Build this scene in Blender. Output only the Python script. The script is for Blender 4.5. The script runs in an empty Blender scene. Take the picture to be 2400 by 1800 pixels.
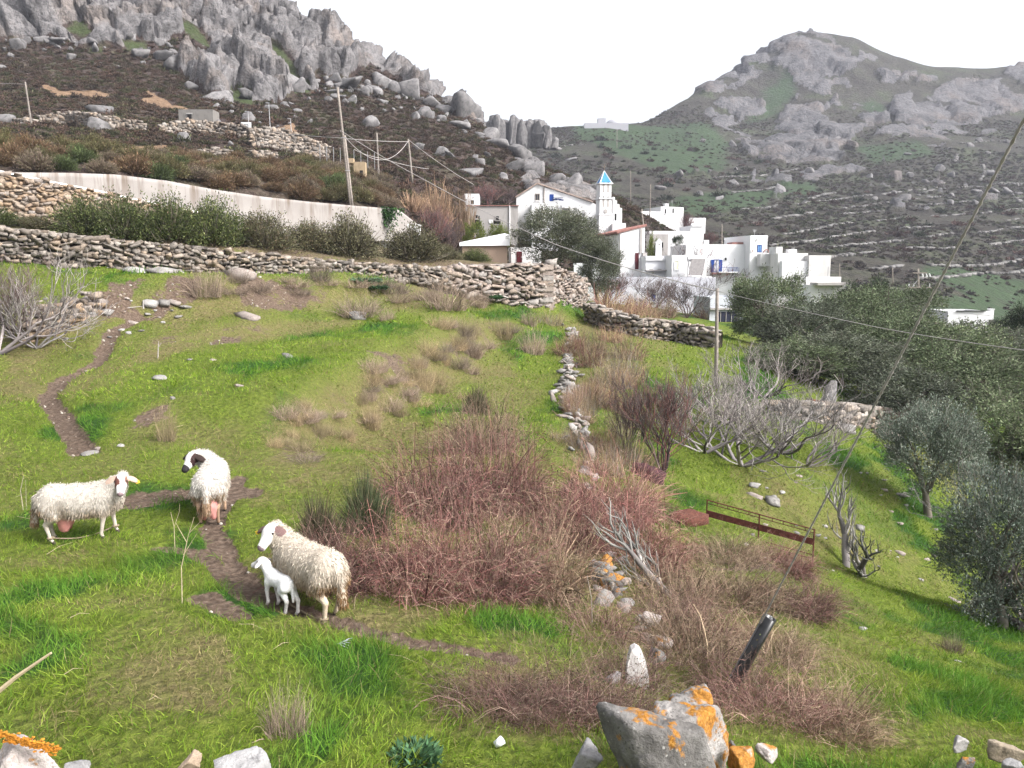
import bpy, math, random
import numpy as np
from mathutils import Vector, Matrix
SC = bpy.context.scene
COL = SC.collection
R = math.radians
# ------------------------------------------------------------------ camera
F, U0, V0, PITCH = 1884.0, 1200.0, 900.0, R(7.9)
CP, SP = math.cos(PITCH), math.sin(PITCH)
cam_d = bpy.data.cameras.new("camera")
cam = bpy.data.objects.new("camera", cam_d); COL.objects.link(cam)
cam_d.sensor_fit = 'HORIZONTAL'; cam_d.sensor_width = 36.0
cam_d.lens = 36.0 * F / 2400.0
cam_d.clip_start = 0.05; cam_d.clip_end = 6000
cam.location = (0, 0, 0); cam.rotation_euler = (R(90) - PITCH, 0, 0)
SC.camera = cam
# ------------------------------------------------------------------ overcast sky
W = bpy.data.worlds.new("World"); SC.world = W; W.use_nodes = True
wn = W.node_tree
for n in list(wn.nodes): wn.nodes.remove(n)
SUN_EL, SUN_AZ = 42.0, 118.0          # azimuth measured clockwise from the view direction (+Y)
sky = wn.nodes.new('ShaderNodeTexSky'); sky.sky_type = 'NISHITA'; sky.sun_disc = False
sky.sun_elevation = R(SUN_EL); sky.sun_rotation = R(SUN_AZ)
sky.air_density = 1.0; sky.dust_density = 6.0; sky.ozone_density = 1.0
hs = wn.nodes.new('ShaderNodeHueSaturation'); hs.inputs['Saturation'].default_value = 0.22
bg = wn.nodes.new('ShaderNodeBackground'); bg.inputs['Strength'].default_value = 0.115
wo = wn.nodes.new('ShaderNodeOutputWorld')
wn.links.new(sky.outputs[0], hs.inputs['Color']); wn.links.new(hs.outputs[0], bg.inputs['Color'])
wn.links.new(bg.outputs[0], wo.inputs['Surface'])
sl = bpy.data.lights.new("sun", 'SUN'); sl.energy = 1.5; sl.angle = R(12); sl.color = (1.0, 0.96, 0.92)
so = bpy.data.objects.new("sun", sl); COL.objects.link(so)
_d = Vector((math.sin(R(SUN_AZ)) * math.cos(R(SUN_EL)), math.cos(R(SUN_AZ)) * math.cos(R(SUN_EL)), math.sin(R(SUN_EL))))
so.rotation_euler = _d.to_track_quat('Z', 'Y').to_euler(); so.location = (60, -60, 90)
SC.view_settings.view_transform = 'Standard'; SC.view_settings.look = 'None'
SC.view_settings.gamma = 1.0; SC.view_settings.use_curve_mapping = False
SC.view_settings.exposure = 1.8
SC.render.engine = 'CYCLES'
SC.cycles.max_bounces = 5; SC.cycles.diffuse_bounces = 2; SC.cycles.glossy_bounces = 2
SC.cycles.transmission_bounces = 2; SC.cycles.transparent_max_bounces = 4; SC.cycles.volume_bounces = 0
SC.cycles.caustics_reflective = False; SC.cycles.caustics_refractive = False
SC.cycles.use_denoising = True; SC.cycles.use_adaptive_sampling = False

# ------------------------------------------------------------------ numeric helpers
rng = np.random.default_rng(7)
random.seed(7)
def ray(u, v):
    xc = (np.asarray(u, float) - U0) / F; yc = (V0 - np.asarray(v, float)) / F
    return xc, CP + yc * SP, -SP + yc * CP
def P(u, v, Y):
    dx, dy, dz = ray(u, v); t = Y / dy
    return np.array([dx * t, float(Y), dz * t])
def zof(v, Y):
    _, dy, dz = ray(1200, v); return Y * dz / dy
def mpp(Y): return Y / F          # metres per photograph pixel at depth Y
def project(p):
    p = np.atleast_2d(p); d = p[:, 1] * CP - p[:, 2] * SP; up = p[:, 1] * SP + p[:, 2] * CP
    return U0 + F * p[:, 0] / d, V0 - F * up / d

def _h(ix, iy, iz, seed):
    with np.errstate(over='ignore'):
        h = (ix.astype(np.int64) * 374761393 + iy.astype(np.int64) * 668265263 + iz.astype(np.int64) * 2147483647 + seed * 974634777) & 0xFFFFFFFF
        h = ((h ^ (h >> 13)) * 1274126177) & 0xFFFFFFFF
        h = ((h ^ (h >> 16)) * 2246822519) & 0xFFFFFFFF
    return ((h ^ (h >> 15)) & 0xFFFFFF) / float(0x1000000)
def vnoise(p, seed=0):
    p = np.asarray(p, float); i = np.floor(p); f = p - i; f = f * f * (3 - 2 * f); i = i.astype(np.int64)
    out = 0
    for dx in (0, 1):
        for dy in (0, 1):
            for dz in (0, 1):
                w = (f[:, 0] if dx else 1 - f[:, 0]) * (f[:, 1] if dy else 1 - f[:, 1]) * (f[:, 2] if dz else 1 - f[:, 2])
                out = out + w * _h(i[:, 0] + dx, i[:, 1] + dy, i[:, 2] + dz, seed)
    return out * 2 - 1
def fbm(p, octv=4, seed=0, gain=0.5):
    p = np.asarray(p, float); a, s, o = 1.0, 0.0, 0
    for k in range(octv):
        o = o + a * vnoise(p * (2.03 ** k) + 17.3 * k, seed + k); s += a; a *= gain
    return o / s
def worley(p, seed=0, jitter=1.0):
    p = np.asarray(p, float); i = np.floor(p).astype(np.int64); n = len(p)
    f1 = np.full(n, 9.0); f2 = np.full(n, 9.0); cid = np.zeros(n); tl = np.zeros(n)
    for dx in (-1, 0, 1):
        for dy in (-1, 0, 1):
            for dz in (-1, 0, 1):
                cx, cy, cz = i[:, 0] + dx, i[:, 1] + dy, i[:, 2] + dz
                q = [c + 0.5 + jitter * (_h(cx, cy, cz, seed + 11 * k) - 0.5) for k, c in enumerate((cx, cy, cz))]
                d = np.sqrt((q[0] - p[:, 0]) ** 2 + (q[1] - p[:, 1]) ** 2 + (q[2] - p[:, 2]) ** 2)
                near = d < f1
                k1 = _h(cx, cy, cz, seed + 7) * 6.283; k2 = _h(cx, cy, cz, seed + 8) * 2 - 1
                tilt = (p[:, 0] - q[0]) * np.cos(k1) + (p[:, 1] - q[1]) * np.sin(k1) + (p[:, 2] - q[2]) * k2
                tl = np.where(near, tilt, tl)
                f2 = np.where(near, f1, np.minimum(f2, d)); cid = np.where(near, _h(cx, cy, cz, seed + 99), cid); f1 = np.where(near, d, f1)
    return f1, f2, cid, tl
def sstep(a, b, x):
    t = np.clip((x - a) / (b - a), 0, 1); return t * t * (3 - 2 * t)
def xy3(x, y, k=1.0, z=0.0):
    x = np.asarray(x, float); return np.stack([x * k, np.asarray(y, float) * k, np.full_like(x, z)], -1)
def seg_dist(px, py, pts):
    d = np.full(np.shape(px), 1e9)
    for (x0, y0), (x1, y1) in zip(pts[:-1], pts[1:]):
        vx, vy = x1 - x0, y1 - y0; t = np.clip(((px - x0) * vx + (py - y0) * vy) / (vx * vx + vy * vy + 1e-9), 0, 1)
        d = np.minimum(d, np.hypot(px - x0 - t * vx, py - y0 - t * vy))
    return d
def in_poly(px, py, poly):
    c = np.zeros(np.shape(px), bool); n = len(poly)
    for i in range(n):
        x0, y0 = poly[i]; x1, y1 = poly[(i + 1) % n]
        cond = ((y0 > py) != (y1 > py)) & (px < (x1 - x0) * (py - y0) / ((y1 - y0) + 1e-12) + x0)
        c ^= cond
    return c
def pchip(x, y, xq):
    x = np.asarray(x, float); y = np.asarray(y, float); h = np.diff(x); d = np.diff(y) / h
    m = np.zeros_like(y); w1 = 2 * h[1:] + h[:-1]; w2 = h[1:] + 2 * h[:-1]
    ok = d[:-1] * d[1:] > 0
    m[1:-1][ok] = ((w1 + w2)[ok]) / (w1[ok] / d[:-1][ok] + w2[ok] / d[1:][ok])
    m[0], m[-1] = d[0], d[-1]
    k = np.clip(np.searchsorted(x, xq) - 1, 0, len(x) - 2); t = np.clip((xq - x[k]) / h[k], 0, 1)
    return y[k] * (1 + 2 * t) * (1 - t) ** 2 + m[k] * h[k] * t * (1 - t) ** 2 + y[k + 1] * t * t * (3 - 2 * t) + m[k + 1] * h[k] * t * t * (t - 1)

# ------------------------------------------------------------------ objects and tags
def mesh_np(name, V, Fc, smooth=False, attrs=None, mats=None, midx=None):
    """V (n,3); Fc: array (m,3) or (m,4), or list of such arrays"""
    me = bpy.data.meshes.new(name)
    V = np.ascontiguousarray(V, np.float32)
    fl = Fc if isinstance(Fc, list) else [Fc]
    fl = [np.asarray(f, np.int32) for f in fl if len(f)]
    me.vertices.add(len(V)); me.vertices.foreach_set('co', V.ravel())
    if not fl:
        for k, a in (attrs or {}).items(): me.attributes.new(k, 'FLOAT', 'POINT').data.foreach_set('value', np.asarray(a, np.float32))
        return me
    nl = sum(f.size for f in fl); nf = sum(len(f) for f in fl)
    me.loops.add(nl); me.polygons.add(nf)
    me.loops.foreach_set('vertex_index', np.concatenate([f.ravel() for f in fl]))
    tot = np.concatenate([np.full(len(f), f.shape[1], np.int32) for f in fl])
    me.polygons.foreach_set('loop_start', np.concatenate([[0], np.cumsum(tot)[:-1]]).astype(np.int32))
    try: me.polygons.foreach_set('loop_total', tot)
    except Exception: pass
    if midx is not None: me.polygons.foreach_set('material_index', np.asarray(midx, np.int32))
    me.update(calc_edges=True)
    if smooth: me.polygons.foreach_set('use_smooth', np.ones(nf, bool))
    for k, a in (attrs or {}).items():
        a = np.asarray(a, np.float32)
        if a.ndim == 1:
            at = me.attributes.new(k, 'FLOAT', 'POINT'); at.data.foreach_set('value', a)
        else:
            if a.shape[1] == 3: a = np.concatenate([a, np.ones((len(a), 1), np.float32)], 1)
            at = me.attributes.new(k, 'FLOAT_COLOR', 'POINT'); at.data.foreach_set('color', a.ravel())
    for m in (mats if isinstance(mats, (list, tuple)) else [mats] if mats else []): me.materials.append(m)
    return me
def obj(name, me, parent=None, loc=None, rot=None, scale=None, mat=None):
    o = bpy.data.objects.new(name, me)
    COL.objects.link(o)
    if parent is not None: o.parent = parent
    if loc is not None: o.location = loc
    if rot is not None: o.rotation_euler = rot
    if scale is not None: o.scale = scale if not np.isscalar(scale) else (scale,) * 3
    if mat is not None and me is not None and not me.materials: me.materials.append(mat)
    return o
def tag(o, label=None, cat=None, group=None, kind=None):
    if label: o['label'] = label
    if cat: o['category'] = cat
    if group: o['group'] = group
    if kind: o['kind'] = kind
    return o
def thing(name, label, cat, loc=(0, 0, 0), rot=(0, 0, 0), scale=1.0, group=None):
    o = obj(name, None, loc=tuple(float(c) for c in loc), rot=rot, scale=scale)
    return tag(o, label, cat, group, 'thing')
def dup(root, loc, rz=0.0, scale=1.0, label=None, group=None, tilt=(0, 0)):
    r = root.copy(); COL.objects.link(r); r.location = tuple(float(c) for c in loc)
    r.rotation_euler = (tilt[0], tilt[1], rz); r.scale = (scale,) * 3 if np.isscalar(scale) else scale
    if label: r['label'] = label
    if group: r['group'] = group
    for ch in root.children:
        c = ch.copy(); COL.objects.link(c); c.parent = r
        for g in ch.children:
            d = g.copy(); COL.objects.link(d); d.parent = c
    return r
class MB:
    """collects polygons into one mesh"""
    def __init__(s): s.v = []; s.f = []; s.n = 0
    def add(s, V, Fc):
        V = np.asarray(V, float); s.v.append(V)
        for f in Fc: s.f.append([int(i) + s.n for i in f])
        s.n += len(V); return s
    def box(s, c, d, rz=0.0, M=None):
        c = np.asarray(c, float); x, y, z = np.asarray(d, float) / 2
        V = np.array([[sx * x, sy * y, sz * z] for sz in (-1, 1) for sx, sy in ((-1, -1), (1, -1), (1, 1), (-1, 1))])
        if rz: cs, sn = math.cos(rz), math.sin(rz); V[:, :2] = V[:, :2] @ np.array([[cs, sn], [-sn, cs]])
        if M is not None: V = V @ np.asarray(M).T
        return s.add(V + c, [(3, 2, 1, 0), (4, 5, 6, 7), (0, 1, 5, 4), (1, 2, 6, 5), (2, 3, 7, 6), (3, 0, 4, 7)])
    def prism(s, poly, z0, z1):
        n = len(poly); V = [(x, y, z0) for x, y in poly] + [(x, y, z1) for x, y in poly]
        return s.add(V, [tuple(range(n))[::-1], tuple(range(n, 2 * n))] + [(i, (i + 1) % n, n + (i + 1) % n, n + i) for i in range(n)])
    def tube(s, pts, rad, n=6, cap=True):
        V, Fc = tube_arrays(pts, rad, n)
        m = len(pts); fl = [tuple(f) for f in Fc]
        if cap: fl += [tuple(range(n))[::-1], tuple(range((m - 1) * n, m * n))]
        return s.add(V, fl)
    def mesh(s, name, mats=None, smooth=False):
        me = bpy.data.meshes.new(name); me.from_pydata(np.concatenate(s.v).tolist(), [], s.f); me.update()
        if smooth: me.polygons.foreach_set('use_smooth', np.ones(len(me.polygons), bool))
        for m in (mats if isinstance(mats, (list, tuple)) else [mats] if mats else []): me.materials.append(m)
        return me
    def build(s, name, mat, parent=None, smooth=False, **k): return obj(name, s.mesh(name, mat, smooth), parent, **k)
def tube_arrays(pts, rad, n=6):
    pts = np.asarray(pts, float); m = len(pts); rad = np.broadcast_to(np.asarray(rad, float), (m,))
    T = np.gradient(pts, axis=0); T /= np.linalg.norm(T, axis=1, keepdims=True) + 1e-12
    up = np.array([0, 0, 1.0]) if abs(T[:, 2]).mean() < 0.8 else np.array([1.0, 0, 0])
    A = np.cross(T, up); A /= np.linalg.norm(A, axis=1, keepdims=True) + 1e-12; B = np.cross(T, A)
    ang = np.arange(n) * 2 * math.pi / n
    V = (pts[:, None] + rad[:, None, None] * (np.cos(ang)[None, :, None] * A[:, None] + np.sin(ang)[None, :, None] * B[:, None])).reshape(-1, 3)
    i = np.arange(m - 1)[:, None] * n; j = np.arange(n)[None]; jn = (j + 1) % n
    Fc = np.stack([i + j, i + jn, i + n + jn, i + n + j], -1).reshape(-1, 4)
    return V, Fc

# ------------------------------------------------------------------ material helpers
class NT:
    def __init__(s, name):
        s.m = bpy.data.materials.new(name); s.m.use_nodes = True; s.t = s.m.node_tree
        for n in list(s.t.nodes): s.t.nodes.remove(n)
        s.out = s.t.nodes.new('ShaderNodeOutputMaterial')
    def n(s, ty, **k):
        x = s.t.nodes.new(ty)
        for a, b in k.items(): setattr(x, a, b)
        return x
    def put(s, sock, v):
        if v is None: return
        if isinstance(v, bpy.types.NodeSocket): s.t.links.new(v, sock)
        else:
            if isinstance(v, (tuple, list)) and len(v) == 3 and sock.type == 'RGBA': v = (*v, 1)
            sock.default_value = v
    def coord(s, kind='Object'): return s.n('ShaderNodeTexCoord').outputs[kind]
    def pos(s): return s.n('ShaderNodeNewGeometry').outputs['Position']
    def scale(s, vec, sc):
        m = s.n('ShaderNodeMapping'); s.put(m.inputs['Vector'], vec); m.inputs['Scale'].default_value = sc; return m.outputs[0]
    def noise(s, sc, detail=3, vec=None, rough=0.55, dist=0.0, out=0):
        x = s.n('ShaderNodeTexNoise'); s.put(x.inputs['Vector'], vec)
        x.inputs['Scale'].default_value = sc; x.inputs['Detail'].default_value = detail
        x.inputs['Roughness'].default_value = rough; x.inputs['Distortion'].default_value = dist
        return x.outputs[out]
    def vor(s, sc, vec=None, feature='F1', out=0, rnd=1.0):
        x = s.n('ShaderNodeTexVoronoi', feature=feature); s.put(x.inputs['Vector'], vec); x.inputs['Scale'].default_value = sc
        x.inputs['Randomness'].default_value = rnd
        return x.outputs[out]
    def attr(s, name, ty='GEOMETRY', out='Fac'):
        x = s.n('ShaderNodeAttribute', attribute_type=ty, attribute_name=name); return x.outputs[out]
    def rand(s): return s.n('ShaderNodeObjectInfo').outputs['Random']
    def ramp(s, fac, stops, interp='LINEAR'):
        x = s.n('ShaderNodeValToRGB'); x.color_ramp.interpolation = interp; e = x.color_ramp.elements
        while len(e) < len(stops): e.new(0.5)
        for el, (p, c) in zip(e, stops):
            el.position = p; el.color = (c, c, c, 1) if np.isscalar(c) else (*c, 1)
        s.put(x.inputs[0], fac); return x.outputs[0]
    def mix(s, fac, a, b, blend='MIX'):
        x = s.n('ShaderNodeMix', data_type='RGBA', blend_type=blend); x.clamp_factor = True
        s.put(x.inputs[0], fac); s.put(x.inputs[6], a); s.put(x.inputs[7], b); return x.outputs[2]
    def math(s, op, a, b=None, clamp=False):
        x = s.n('ShaderNodeMath', operation=op); x.use_clamp = clamp; s.put(x.inputs[0], a)
        if b is not None: s.put(x.inputs[1], b)
        return x.outputs[0]
    def bump(s, h, strength=0.5, dist=0.05, normal=None):
        x = s.n('ShaderNodeBump'); x.inputs['Strength'].default_value = strength; x.inputs['Distance'].default_value = dist
        s.put(x.inputs['Height'], h); s.put(x.inputs['Normal'], normal); return x.outputs[0]
    def done(s, color, rough=0.85, normal=None, spec=0.25, metal=0.0, trans=None):
        b = s.n('ShaderNodeBsdfPrincipled'); s.put(b.inputs['Base Color'], color); s.put(b.inputs['Roughness'], rough)
        s.put(b.inputs['Normal'], normal); b.inputs['Specular IOR Level'].default_value = spec; s.put(b.inputs['Metallic'], metal)
        sh = b.outputs[0]
        if trans:
            t = s.n('ShaderNodeBsdfTranslucent'); s.put(t.inputs['Color'], color)
            mx = s.n('ShaderNodeMixShader'); mx.inputs[0].default_value = trans
            s.t.links.new(sh, mx.inputs[1]); s.t.links.new(t.outputs[0], mx.inputs[2]); sh = mx.outputs[0]
        s.t.links.new(sh, s.out.inputs['Surface']); return s.m
def simple_mat(name, color, rough=0.8, var=0.25, sc=6.0, metal=0.0, bump=0.0, spec=0.25, per_obj=0.0):
    t = NT(name); c = t.coord()
    f = t.noise(sc, 4, c)
    lo = tuple(x * (1 - var) for x in color); hi = tuple(min(1, x * (1 + var)) for x in color)
    colr = t.ramp(f, [(0.3, lo), (0.7, hi)])
    if per_obj:
        k = t.ramp(t.rand(), [(0, 1 - per_obj), (1, 1 + per_obj)])
        colr = t.mix(1.0, colr, k, 'MULTIPLY')
    nrm = t.bump(t.noise(sc * 4, 4, c), bump, 0.02) if bump else None
    return t.done(colr, rough, nrm, spec, metal)
# ------------------------------------------------------------------ terrain sheets
class Sheet:
    """a piece of ground given as z over (s = x / y, y); columns of control points are read off the view"""
    def __init__(self, table, srange, yrange, ns, ny, log=True, blur=3):
        us = sorted(table); self.s = np.linspace(*srange, ns)
        self.y = np.geomspace(*yrange, ny) if log else np.linspace(*yrange, ny)
        self.log = log
        sc = np.array([(u - U0) / F / 0.99 for u in us])
        def yz(t): return (t[1], t[0][1]) if isinstance(t[0], tuple) else (t[1], zof(t[0], t[1]))
        YZ = np.array([[yz(t) for t in table[u]] for u in us])           # cols, rows, 2
        Z = np.zeros((ns, ny))
        for i, s in enumerate(self.s):
            col = np.array([[np.interp(s, sc, YZ[:, r, k]) for k in (0, 1)] for r in range(YZ.shape[1])])
            yy = col[:, 0] + np.arange(len(col)) * 1e-4
            Z[i] = pchip(yy, col[:, 1], np.clip(self.y, yy[0], yy[-1]))
        for _ in range(blur):
            Zp = np.pad(Z, ((1, 1), (0, 0)), 'edge'); Z = (Zp[:-2] + 2 * Zp[1:-1] + Zp[2:]) / 4
        self.Z = Z
        self.SX, self.YY = np.meshgrid(self.s, self.y, indexing='ij'); self.XX = self.SX * self.YY
    def z(self, x, y):
        x = np.asarray(x, float); y = np.asarray(y, float); s = x / y
        a = np.clip((s - self.s[0]) / (self.s[1] - self.s[0]), 0, len(self.s) - 1.001)
        b = np.clip(np.interp(y, self.y, np.arange(len(self.y))), 0, len(self.y) - 1.001)
        i = a.astype(int); j = b.astype(int); fa = a - i; fb = b - j; Z = self.Z
        return Z[i, j] * (1 - fa) * (1 - fb) + Z[i + 1, j] * fa * (1 - fb) + Z[i, j + 1] * (1 - fa) * fb + Z[i + 1, j + 1] * fa * fb
    def hit(self, u, v, n=1500):
        dx, dy, dz = ray(u, v); Y = np.geomspace(self.y[0] * 1.02, self.y[-1] * 0.99, n)
        g = self.z(Y * dx / dy, Y) - Y * dz / dy
        k = np.nonzero(g > 0)[0]; k = k[0] if len(k) else n - 1
        if k > 0 and len(np.nonzero(g > 0)[0]):
            t = g[k - 1] / (g[k - 1] - g[k]); y = Y[k - 1] + t * (Y[k] - Y[k - 1])
        else: y = Y[k]
        return np.array([y * dx / dy, y, float(self.z(y * dx / dy, y))])
    def at(self, x, y): return np.array([x, y, float(self.z(x, y))])
    def faces(self):
        a, b = len(self.s), len(self.y); i = np.arange(a - 1)[:, None] * b; j = np.arange(b - 1)[None]
        return np.stack([i + j, i + b + j, i + b + j + 1, i + j + 1], -1).reshape(-1, 4)
    def poly(self, pts): return [tuple(self.hit(u, v)[:2]) for u, v in pts]
def Zv(z, Y): return (('z', z), Y)
TA = {
 0:    [Zv(-2.3, .7), (1800, 4.6), (1500, 6.5), (1270, 9.4), (1050, 14), (900, 20), (800, 24), (720, 27), (640, 30), (607, 31.2), Zv(1.7, 31.9), Zv(2.4, 46), Zv(3, 60), Zv(3, 100)],
 300:  [Zv(-2.3, .7), (1800, 4.5), (1500, 6.5), (1270, 9.2), (1000, 15.5), (870, 21), (790, 25), (715, 28), (658, 30), (628, 32.5), Zv(1.2, 33.3), Zv(2.3, 46), Zv(2.6, 60), Zv(3, 100)],
 600:  [Zv(-2.3, .7), (1800, 4.5), (1500, 6.6), (1270, 9.5), (1000, 16), (850, 23), (775, 27.5), (715, 30), (663, 32.2), (650, 35), Zv(.75, 35.8), Zv(2, 48), Zv(2.5, 64), Zv(3, 100)],
 900:  [Zv(-2.3, .7), (1800, 4.6), (1500, 7), (1270, 10), (1010, 17.5), (850, 25), (775, 30.5), (720, 34), (665, 37), (650, 39), Zv(.3, 39.8), Zv(1.2, 52), Zv(2, 68), Zv(2, 100)],
 1100: [Zv(-2.3, .7), (1800, 4.7), (1500, 7.2), (1270, 11), (1060, 16), (950, 21), (850, 27), (780, 33), (735, 38), (690, 43), Zv(.35, 43.8), Zv(.8, 55), Zv(1.2, 70), Zv(2, 100)],
 1285: [Zv(-2.3, .7), (1800, 4.8), (1500, 7.5), (1270, 11.5), (1060, 17), (930, 24.5), (850, 31), (800, 36), (760, 41), (730, 44.6), Zv(.3, 45.6), Zv(.2, 56), Zv(.6, 75), Zv(1, 100)],
 1360: [Zv(-2.3, .7), (1800, 4.8), (1500, 7.7), (1270, 12), (1060, 18), (930, 25), (860, 31), (800, 37.5), (780, 41), (755, 45), Zv(-2.5, 48), (730, 57), (705, 75), Zv(-3.5, 100)],
 1430: [Zv(-2.3, .7), (1800, 4.8), (1500, 7.8), (1270, 12), (1060, 18.5), (930, 25.5), (860, 31.5), (800, 38), (785, 41), (765, 45), Zv(-2.7, 46), (738, 56), (716, 75), Zv(-4, 100)],
 1600: [Zv(-2.3, .7), (1800, 5), (1500, 8.5), (1330, 12), (1150, 17), (1000, 24), (900, 30), (850, 35), (820, 39), (795, 43), Zv(-3.3, 44), (758, 60), (732, 80), Zv(-5, 100)],
 1850: [Zv(-2.3, .7), (1800, 5.2), (1600, 7), (1400, 11), (1310, 13.5), (1265, 16.5), (1100, 22), (1000, 27), (960, 30), (930, 32), Zv(-4.9, 34), Zv(-5.2, 50), Zv(-5.2, 75), Zv(-6, 100)],
 2100: [Zv(-2.3, .7), (1800, 5.4), (1600, 8), (1450, 12), (1390, 14), (1345, 18), (1200, 23), (1100, 27), (1020, 33), (960, 38), Zv(-6.3, 42), Zv(-6, 55), Zv(-6, 78), Zv(-6, 100)],
 2400: [Zv(-2.3, .7), (1800, 5.6), (1650, 8), (1500, 13), (1460, 15), (1412, 19.5), (1250, 25), (1100, 33), (1020, 40), (960, 46), Zv(-7.9, 50), Zv(-7.6, 60), Zv(-7.5, 80), Zv(-8, 100)],
 2900: [Zv(-2.3, .7), (1850, 5.6), (1720, 8), (1570, 13), (1530, 15), (1480, 19.5), (1300, 25), (1150, 33), (1060, 40), (1000, 46), Zv(-9, 50), Zv(-9, 60), Zv(-9, 80), Zv(-10, 100)],
}
TA[-500] = [t if not isinstance(t[0], tuple) else Zv(t[0][1] + .5, t[1]) for t in TA[0]]
A = Sheet(TA, (-1.05, 1.05), (.75, 99), 350, 390)
def bcol(b0, *rows):
    z0 = zof(*b0); last = rows[-1]; zl = zof(*last)
    return [Zv(z0 - 5, b0[1] + .5), Zv(z0, b0[1] + 1.5)] + list(rows) + [Zv(zl + 1.0, last[1] + 6), Zv(zl - 14, last[1] + 45)]
TB = {
 -500: bcol((404, 50), (350, 75), (300, 95), (200, 130), (100, 165), (-60, 190), (-230, 215)),
 0:    bcol((401, 50.6), (350, 75), (302, 95), (205, 130), (110, 165), (-20, 185), (-190, 212)),
 300:  bcol((410, 55), (362, 78), (302, 100), (215, 135), (130, 165), (-10, 185), (-130, 212)),
 600:  bcol((455, 63.5), (400, 80), (325, 105), (262, 135), (205, 165), (85, 190), (0, 215)),
 830:  bcol((480, 70), (430, 82), (385, 105), (300, 140), (215, 172), (150, 190), (112, 205)),
 970:  bcol((525, 77), (475, 88), (425, 110), (340, 145), (265, 175), (225, 188), (192, 200)),
 1100: bcol((600, 84), (556, 98), (470, 118), (372, 145), (315, 170), (290, 180), (265, 190)),
 1215: bcol((612, 86), (572, 101), (485, 120), (430, 140), (398, 153), (386, 160), (376, 166)),
 1330: bcol((655, 89), (592, 104), (505, 122), (460, 135), (435, 144), (427, 148), (420, 151)),
 1450: bcol((700, 96), (640, 110), (550, 122), (505, 132), (488, 140), (480, 143), (474, 147)),
 1560: bcol((715, 97), (660, 110), (595, 122), (568, 130), (555, 138), (550, 142), (545, 146)),
 1750: bcol((730, 98), (710, 110), (680, 122), (655, 130), (640, 138), (635, 142), (630, 147)),
 2000: bcol((760, 100), (740, 110), (720, 120), (710, 130), (700, 138), (695, 142), (690, 147)),
}
B = Sheet(TB, (-.92, .40), (49, 262), 585, 400, log=False, blur=6)
YC_R = [165, 240, 330, 430, 540, 650]; YC_L = [170, 230, 300, 360, 420, 470]
TCv = {900: [600, 520, 440, 385, 340, 310], 1200: [600, 520, 440, 385, 335, 303], 1300: [600, 510, 440, 385, 335, 300], 1400: [600, 510, 440, 380, 330, 296],
 1500: [600, 510, 440, 375, 325, 290], 1560: [600, 510, 440, 372, 310, 252], 1620: [605, 515, 440, 370, 285, 210], 1700: [610, 520, 440, 365, 270, 168], 1760: [615, 525, 443, 362, 258, 122],
 1810: [620, 530, 445, 360, 250, 90], 1880: [625, 540, 450, 360, 240, 76], 1960: [630, 545, 455, 360, 240, 90], 2020: [637, 548, 458, 357, 242, 124], 2085: [645, 552, 460, 352, 247, 146],
 2130: [650, 555, 460, 350, 250, 156], 2250: [690, 570, 470, 360, 260, 161], 2400: [760, 595, 480, 370, 270, 149], 2700: [780, 610, 485, 370, 260, 140], 3100: [800, 620, 490, 370, 250, 130]}
TC = {}
for u, vs in TCv.items():
    w = float(np.clip((u - 1450) / 300, 0, 1)); ys = [a + (b - a) * w for a, b in zip(YC_L, YC_R)]
    TC[u] = [Zv(min(-9, zof(vs[0], ys[0]) - 2), 88), Zv(min(-8, zof(vs[0], ys[0]) - 1), 120)] + list(zip(vs, ys)) + [Zv(zof(vs[-1], ys[-1]) + 1, ys[-1] + 10), Zv(zof(vs[-1], ys[-1]) - 60, ys[-1] + 160)]
C = Sheet(TC, (-.22, 1.05), (89, 820), 400, 360, log=True, blur=4)

# --- near field: bumps, trodden paths, banks
def Ah(u, v): return A.hit(u, v)
PATHS = [  # (pixel polyline, half width m, depth m)
 ([(560, 1120), (520, 1190), (490, 1240), (560, 1330), (640, 1405), (760, 1440), (860, 1475), (1000, 1510), (1180, 1540)], .14, .06),
 ([(330, 1170), (430, 1160), (560, 1150)], .36, .06),
 ([(380, 1280), (460, 1290), (520, 1330), (600, 1390)], .17, .06),
 ([(480, 1400), (560, 1440)], .14, .03),
 ([(325, 722), (265, 770), (225, 850), (150, 885), (110, 925), (150, 985), (200, 1060)], .22, .12),
]
PATHW = [([tuple(Ah(u, v)[:2]) for u, v in p], w, d) for p, w, d in PATHS]
DIRT = [A.poly(p) for p in (
 [(210, 680), (330, 668), (470, 672), (430, 715), (300, 735), (200, 740)],
 [(385, 760), (520, 765), (560, 790), (440, 812), (370, 790)],
 [(560, 668), (690, 670), (760, 700), (640, 720), (560, 700)],
 [(890, 855), (960, 852), (985, 872), (900, 872)],
 [(345, 975), (450, 972), (440, 1000), (340, 1005)],
 [(1760, 1300), (1960, 1325), (1920, 1350), (1700, 1340)],
)]
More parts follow.
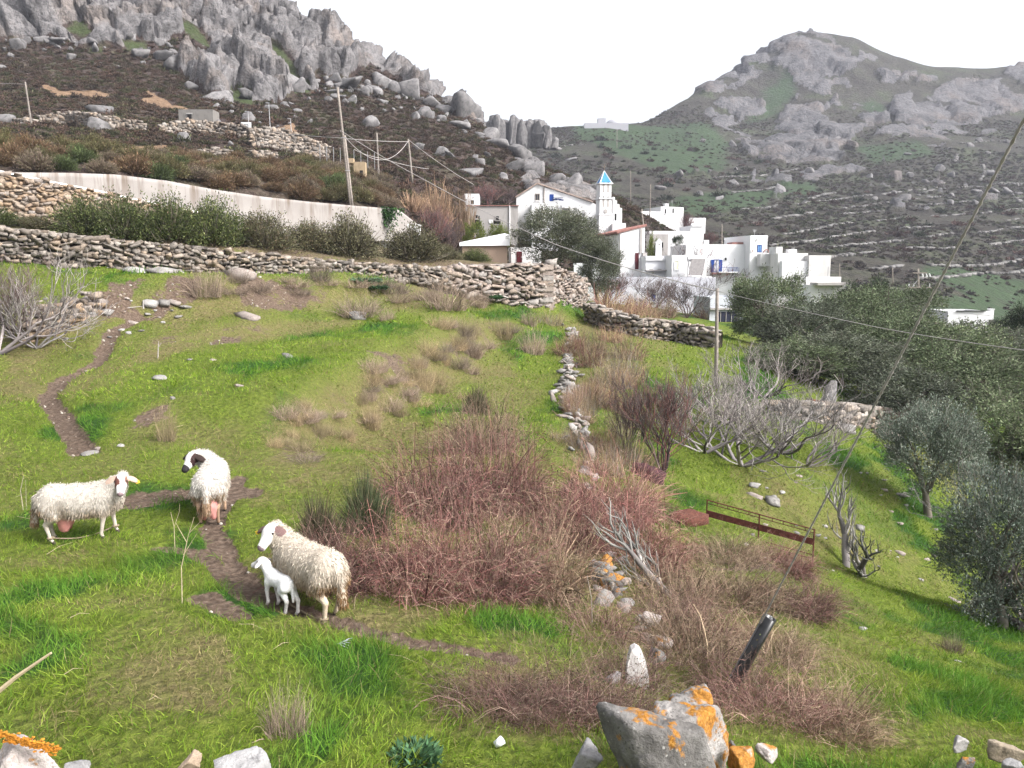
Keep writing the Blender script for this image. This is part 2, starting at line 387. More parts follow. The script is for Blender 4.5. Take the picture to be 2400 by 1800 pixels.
DRY = [A.poly(p) for p in (
 [(640, 1040), (760, 960), (980, 830), (1160, 760), (1190, 830), (1000, 930), (900, 1010), (800, 1100), (620, 1130)],   # sloping bank with dead grass
 [(560, 660), (1180, 640), (1200, 700), (900, 740), (640, 740)],
 [(1310, 700), (1500, 760), (1480, 900), (1450, 1100), (1330, 1100), (1340, 850)],
 [(200, 690), (560, 670), (560, 800), (380, 830), (260, 900), (0, 960), (0, 760)],
 [(1450, 1250), (2000, 1400), (2150, 1700), (1700, 1800), (1380, 1800), (1300, 1500)],
 [(620, 1150), (1100, 930), (1400, 1100), (1500, 1400), (1400, 1440), (700, 1430)],
 [(1020, 1500), (1500, 1480), (1500, 1760), (1050, 1740)],
 [(1700, 1080), (2080, 1090), (2140, 1300), (1920, 1300), (1700, 1200)],
 [(100, 1480), (480, 1380), (700, 1480), (560, 1640), (240, 1660)],
)]
def path_mask(x, y):
    wob = fbm(xy3(x, y, 1.7), 2, 41); m = np.zeros(np.shape(x)); dep = np.zeros(np.shape(x))
    for pts, w, d in PATHW:
        k = 1 - sstep(w * .75, w * 1.25, seg_dist(x, y, pts) + wob * w * .5)
        m = np.maximum(m, k); dep = np.maximum(dep, k * d)
    return m, dep
def poly_soft(x, y, polys, amp=.6, seed=5):
    n1 = fbm(xy3(x, y, .7), 3, seed) * amp; n2 = fbm(xy3(x, y, .7), 3, seed + 50) * amp
    m = np.zeros(np.shape(x))
    for p in polys: m = np.maximum(m, in_poly(x + n1, y + n2, p))
    return m
def field_masks(x, y):
    x = np.asarray(x, float).ravel(); y = np.asarray(y, float).ravel()
    pm, dep = path_mask(x, y)
    dk = np.sqrt(np.clip(y / 12, 1, 9))
    dirt = np.maximum(pm, poly_soft(x, y, DIRT, .9, 5) * sstep(-.25, .15, fbm(xy3(x, y, 1.3), 3, 77)) * .72)
    dryz = poly_soft(x, y, DRY, 1.2, 8)
    bk_ = bank_mask(x, y) if 'BANKS' in globals() else 0
    dryz = np.maximum(dryz * .8, bk_ * 1.1)
    dirt = np.maximum(dirt, bk_ * sstep(-.05, .3, fbm(xy3(x, y, 1.1), 3, 78)) * .5)
    wy_ = np.interp(x / y * F * .985 + U0, [-500, 0, 300, 600, 900, 1100, 1285, 1300], [30.8, 31.5, 32.9, 35.4, 39.4, 43.4, 45.2, 300])
    behind = sstep(0, .4, y - wy_); dryz = np.maximum(dryz, behind * 1.3); dirt = np.maximum(dirt, behind * .55)
    n = fbm(np.stack([x / dk * .8, y / dk * .8, 0 * x], -1), 4, 21)
    n2 = fbm(xy3(x, y, .16), 3, 33)
    dry = np.clip(sstep(.14, .6, n + .25 * n2) * .65 + dryz * (.45 + .55 * n), 0, 1)
    dry = np.maximum(dry, np.clip(bk_ * 1.05, 0, .9))
    lush = sstep(.0, .38, -n + .45 * fbm(xy3(x, y, 1.3), 3, 61)) * (1 - .7 * dryz)
    return dirt, dry, lush
ax, ay = A.XX.ravel(), A.YY.ravel()
pm, dep = path_mask(ax, ay)
far = np.clip(ay / 10, .6, 3.5)
bmp = .055 * fbm(xy3(ax, ay, 1.1), 4, 3) * np.minimum(far, 1.6) + .05 * fbm(xy3(ax, ay, .35), 3, 4) * far + .02 * fbm(xy3(ax, ay, 4.0), 2, 6)
step = sstep(.1, .7, fbm(np.stack([ax * .25, (A.Z.ravel() * 2.4), ay * .12], -1), 2, 12)) * .12 * sstep(12, 20, ay)
def signed(px, py, pts):
    d = np.full(np.shape(px), 1e9); sg = np.ones(np.shape(px))
    for (x0, y0), (x1, y1) in zip(pts[:-1], pts[1:]):
        vx, vy = x1 - x0, y1 - y0; tt = np.clip(((px - x0) * vx + (py - y0) * vy) / (vx * vx + vy * vy + 1e-9), 0, 1)
        q = np.hypot(px - x0 - tt * vx, py - y0 - tt * vy); c = vx * (py - y0) - vy * (px - x0); nearer = q < d
        d = np.where(nearer, q, d); sg = np.where(nearer, np.where(c > 0, 1.0, -1.0), sg)
    return d * sg, d
BANKS = [([tuple(Ah(u, v)[:2]) for u, v in p], h, w, L) for p, h, w, L in (([(660, 1050), (720, 1010), (800, 960), (900, 900), (1010, 840), (1100, 795), (1180, 758)], .62, .6, 3.2), ([(150, 770), (230, 735), (330, 715), (450, 700), (600, 690), (760, 680), (960, 690)], .34, .6, 3.0), ([(380, 800), (480, 780), (600, 765), (760, 745)], .22, .5, 2.0))]
bank = np.zeros(len(ax)); bank_face = np.zeros(len(ax))
def bank_mask(x, y):
    m = np.zeros(np.shape(x)); wv = fbm(xy3(x, y, .5), 3, 140) * .8
    for pts, h, w, L in BANKS[:3]:
        sd, ud = signed(x, y, pts); m = np.maximum(m, np.exp(-((sd + wv + .2) / (w * 1.25)) ** 2))
    return m
wv = fbm(xy3(ax, ay, .5), 3, 140) * .8 + fbm(xy3(ax, ay, 1.6), 2, 141) * .25
for pts, h, w, L in BANKS:
    sd, ud = signed(ax, ay, pts); e = sd + wv; a0, a1 = np.array(pts[0]), np.array(pts[1]); z0, z1 = np.array(pts[-1]), np.array(pts[-2]); da, dz_ = (a1 - a0) / np.linalg.norm(a1 - a0), (z1 - z0) / np.linalg.norm(z1 - z0)
    bank += h * np.tanh(e / w) * np.exp(-(ud / L) ** 2) * sstep(0, 3.0, (ax - a0[0]) * da[0] + (ay - a0[1]) * da[1]) * sstep(0, 3.0, (ax - z0[0]) * dz_[0] + (ay - z0[1]) * dz_[1])
A.Z = A.Z + (bmp + step - dep + bank).reshape(A.Z.shape)
dirt, dry, lush = field_masks(ax, ay)

# --- rocks breaking through the left hill
ROCKB = [B.poly(p) for p in (
 [(-500, -200), (-480, 95), (0, 88), (110, 75), (170, 105), (235, 105), (300, 70), (345, 92), (395, 95), (430, 150), (470, 205), (560, 232), (640, 245), (700, 215), (745, 178), (800, 195), (850, 205), (900, 178), (955, 212), (1010, 238), (1040, 235), (990, 195), (900, 160), (840, 110), (700, 60), (600, 5), (500, -100), (300, -140)],
 [(1040, 250), (1075, 252), (1120, 268), (1125, 300), (1085, 290), (1050, 280)],
 [(1135, 330), (1170, 320), (1205, 360), (1245, 400), (1260, 425), (1220, 412), (1180, 375), (1145, 355)],
 [(1280, 425), (1330, 418), (1420, 452), (1475, 480), (1440, 492), (1360, 470), (1300, 450)],
)]
GREENB = [B.poly(p) for p in ([(150, 60), (200, 40), (215, 75), (180, 85)], [(265, 95), (335, 90), (340, 120), (290, 115)], [(400, 40), (430, 50), (480, 110), (455, 110), (415, 80)], [(455, 135), (500, 145), (500, 185), (460, 165)],
 [(600, 95), (640, 100), (690, 170), (710, 215), (680, 215), (650, 150)], [(540, 210), (600, 225), (620, 255), (560, 240)], [(190, 108), (225, 108), (225, 125), (195, 122)], [(660, 200), (715, 195), (715, 222), (670, 225)])]
OCHRE = [B.poly(p) for p in ([(85, 202), (150, 212), (255, 215), (250, 232), (190, 228), (130, 226)], [(330, 232), (352, 210), (400, 236), (470, 262), (520, 275), (530, 292), (480, 284), (420, 262), (360, 246)],
 [(520, 288), (560, 290), (560, 305), (530, 303)], [(630, 300), (680, 292), (695, 308), (640, 310)], [(255, 342), (385, 340), (380, 372), (290, 368)], [(150, 330), (200, 332), (195, 345), (150, 340)])]
bx, by = B.XX.ravel(), B.YY.ravel(); bz0 = B.Z.ravel()
w1 = fbm(xy3(bx, by, .06), 4, 71); w2 = fbm(xy3(bx, by, .06), 4, 72)
rock = np.zeros(len(bx))
for p in ROCKB: rock = np.maximum(rock, in_poly(bx + w1 * 9, by + w2 * 9, p))
green = np.zeros(len(bx))
for p in GREENB: green = np.maximum(green, in_poly(bx + w1 * 3, by + w2 * 3, p))
ochre = np.zeros(len(bx))
for p in OCHRE: ochre = np.maximum(ochre, in_poly(bx + w1 * 2, by + w2 * 2, p))
def blur2(a, shape, n):
    a = a.reshape(shape).astype(float)
    for _ in range(n):
        p = np.pad(a, 1, 'edge'); a = (p[:-2, 1:-1] + p[2:, 1:-1] + p[1:-1, :-2] + p[1:-1, 2:] + 2 * p[1:-1, 1:-1]) / 6
    return a.ravel()
green = blur2(green, B.Z.shape, 3); ochre = blur2(ochre, B.Z.shape, 1)
rs = blur2(rock * (1 - green * .95), B.Z.shape, 4)
p3 = np.stack([bx, by, bz0], -1); wp = p3 + 1.6 * np.stack([fbm(p3 * .3, 3, 81), fbm(p3 * .3, 3, 82), fbm(p3 * .3, 3, 83)], -1)
f1, f2, cid, tl1 = worley(wp * [.14, .12, .075], 90); e1, e2, cid2, tl2 = worley(wp * [.42, .38, .22], 91)
blk = 3.6 * cid + 3.6 * tl1 + 2.9 * sstep(.0, .09, f2 - f1) + .95 * cid2 + 1.1 * tl2 + .95 * sstep(0, .10, e2 - e1) + .25 * fbm(p3 * .9, 2, 84) - 1.2
gap = sstep(-.25, .12, fbm(p3 * [.055, .055, .08], 3, 85) + .12)
clear = 1 - sstep(.1, .5, seg_dist(bx, by, [tuple(P(590, 300, 104)[:2]), tuple(P(830, 300, 104)[:2])]) * 0 + 1)
rockm = sstep(.35, .62, rs * (.55 + .45 * gap))
ampB = sstep(.25, .95, blur2(rock * (1 - green * .95), B.Z.shape, 10)); ampB = .3 + .7 * ampB
dispR = rockm * ampB * (blk * (.6 + .4 * gap) - 1.2)
dispB = (1 - rockm) * (.5 * fbm(xy3(bx, by, .2), 3, 86) + .35 * fbm(xy3(bx, by, .55), 2, 87) * sstep(80, 110, by))
fade = sstep(50, 62, by)
gz = np.gradient(B.Z, axis=1) / np.gradient(B.y)[None]; slope = np.sqrt(1 + gz ** 2).ravel()
B.Z0 = B.Z.copy()
B.Z = B.Z + (dispB * fade).reshape(B.Z.shape)
def normals(S):
    Pm = np.stack([S.XX, S.YY, S.Z], -1); a = np.gradient(Pm, axis=0); b = np.gradient(Pm, axis=1)
    n = np.cross(a, b); n /= np.linalg.norm(n, axis=-1, keepdims=True) + 1e-9
    return n * np.where(n[..., 2:] < 0, -1, 1)
def nblur(N, k):
    N = np.stack([blur2(N[..., i].ravel(), N.shape[:2], k).reshape(N.shape[:2]) for i in range(3)], -1)
    return N / (np.linalg.norm(N, axis=-1, keepdims=True) + 1e-9)
Bz_save = B.Z; B.Z = B.Z0; NB = nblur(normals(B), 12); B.Z = Bz_save
ridge_soft = 1 - .72 * sstep(1090, 1150, project(p3)[0])
B.off = NB * (dispR * fade * ridge_soft).reshape(B.Z.shape)[..., None]
crev = rockm * (1 - sstep(.02, .16, np.minimum(f2 - f1, (e2 - e1) * 1.4)))
# --- far hill
ROCKC = [C.poly(p) for p in (
 [(1735, 170), (1765, 118), (1800, 92), (1870, 70), (1960, 86), (2025, 138), (2010, 170), (1930, 196), (1880, 188), (1850, 168), (1790, 165)], [(2030, 122), (2075, 138), (2080, 150), (2035, 146)],
 [(1560, 262), (1600, 212), (1720, 158), (1768, 120), (1790, 160), (1700, 196), (1625, 236)], [(1600, 245), (1690, 228), (1760, 222), (1780, 262), (1735, 290), (1670, 298), (1640, 270)],
 [(1658, 288), (1730, 302), (1790, 300), (1850, 247), (1920, 202), (1985, 184), (2030, 228), (2042, 280), (2008, 332), (1960, 360), (1880, 377), (1800, 380), (1725, 356), (1690, 322)],
 [(1845, 130), (1990, 120), (2005, 160), (1940, 192), (1870, 180)], [(2075, 166), (2145, 168), (2140, 202), (2085, 200)], [(2150, 176), (2200, 180), (2195, 198), (2150, 196)],
 [(2050, 262), (2130, 222), (2158, 262), (2145, 330), (2072, 342)], [(2155, 250), (2200, 205), (2270, 176), (2340, 162), (2440, 148), (2440, 235), (2310, 268), (2262, 292), (2235, 345), (2165, 335)],
 [(2300, 292), (2342, 290), (2340, 314), (2304, 312)], [(1870, 395), (1990, 372), (2000, 392), (1880, 425)])]
GREENC = [C.poly(p) for p in ([(1330, 300), (1640, 278), (1700, 350), (1740, 385), (1580, 405), (1440, 360), (1340, 330)], [(1770, 200), (1860, 170), (1900, 200), (1840, 245), (1770, 285), (1740, 300)], [(2010, 240), (2060, 235), (2060, 280), (2020, 275)],
 [(1560, 470), (1900, 420), (1950, 445), (1700, 500), (1560, 520)], [(2180, 640), (2500, 620), (2500, 740), (2200, 745)], [(2000, 350), (2200, 335), (2220, 370), (2020, 380)])]
cx, cy = C.XX.ravel(), C.YY.ravel(); cz0 = C.Z.ravel()
w1 = fbm(xy3(cx, cy, .02), 5, 171, .6); w2 = fbm(xy3(cx, cy, .02), 5, 172, .6)
rockc = np.zeros(len(cx)); greenc = np.zeros(len(cx))
for p in ROCKC: rockc = np.maximum(rockc, in_poly(cx + w1 * 22, cy + w2 * 22, p))
for p in GREENC: greenc = np.maximum(greenc, in_poly(cx + w1 * 18, cy + w2 * 18, p))
greenc = blur2(greenc, C.Z.shape, 9)
speck = sstep(.34, .42, fbm(np.stack([cx * .1, cy * .1, cz0 * .1], -1), 3, 175)) * sstep(-.1, .3, fbm(xy3(cx, cy, .012), 2, 176)) * sstep(230, 330, cy)
rc = np.maximum(blur2(rockc, C.Z.shape, 1), speck * .9)
p3c = np.stack([cx, cy, cz0], -1); wc = p3c + 5 * np.stack([fbm(p3c * .07, 3, 181), fbm(p3c * .07, 3, 182), fbm(p3c * .07, 3, 183)], -1)
f1, f2, cidc, tc1 = worley(wc * [.030, .030, .045], 190); e1, e2, cidc2, tc2 = worley(wc * [.10, .10, .16], 191)
gapc = sstep(-.22, .02, fbm(p3c * .04, 4, 192) + .04)
rockcm = sstep(.3, .7, rc * (.4 + .6 * gapc))
dispRC = rockcm * (4 * cidc + 3.5 * tc1 + 2.2 * sstep(0, .08, f2 - f1) + 1.0 * cidc2 + .9 * tc2 + .7 * sstep(0, .1, e2 - e1) - 3) * sstep(170, 300, cy)
dispC = (1 - rockcm) * 1.2 * fbm(xy3(cx, cy, .06), 4, 194)
dispC *= sstep(170, 300, cy)
NC = nblur(normals(C), 10); C.off = NC * dispRC.reshape(C.Z.shape)[..., None]
C.Z = C.Z + dispC.reshape(C.Z.shape)
crevc = rockcm * (1 - sstep(.02, .2, np.minimum(f2 - f1, (e2 - e1) * 1.3)))

# ------------------------------------------------------------------ ground materials
def heath_color(t, pos, sc):
    """brown and purple heath with olive patches"""
    a = t.ramp(t.noise(.12 * sc, 5, pos, .65), [(.32, (.032, .022, .021)), (.5, (.056, .041, .036)), (.68, (.060, .056, .034))])
    b = t.ramp(t.noise(1.6 * sc, 4, pos, .7), [(.3, .45), (.7, 1.5)])
    return t.mix(1.0, a, b, 'MULTIPLY')
def rock_color(t, pos, sc, tint=(.36, .345, .335)):
    a = t.ramp(t.noise(.22 * sc, 3, pos, .68), [(.3, tuple(c * .55 for c in tint)), (.5, tint), (.72, tuple(min(1, c * 1.3) for c in tint))])
    w = t.ramp(t.noise(.10 * sc, 3, pos), [(.5, 0.0), (.68, .45)])
    a = t.mix(w, a, tuple(k * m for k, m in zip(tint, (1.35, 1.08, .85))))
    d = t.ramp(t.noise(1.5 * sc, 3, t.scale(pos, (1, 1, .35)), .75), [(.28, .42), (.5, 1.0), (.75, 1.18)])
    return t.mix(1.0, a, d, 'MULTIPLY')
def mat_field():
    t = NT("field_grass_soil"); p = t.pos()
    f = t.noise(9, 5, p, .7); f2 = t.noise(60, 3, p, .7)
    g = t.ramp(t.math('ADD', t.math('MULTIPLY', f, .6), t.math('MULTIPLY', f2, .4)), [(.3, (.030, .044, .010)), (.5, (.090, .120, .018)), (.7, (.165, .195, .036))])
    lg = t.mix(t.attr('lush'), g, t.ramp(f2, [(.3, (.012, .034, .008)), (.7, (.040, .095, .016))]))
    dryc = t.ramp(t.noise(30, 4, p, .7), [(.3, (.06, .050, .022)), (.55, (.15, .125, .058)), (.75, (.23, .19, .10))])
    c = t.mix(t.math('MULTIPLY', t.attr('dry'), t.ramp(t.noise(5, 5, p, .7), [(.3, .35), (.6, 1.0)])), lg, dryc)
    soil = t.ramp(t.noise(14, 6, p, .7), [(.25, (.045, .031, .024)), (.5, (.108, .077, .058)), (.72, (.185, .142, .112))])
    soil = t.mix(t.ramp(t.vor(28, p), [(.0, .6), (.12, 0.0)]), soil, (.26, .22, .19))
    dm = t.ramp(t.math('ADD', t.attr('dirt'), t.math('MULTIPLY', t.math('SUBTRACT', t.noise(6, 5, p, .72), .5), 1.5)), [(.38, 0.0), (.6, 1.0)])
    c = t.mix(dm, c, soil)
    h = t.noise(45, 3, p, .75)
    h2 = t.math('ADD', t.math('MULTIPLY', h, .5), t.vor(9, p))
    return t.done(c, .95, t.bump(h2, 1.0, .07), .1)
def mat_hill(name, sc, rocktint, greencol):
    t = NT(name); p = t.pos()
    c = heath_color(t, p, sc)
    gm = t.ramp(t.math('ADD', t.attr('green'), t.math('MULTIPLY', t.math('SUBTRACT', t.noise(.3 * sc, 5, p, .75), .5), 2.2)), [(.3, 0.0), (.95, .68)])
    c = t.mix(gm, c, t.ramp(t.noise(1.2 * sc, 4, p, .7), [(.3, tuple(k * .55 for k in greencol)), (.7, greencol)]))
    if not name.startswith('near'): c = t.mix(1.0, c, (.82, 1.04, .98), 'MULTIPLY')
    if name.startswith('near'):
        oc = t.ramp(t.noise(.9, 5, t.scale(p, (1, 1, .3)), .7), [(.3, (.13, .082, .052)), (.7, (.25, .17, .11))])
        c = t.mix(t.ramp(t.math('ADD', t.attr('ochre'), t.math('MULTIPLY', t.math('SUBTRACT', t.noise(.8, 4, p, .7), .5), 1.6)), [(.45, 0.0), (.75, .9)]), c, oc)
    pb = t.ramp(t.vor(.55 * sc, p), [(.0, 1.0), (.11, .9), (.16, 0.0)])                     # loose stones
    pb = t.math('MULTIPLY', pb, t.ramp(t.noise(.09 * sc, 3, p), [(.5, 0.0), (.62, 1.0)]))
    c = t.mix(t.math('MULTIPLY', pb, .8), c, rocktint)
    rcol = rock_color(t, p, sc, rocktint)
    lich = t.ramp(t.noise(3.2 * sc, 4, p, .7), [(.5, 0.0), (.62, .6)])
    rcol = t.mix(lich, rcol, tuple(k * .5 for k in rocktint))
    c = t.mix(t.ramp(t.math('ADD', t.attr('rock'), t.math('MULTIPLY', t.math('SUBTRACT', t.noise(.8 * sc, 4, p, .7), .5), .5)), [(.4, 0.0), (.55, 1.0)]), c, rcol)
    h = t.noise(1.1 * sc, 4, p, .72)
    return t.done(c, .95, t.bump(h, .9, 1.0 / sc), .1)
M_FIELD = mat_field()
M_HILLB = mat_hill("near_hill", 1.0, (.155, .148, .150), (.055, .088, .026))
M_HILLC = mat_hill("far_hill", .42, (.108, .105, .110), (.050, .076, .034))
def sheet_obj(name, S, mat, attrs, kind='structure'):
    V = np.stack([S.XX, S.YY, S.Z], -1)
    if hasattr(S, 'off'): V = V + S.off
    V = V.reshape(-1, 3)
    o = obj(name, mesh_np(name, V, S.faces(), True, attrs, mat)); return tag(o, kind=kind)
tag(sheet_obj('field_ground', A, M_FIELD, {'dirt': dirt, 'dry': dry, 'lush': lush}), 'sloping green pasture with bare trodden earth', None)
sheet_obj('rocky_hill', B, M_HILLB, {'rock': rockm, 'green': green, 'ochre': ochre})
sheet_obj('mountain', C, M_HILLC, {'rock': rockcm, 'green': greenc})
V = [(-6000, -6000, -30), (6000, -6000, -30), (6000, 6000, -30), (-6000, 6000, -30)]
tag(obj('ground', mesh_np('ground', np.array(V, float), np.array([[0, 1, 2, 3]]), False, None, simple_mat('far_plain', (.06, .06, .035), .95, .3, .01))), kind='structure')
# ------------------------------------------------------------------ stones, rocks, dry stone walls
def ico(sub):
    import bmesh
    bm = bmesh.new(); bmesh.ops.create_icosphere(bm, subdivisions=sub, radius=1.0)
    V = np.array([v.co[:] for v in bm.verts]); Fc = np.array([[v.index for v in f.verts] for f in bm.faces]); bm.free(); return V, Fc
ICO1, ICO2, ICO3 = ico(1), ico(2), ico(3)
def rock_arrays(seed, base=None, planes=11, rough=.06, soft=10.0, squash=(1, 1, 1)):
    r = np.random.default_rng(seed); V, Fc = base or ICO2
    n = r.normal(size=(planes, 3)); n /= np.linalg.norm(n, axis=1, keepdims=True); h = r.uniform(.62, 1.0, planes)
    n = np.concatenate([n, [[0, 0, 1], [0, 0, -1]]]); h = np.concatenate([h, [.8, .7]])
    d = V @ n.T; rr = np.where(d > .05, h / np.maximum(d, .05), 3.0)
    rad = -np.log(np.exp(-soft * rr).sum(1)) / soft
    rad = rad * (1 + rough * fbm(V * 2.2 + seed, 3, seed) + rough * .5 * fbm(V * 6 + seed, 2, seed + 3))
    return V * rad[:, None] * np.asarray(squash), Fc
def block_arrays(seed):
    """24-quad field stone"""
    r = np.random.default_rng(seed); V = []; idx = {}; Fq = []
    g = (-1, 0, 1)
    for x in g:
        for y in g:
            for z in g:
                if (x, y, z) != (0, 0, 0): idx[(x, y, z)] = len(V); V.append((x, y, z))
    for ax_ in range(3):
        for sgn in (-1, 1):
            for a in (-1, 0):
                for b in (-1, 0):
                    q = []
                    for da, db in ((0, 0), (1, 0), (1, 1), (0, 1)):
                        c = [0, 0, 0]; c[ax_] = sgn; o = [k for k in range(3) if k != ax_]; c[o[0]] = a + da; c[o[1]] = b + db; q.append(idx[tuple(c)])
                    flip = (sgn == 1) == (ax_ == 1)
                    Fq.append(q[::-1] if flip else q)
    V = np.array(V, float); L = np.linalg.norm(V, axis=1, keepdims=True)
    k = r.uniform(.08, .30); V = V * (1 - k) + k * V / L * 1.12
    V += r.normal(scale=.17, size=V.shape)
    return V, np.array(Fq)
STONE_P = [block_arrays(100 + i) for i in range(9)]
def mat_stone(name, cols, sc=7.0, lichen=0.0):
    t = NT(name); c = t.coord(); p = t.pos()
    tone = t.math('FRACT', t.math('ADD', t.attr('tone'), t.rand()))
    n = len(cols); col = t.ramp(tone, [(i / (n - 1), k) for i, k in enumerate(cols)])
    v = t.ramp(t.noise(sc, 4, p, .7), [(.25, .5), (.5, 1.0), (.75, 1.35)])
    col = t.mix(1.0, col, v, 'MULTIPLY')
    if lichen:
        lm = t.ramp(t.noise(2.6, 4, p, .6, .6), [(.60 - .1 * lichen, 0.0), (.63 - .1 * lichen, 1.0)])
        col = t.mix(lm, col, t.ramp(t.noise(25, 3, p), [(.3, (.30, .12, .012)), (.7, (.52, .25, .03))]))
    return t.done(col, .92, t.bump(t.noise(sc * 3, 3, p, .7), .6, .03), .15)
M_STONE_GREY = mat_stone('field_stone_grey', [(.095, .085, .076), (.18, .158, .14), (.25, .222, .197), (.19, .15, .118), (.135, .122, .11), (.24, .187, .142), (.27, .25, .23)])
M_STONE_TAN = mat_stone('field_stone_tan', [(.19, .145, .107), (.25, .20, .155), (.17, .147, .132), (.27, .20, .135), (.21, .15, .105), (.23, .207, .19)])
M_STONE_PINK = mat_stone('mortared_stone', [(.20, .165, .145), (.27, .225, .20), (.22, .175, .14), (.25, .23, .215), (.18, .145, .125)])
M_CORE = simple_mat('wall_gap_shade_core', (.05, .042, .035), .95, .4, 5)  # soil-dark core colour carries the shade seen in gaps between stones
M_MORTAR = simple_mat('lime_mortar', (.30, .26, .23), .95, .3, 9)
def stone_meshes(mat): return [mesh_np('stone', V, Fq, False, None, mat) for V, Fq in STONE_P]
_sm = {}
def stones_for(mat):
    if mat.name not in _sm: _sm[mat.name] = stone_meshes(mat)
    return _sm[mat.name]
def put_stones(root, items, mat, limit=300, part='stone'):
    """items: list of (centre, 3x3 basis columns incl. half sizes, proto index)"""
    if not items: return
    key = [-(np.linalg.norm(b[:, 0]) * np.linalg.norm(b[:, 2])) / (c[1] ** 2 + 1) for c, b, k in items]
    order = np.argsort(key); ms = stones_for(mat); ro = np.array(root.location)
    for i in order[:limit]:
        c, b, k = items[i]; o = bpy.data.objects.new(part, ms[k]); COL.objects.link(o); o.parent = root
        M = np.eye(4); M[:3, :3] = b; M[:3, 3] = c - ro; o.matrix_local = Matrix(M.tolist())
    rest = order[limit:]
    if len(rest):
        Vs, Fs, Ts, n = [], [], [], 0
        for i in rest:
            c, b, k = items[i]; V, Fq = STONE_P[k]; Vs.append(V @ b.T + (c - ro)); Fs.append(Fq + n); n += len(V); Ts.append(np.full(len(V), rng.random()))
        o = obj(part + '_fill', mesh_np(part + '_fill', np.concatenate(Vs), np.concatenate(Fs), False, {'tone': np.concatenate(Ts)}, mat), root)
        tag(o, kind='stuff')
def resample(pts, n):
    pts = np.asarray(pts, float); d = np.concatenate([[0], np.cumsum(np.linalg.norm(np.diff(pts[:, :2], axis=0), axis=1))])
    t = np.linspace(0, d[-1], n); return np.stack([np.interp(t, d, pts[:, k]) for k in range(pts.shape[1])], -1), d[-1]
def stone_wall(name, label, path, mat, ssz=(.24, .16), thick=.5, limit=300, ragged=.12, core=M_CORE, cat='stone wall', gap=.93, big=.0, coping=None, core_in=.10, cap_rows=True, has_core=True):
    """path: rows (x, y, zbase, ztop); stones face the camera side"""
    path = np.asarray(path, float); Pn, L = resample(path, max(8, int(np.linalg.norm(np.diff(path[:, :2], axis=0), axis=1).sum() / .25)))
    base = Pn[len(Pn) // 2]; root = thing(name, label, cat, (base[0], base[1], base[2]))
    d = np.gradient(Pn[:, :2], axis=0); d /= np.linalg.norm(d, axis=1, keepdims=True); nrm = np.stack([d[:, 1], -d[:, 0]], -1)
    if (nrm * -Pn[:, :2]).sum() < 0: nrm = -nrm
    sl = np.linspace(0, L, len(Pn)); r = np.random.default_rng(int(L * 1000) % 9973)
    items = []; hmax = (Pn[:, 3] - Pn[:, 2]).max(); zc = -.1
    while zc < hmax + ssz[1]:
        hh = ssz[1] * r.uniform(.6, 1.3); s = -r.uniform(0, ssz[0])
        while s < L:
            w = ssz[0] * r.uniform(.55, 1.7) * (2.2 if r.random() < big else 1); h = hh * r.uniform(.65, 1.55) * (1.5 if r.random() < big else 1)
            sm = s + w / 2; k = int(np.clip(sm / L * (len(Pn) - 1), 0, len(Pn) - 1)); zb, zt = Pn[k, 2], Pn[k, 3]
            top = zt - zb + ragged * (r.random() - .6)
            if zc + h * .5 < top and sm < L:
                dd = d[k]; nn = nrm[k]; c = np.array([Pn[k, 0], Pn[k, 1], zb + zc + hh / 2 + r.normal(0, .22) * hh]); c[:2] += dd * (sm - sl[k]) + nn * r.uniform(-.06, .05)
                dep = r.uniform(.13, .22); a = r.normal(0, .24)
                e1 = np.array([dd[0], dd[1], 0]); e3 = np.array([0, 0, 1.0]); e2 = np.array([nn[0], nn[1], 0])
                x = e1 * math.cos(a) + e3 * math.sin(a); z = e3 * math.cos(a) - e1 * math.sin(a)
                items.append((c, np.stack([x * w / 2 * gap * 1.06, e2 * dep, z * h / 2 * gap * 1.08], -1), int(r.integers(len(STONE_P)))))
            s += w
        zc += hh
    if cap_rows:      # a second row along the top so that the wall has depth
        s = 0
        while s < L:
            w = ssz[0] * r.uniform(.7, 1.9); k = int(np.clip(s / L * (len(Pn) - 1), 0, len(Pn) - 1)); h = ssz[1] * r.uniform(.6, 1.1)
            c = np.array([Pn[k, 0], Pn[k, 1], Pn[k, 3] - h * .3 + r.uniform(-.3, .5) * ragged]); c[:2] -= nrm[k] * r.uniform(.15, thick * .8)
            dd = d[k]; items.append((c, np.stack([np.array([dd[0], dd[1], 0]) * w / 2, np.array([*nrm[k], 0]) * w / 2, np.array([0, 0, h / 2 * 1.1])], -1), int(r.integers(len(STONE_P)))))
            s += w * .8
    ro = np.array(root.location); fr = Pn[:, :2] - nrm * core_in; bk = Pn[:, :2] - nrm * (thick + core_in)
    n = len(Pn); zt = Pn[:, 3] - ssz[1] * .55
    V = np.concatenate([np.c_[fr, Pn[:, 2] - .5], np.c_[fr, zt], np.c_[bk, zt], np.c_[bk, Pn[:, 2] - .5]]) - ro
    i = np.arange(n - 1); Fq = np.concatenate([np.stack([i + a * n, i + 1 + a * n, i + 1 + b * n, i + b * n], -1) for a, b in ((0, 1), (1, 2), (2, 3))])
    ends = np.array([[0, n, 2 * n, 3 * n], [n - 1, 2 * n - 1, 3 * n - 1, 4 * n - 1]])
    if has_core: obj('core', mesh_np('core', V, np.concatenate([Fq, ends]), False, None, core), root)
    put_stones(root, items, mat, limit)
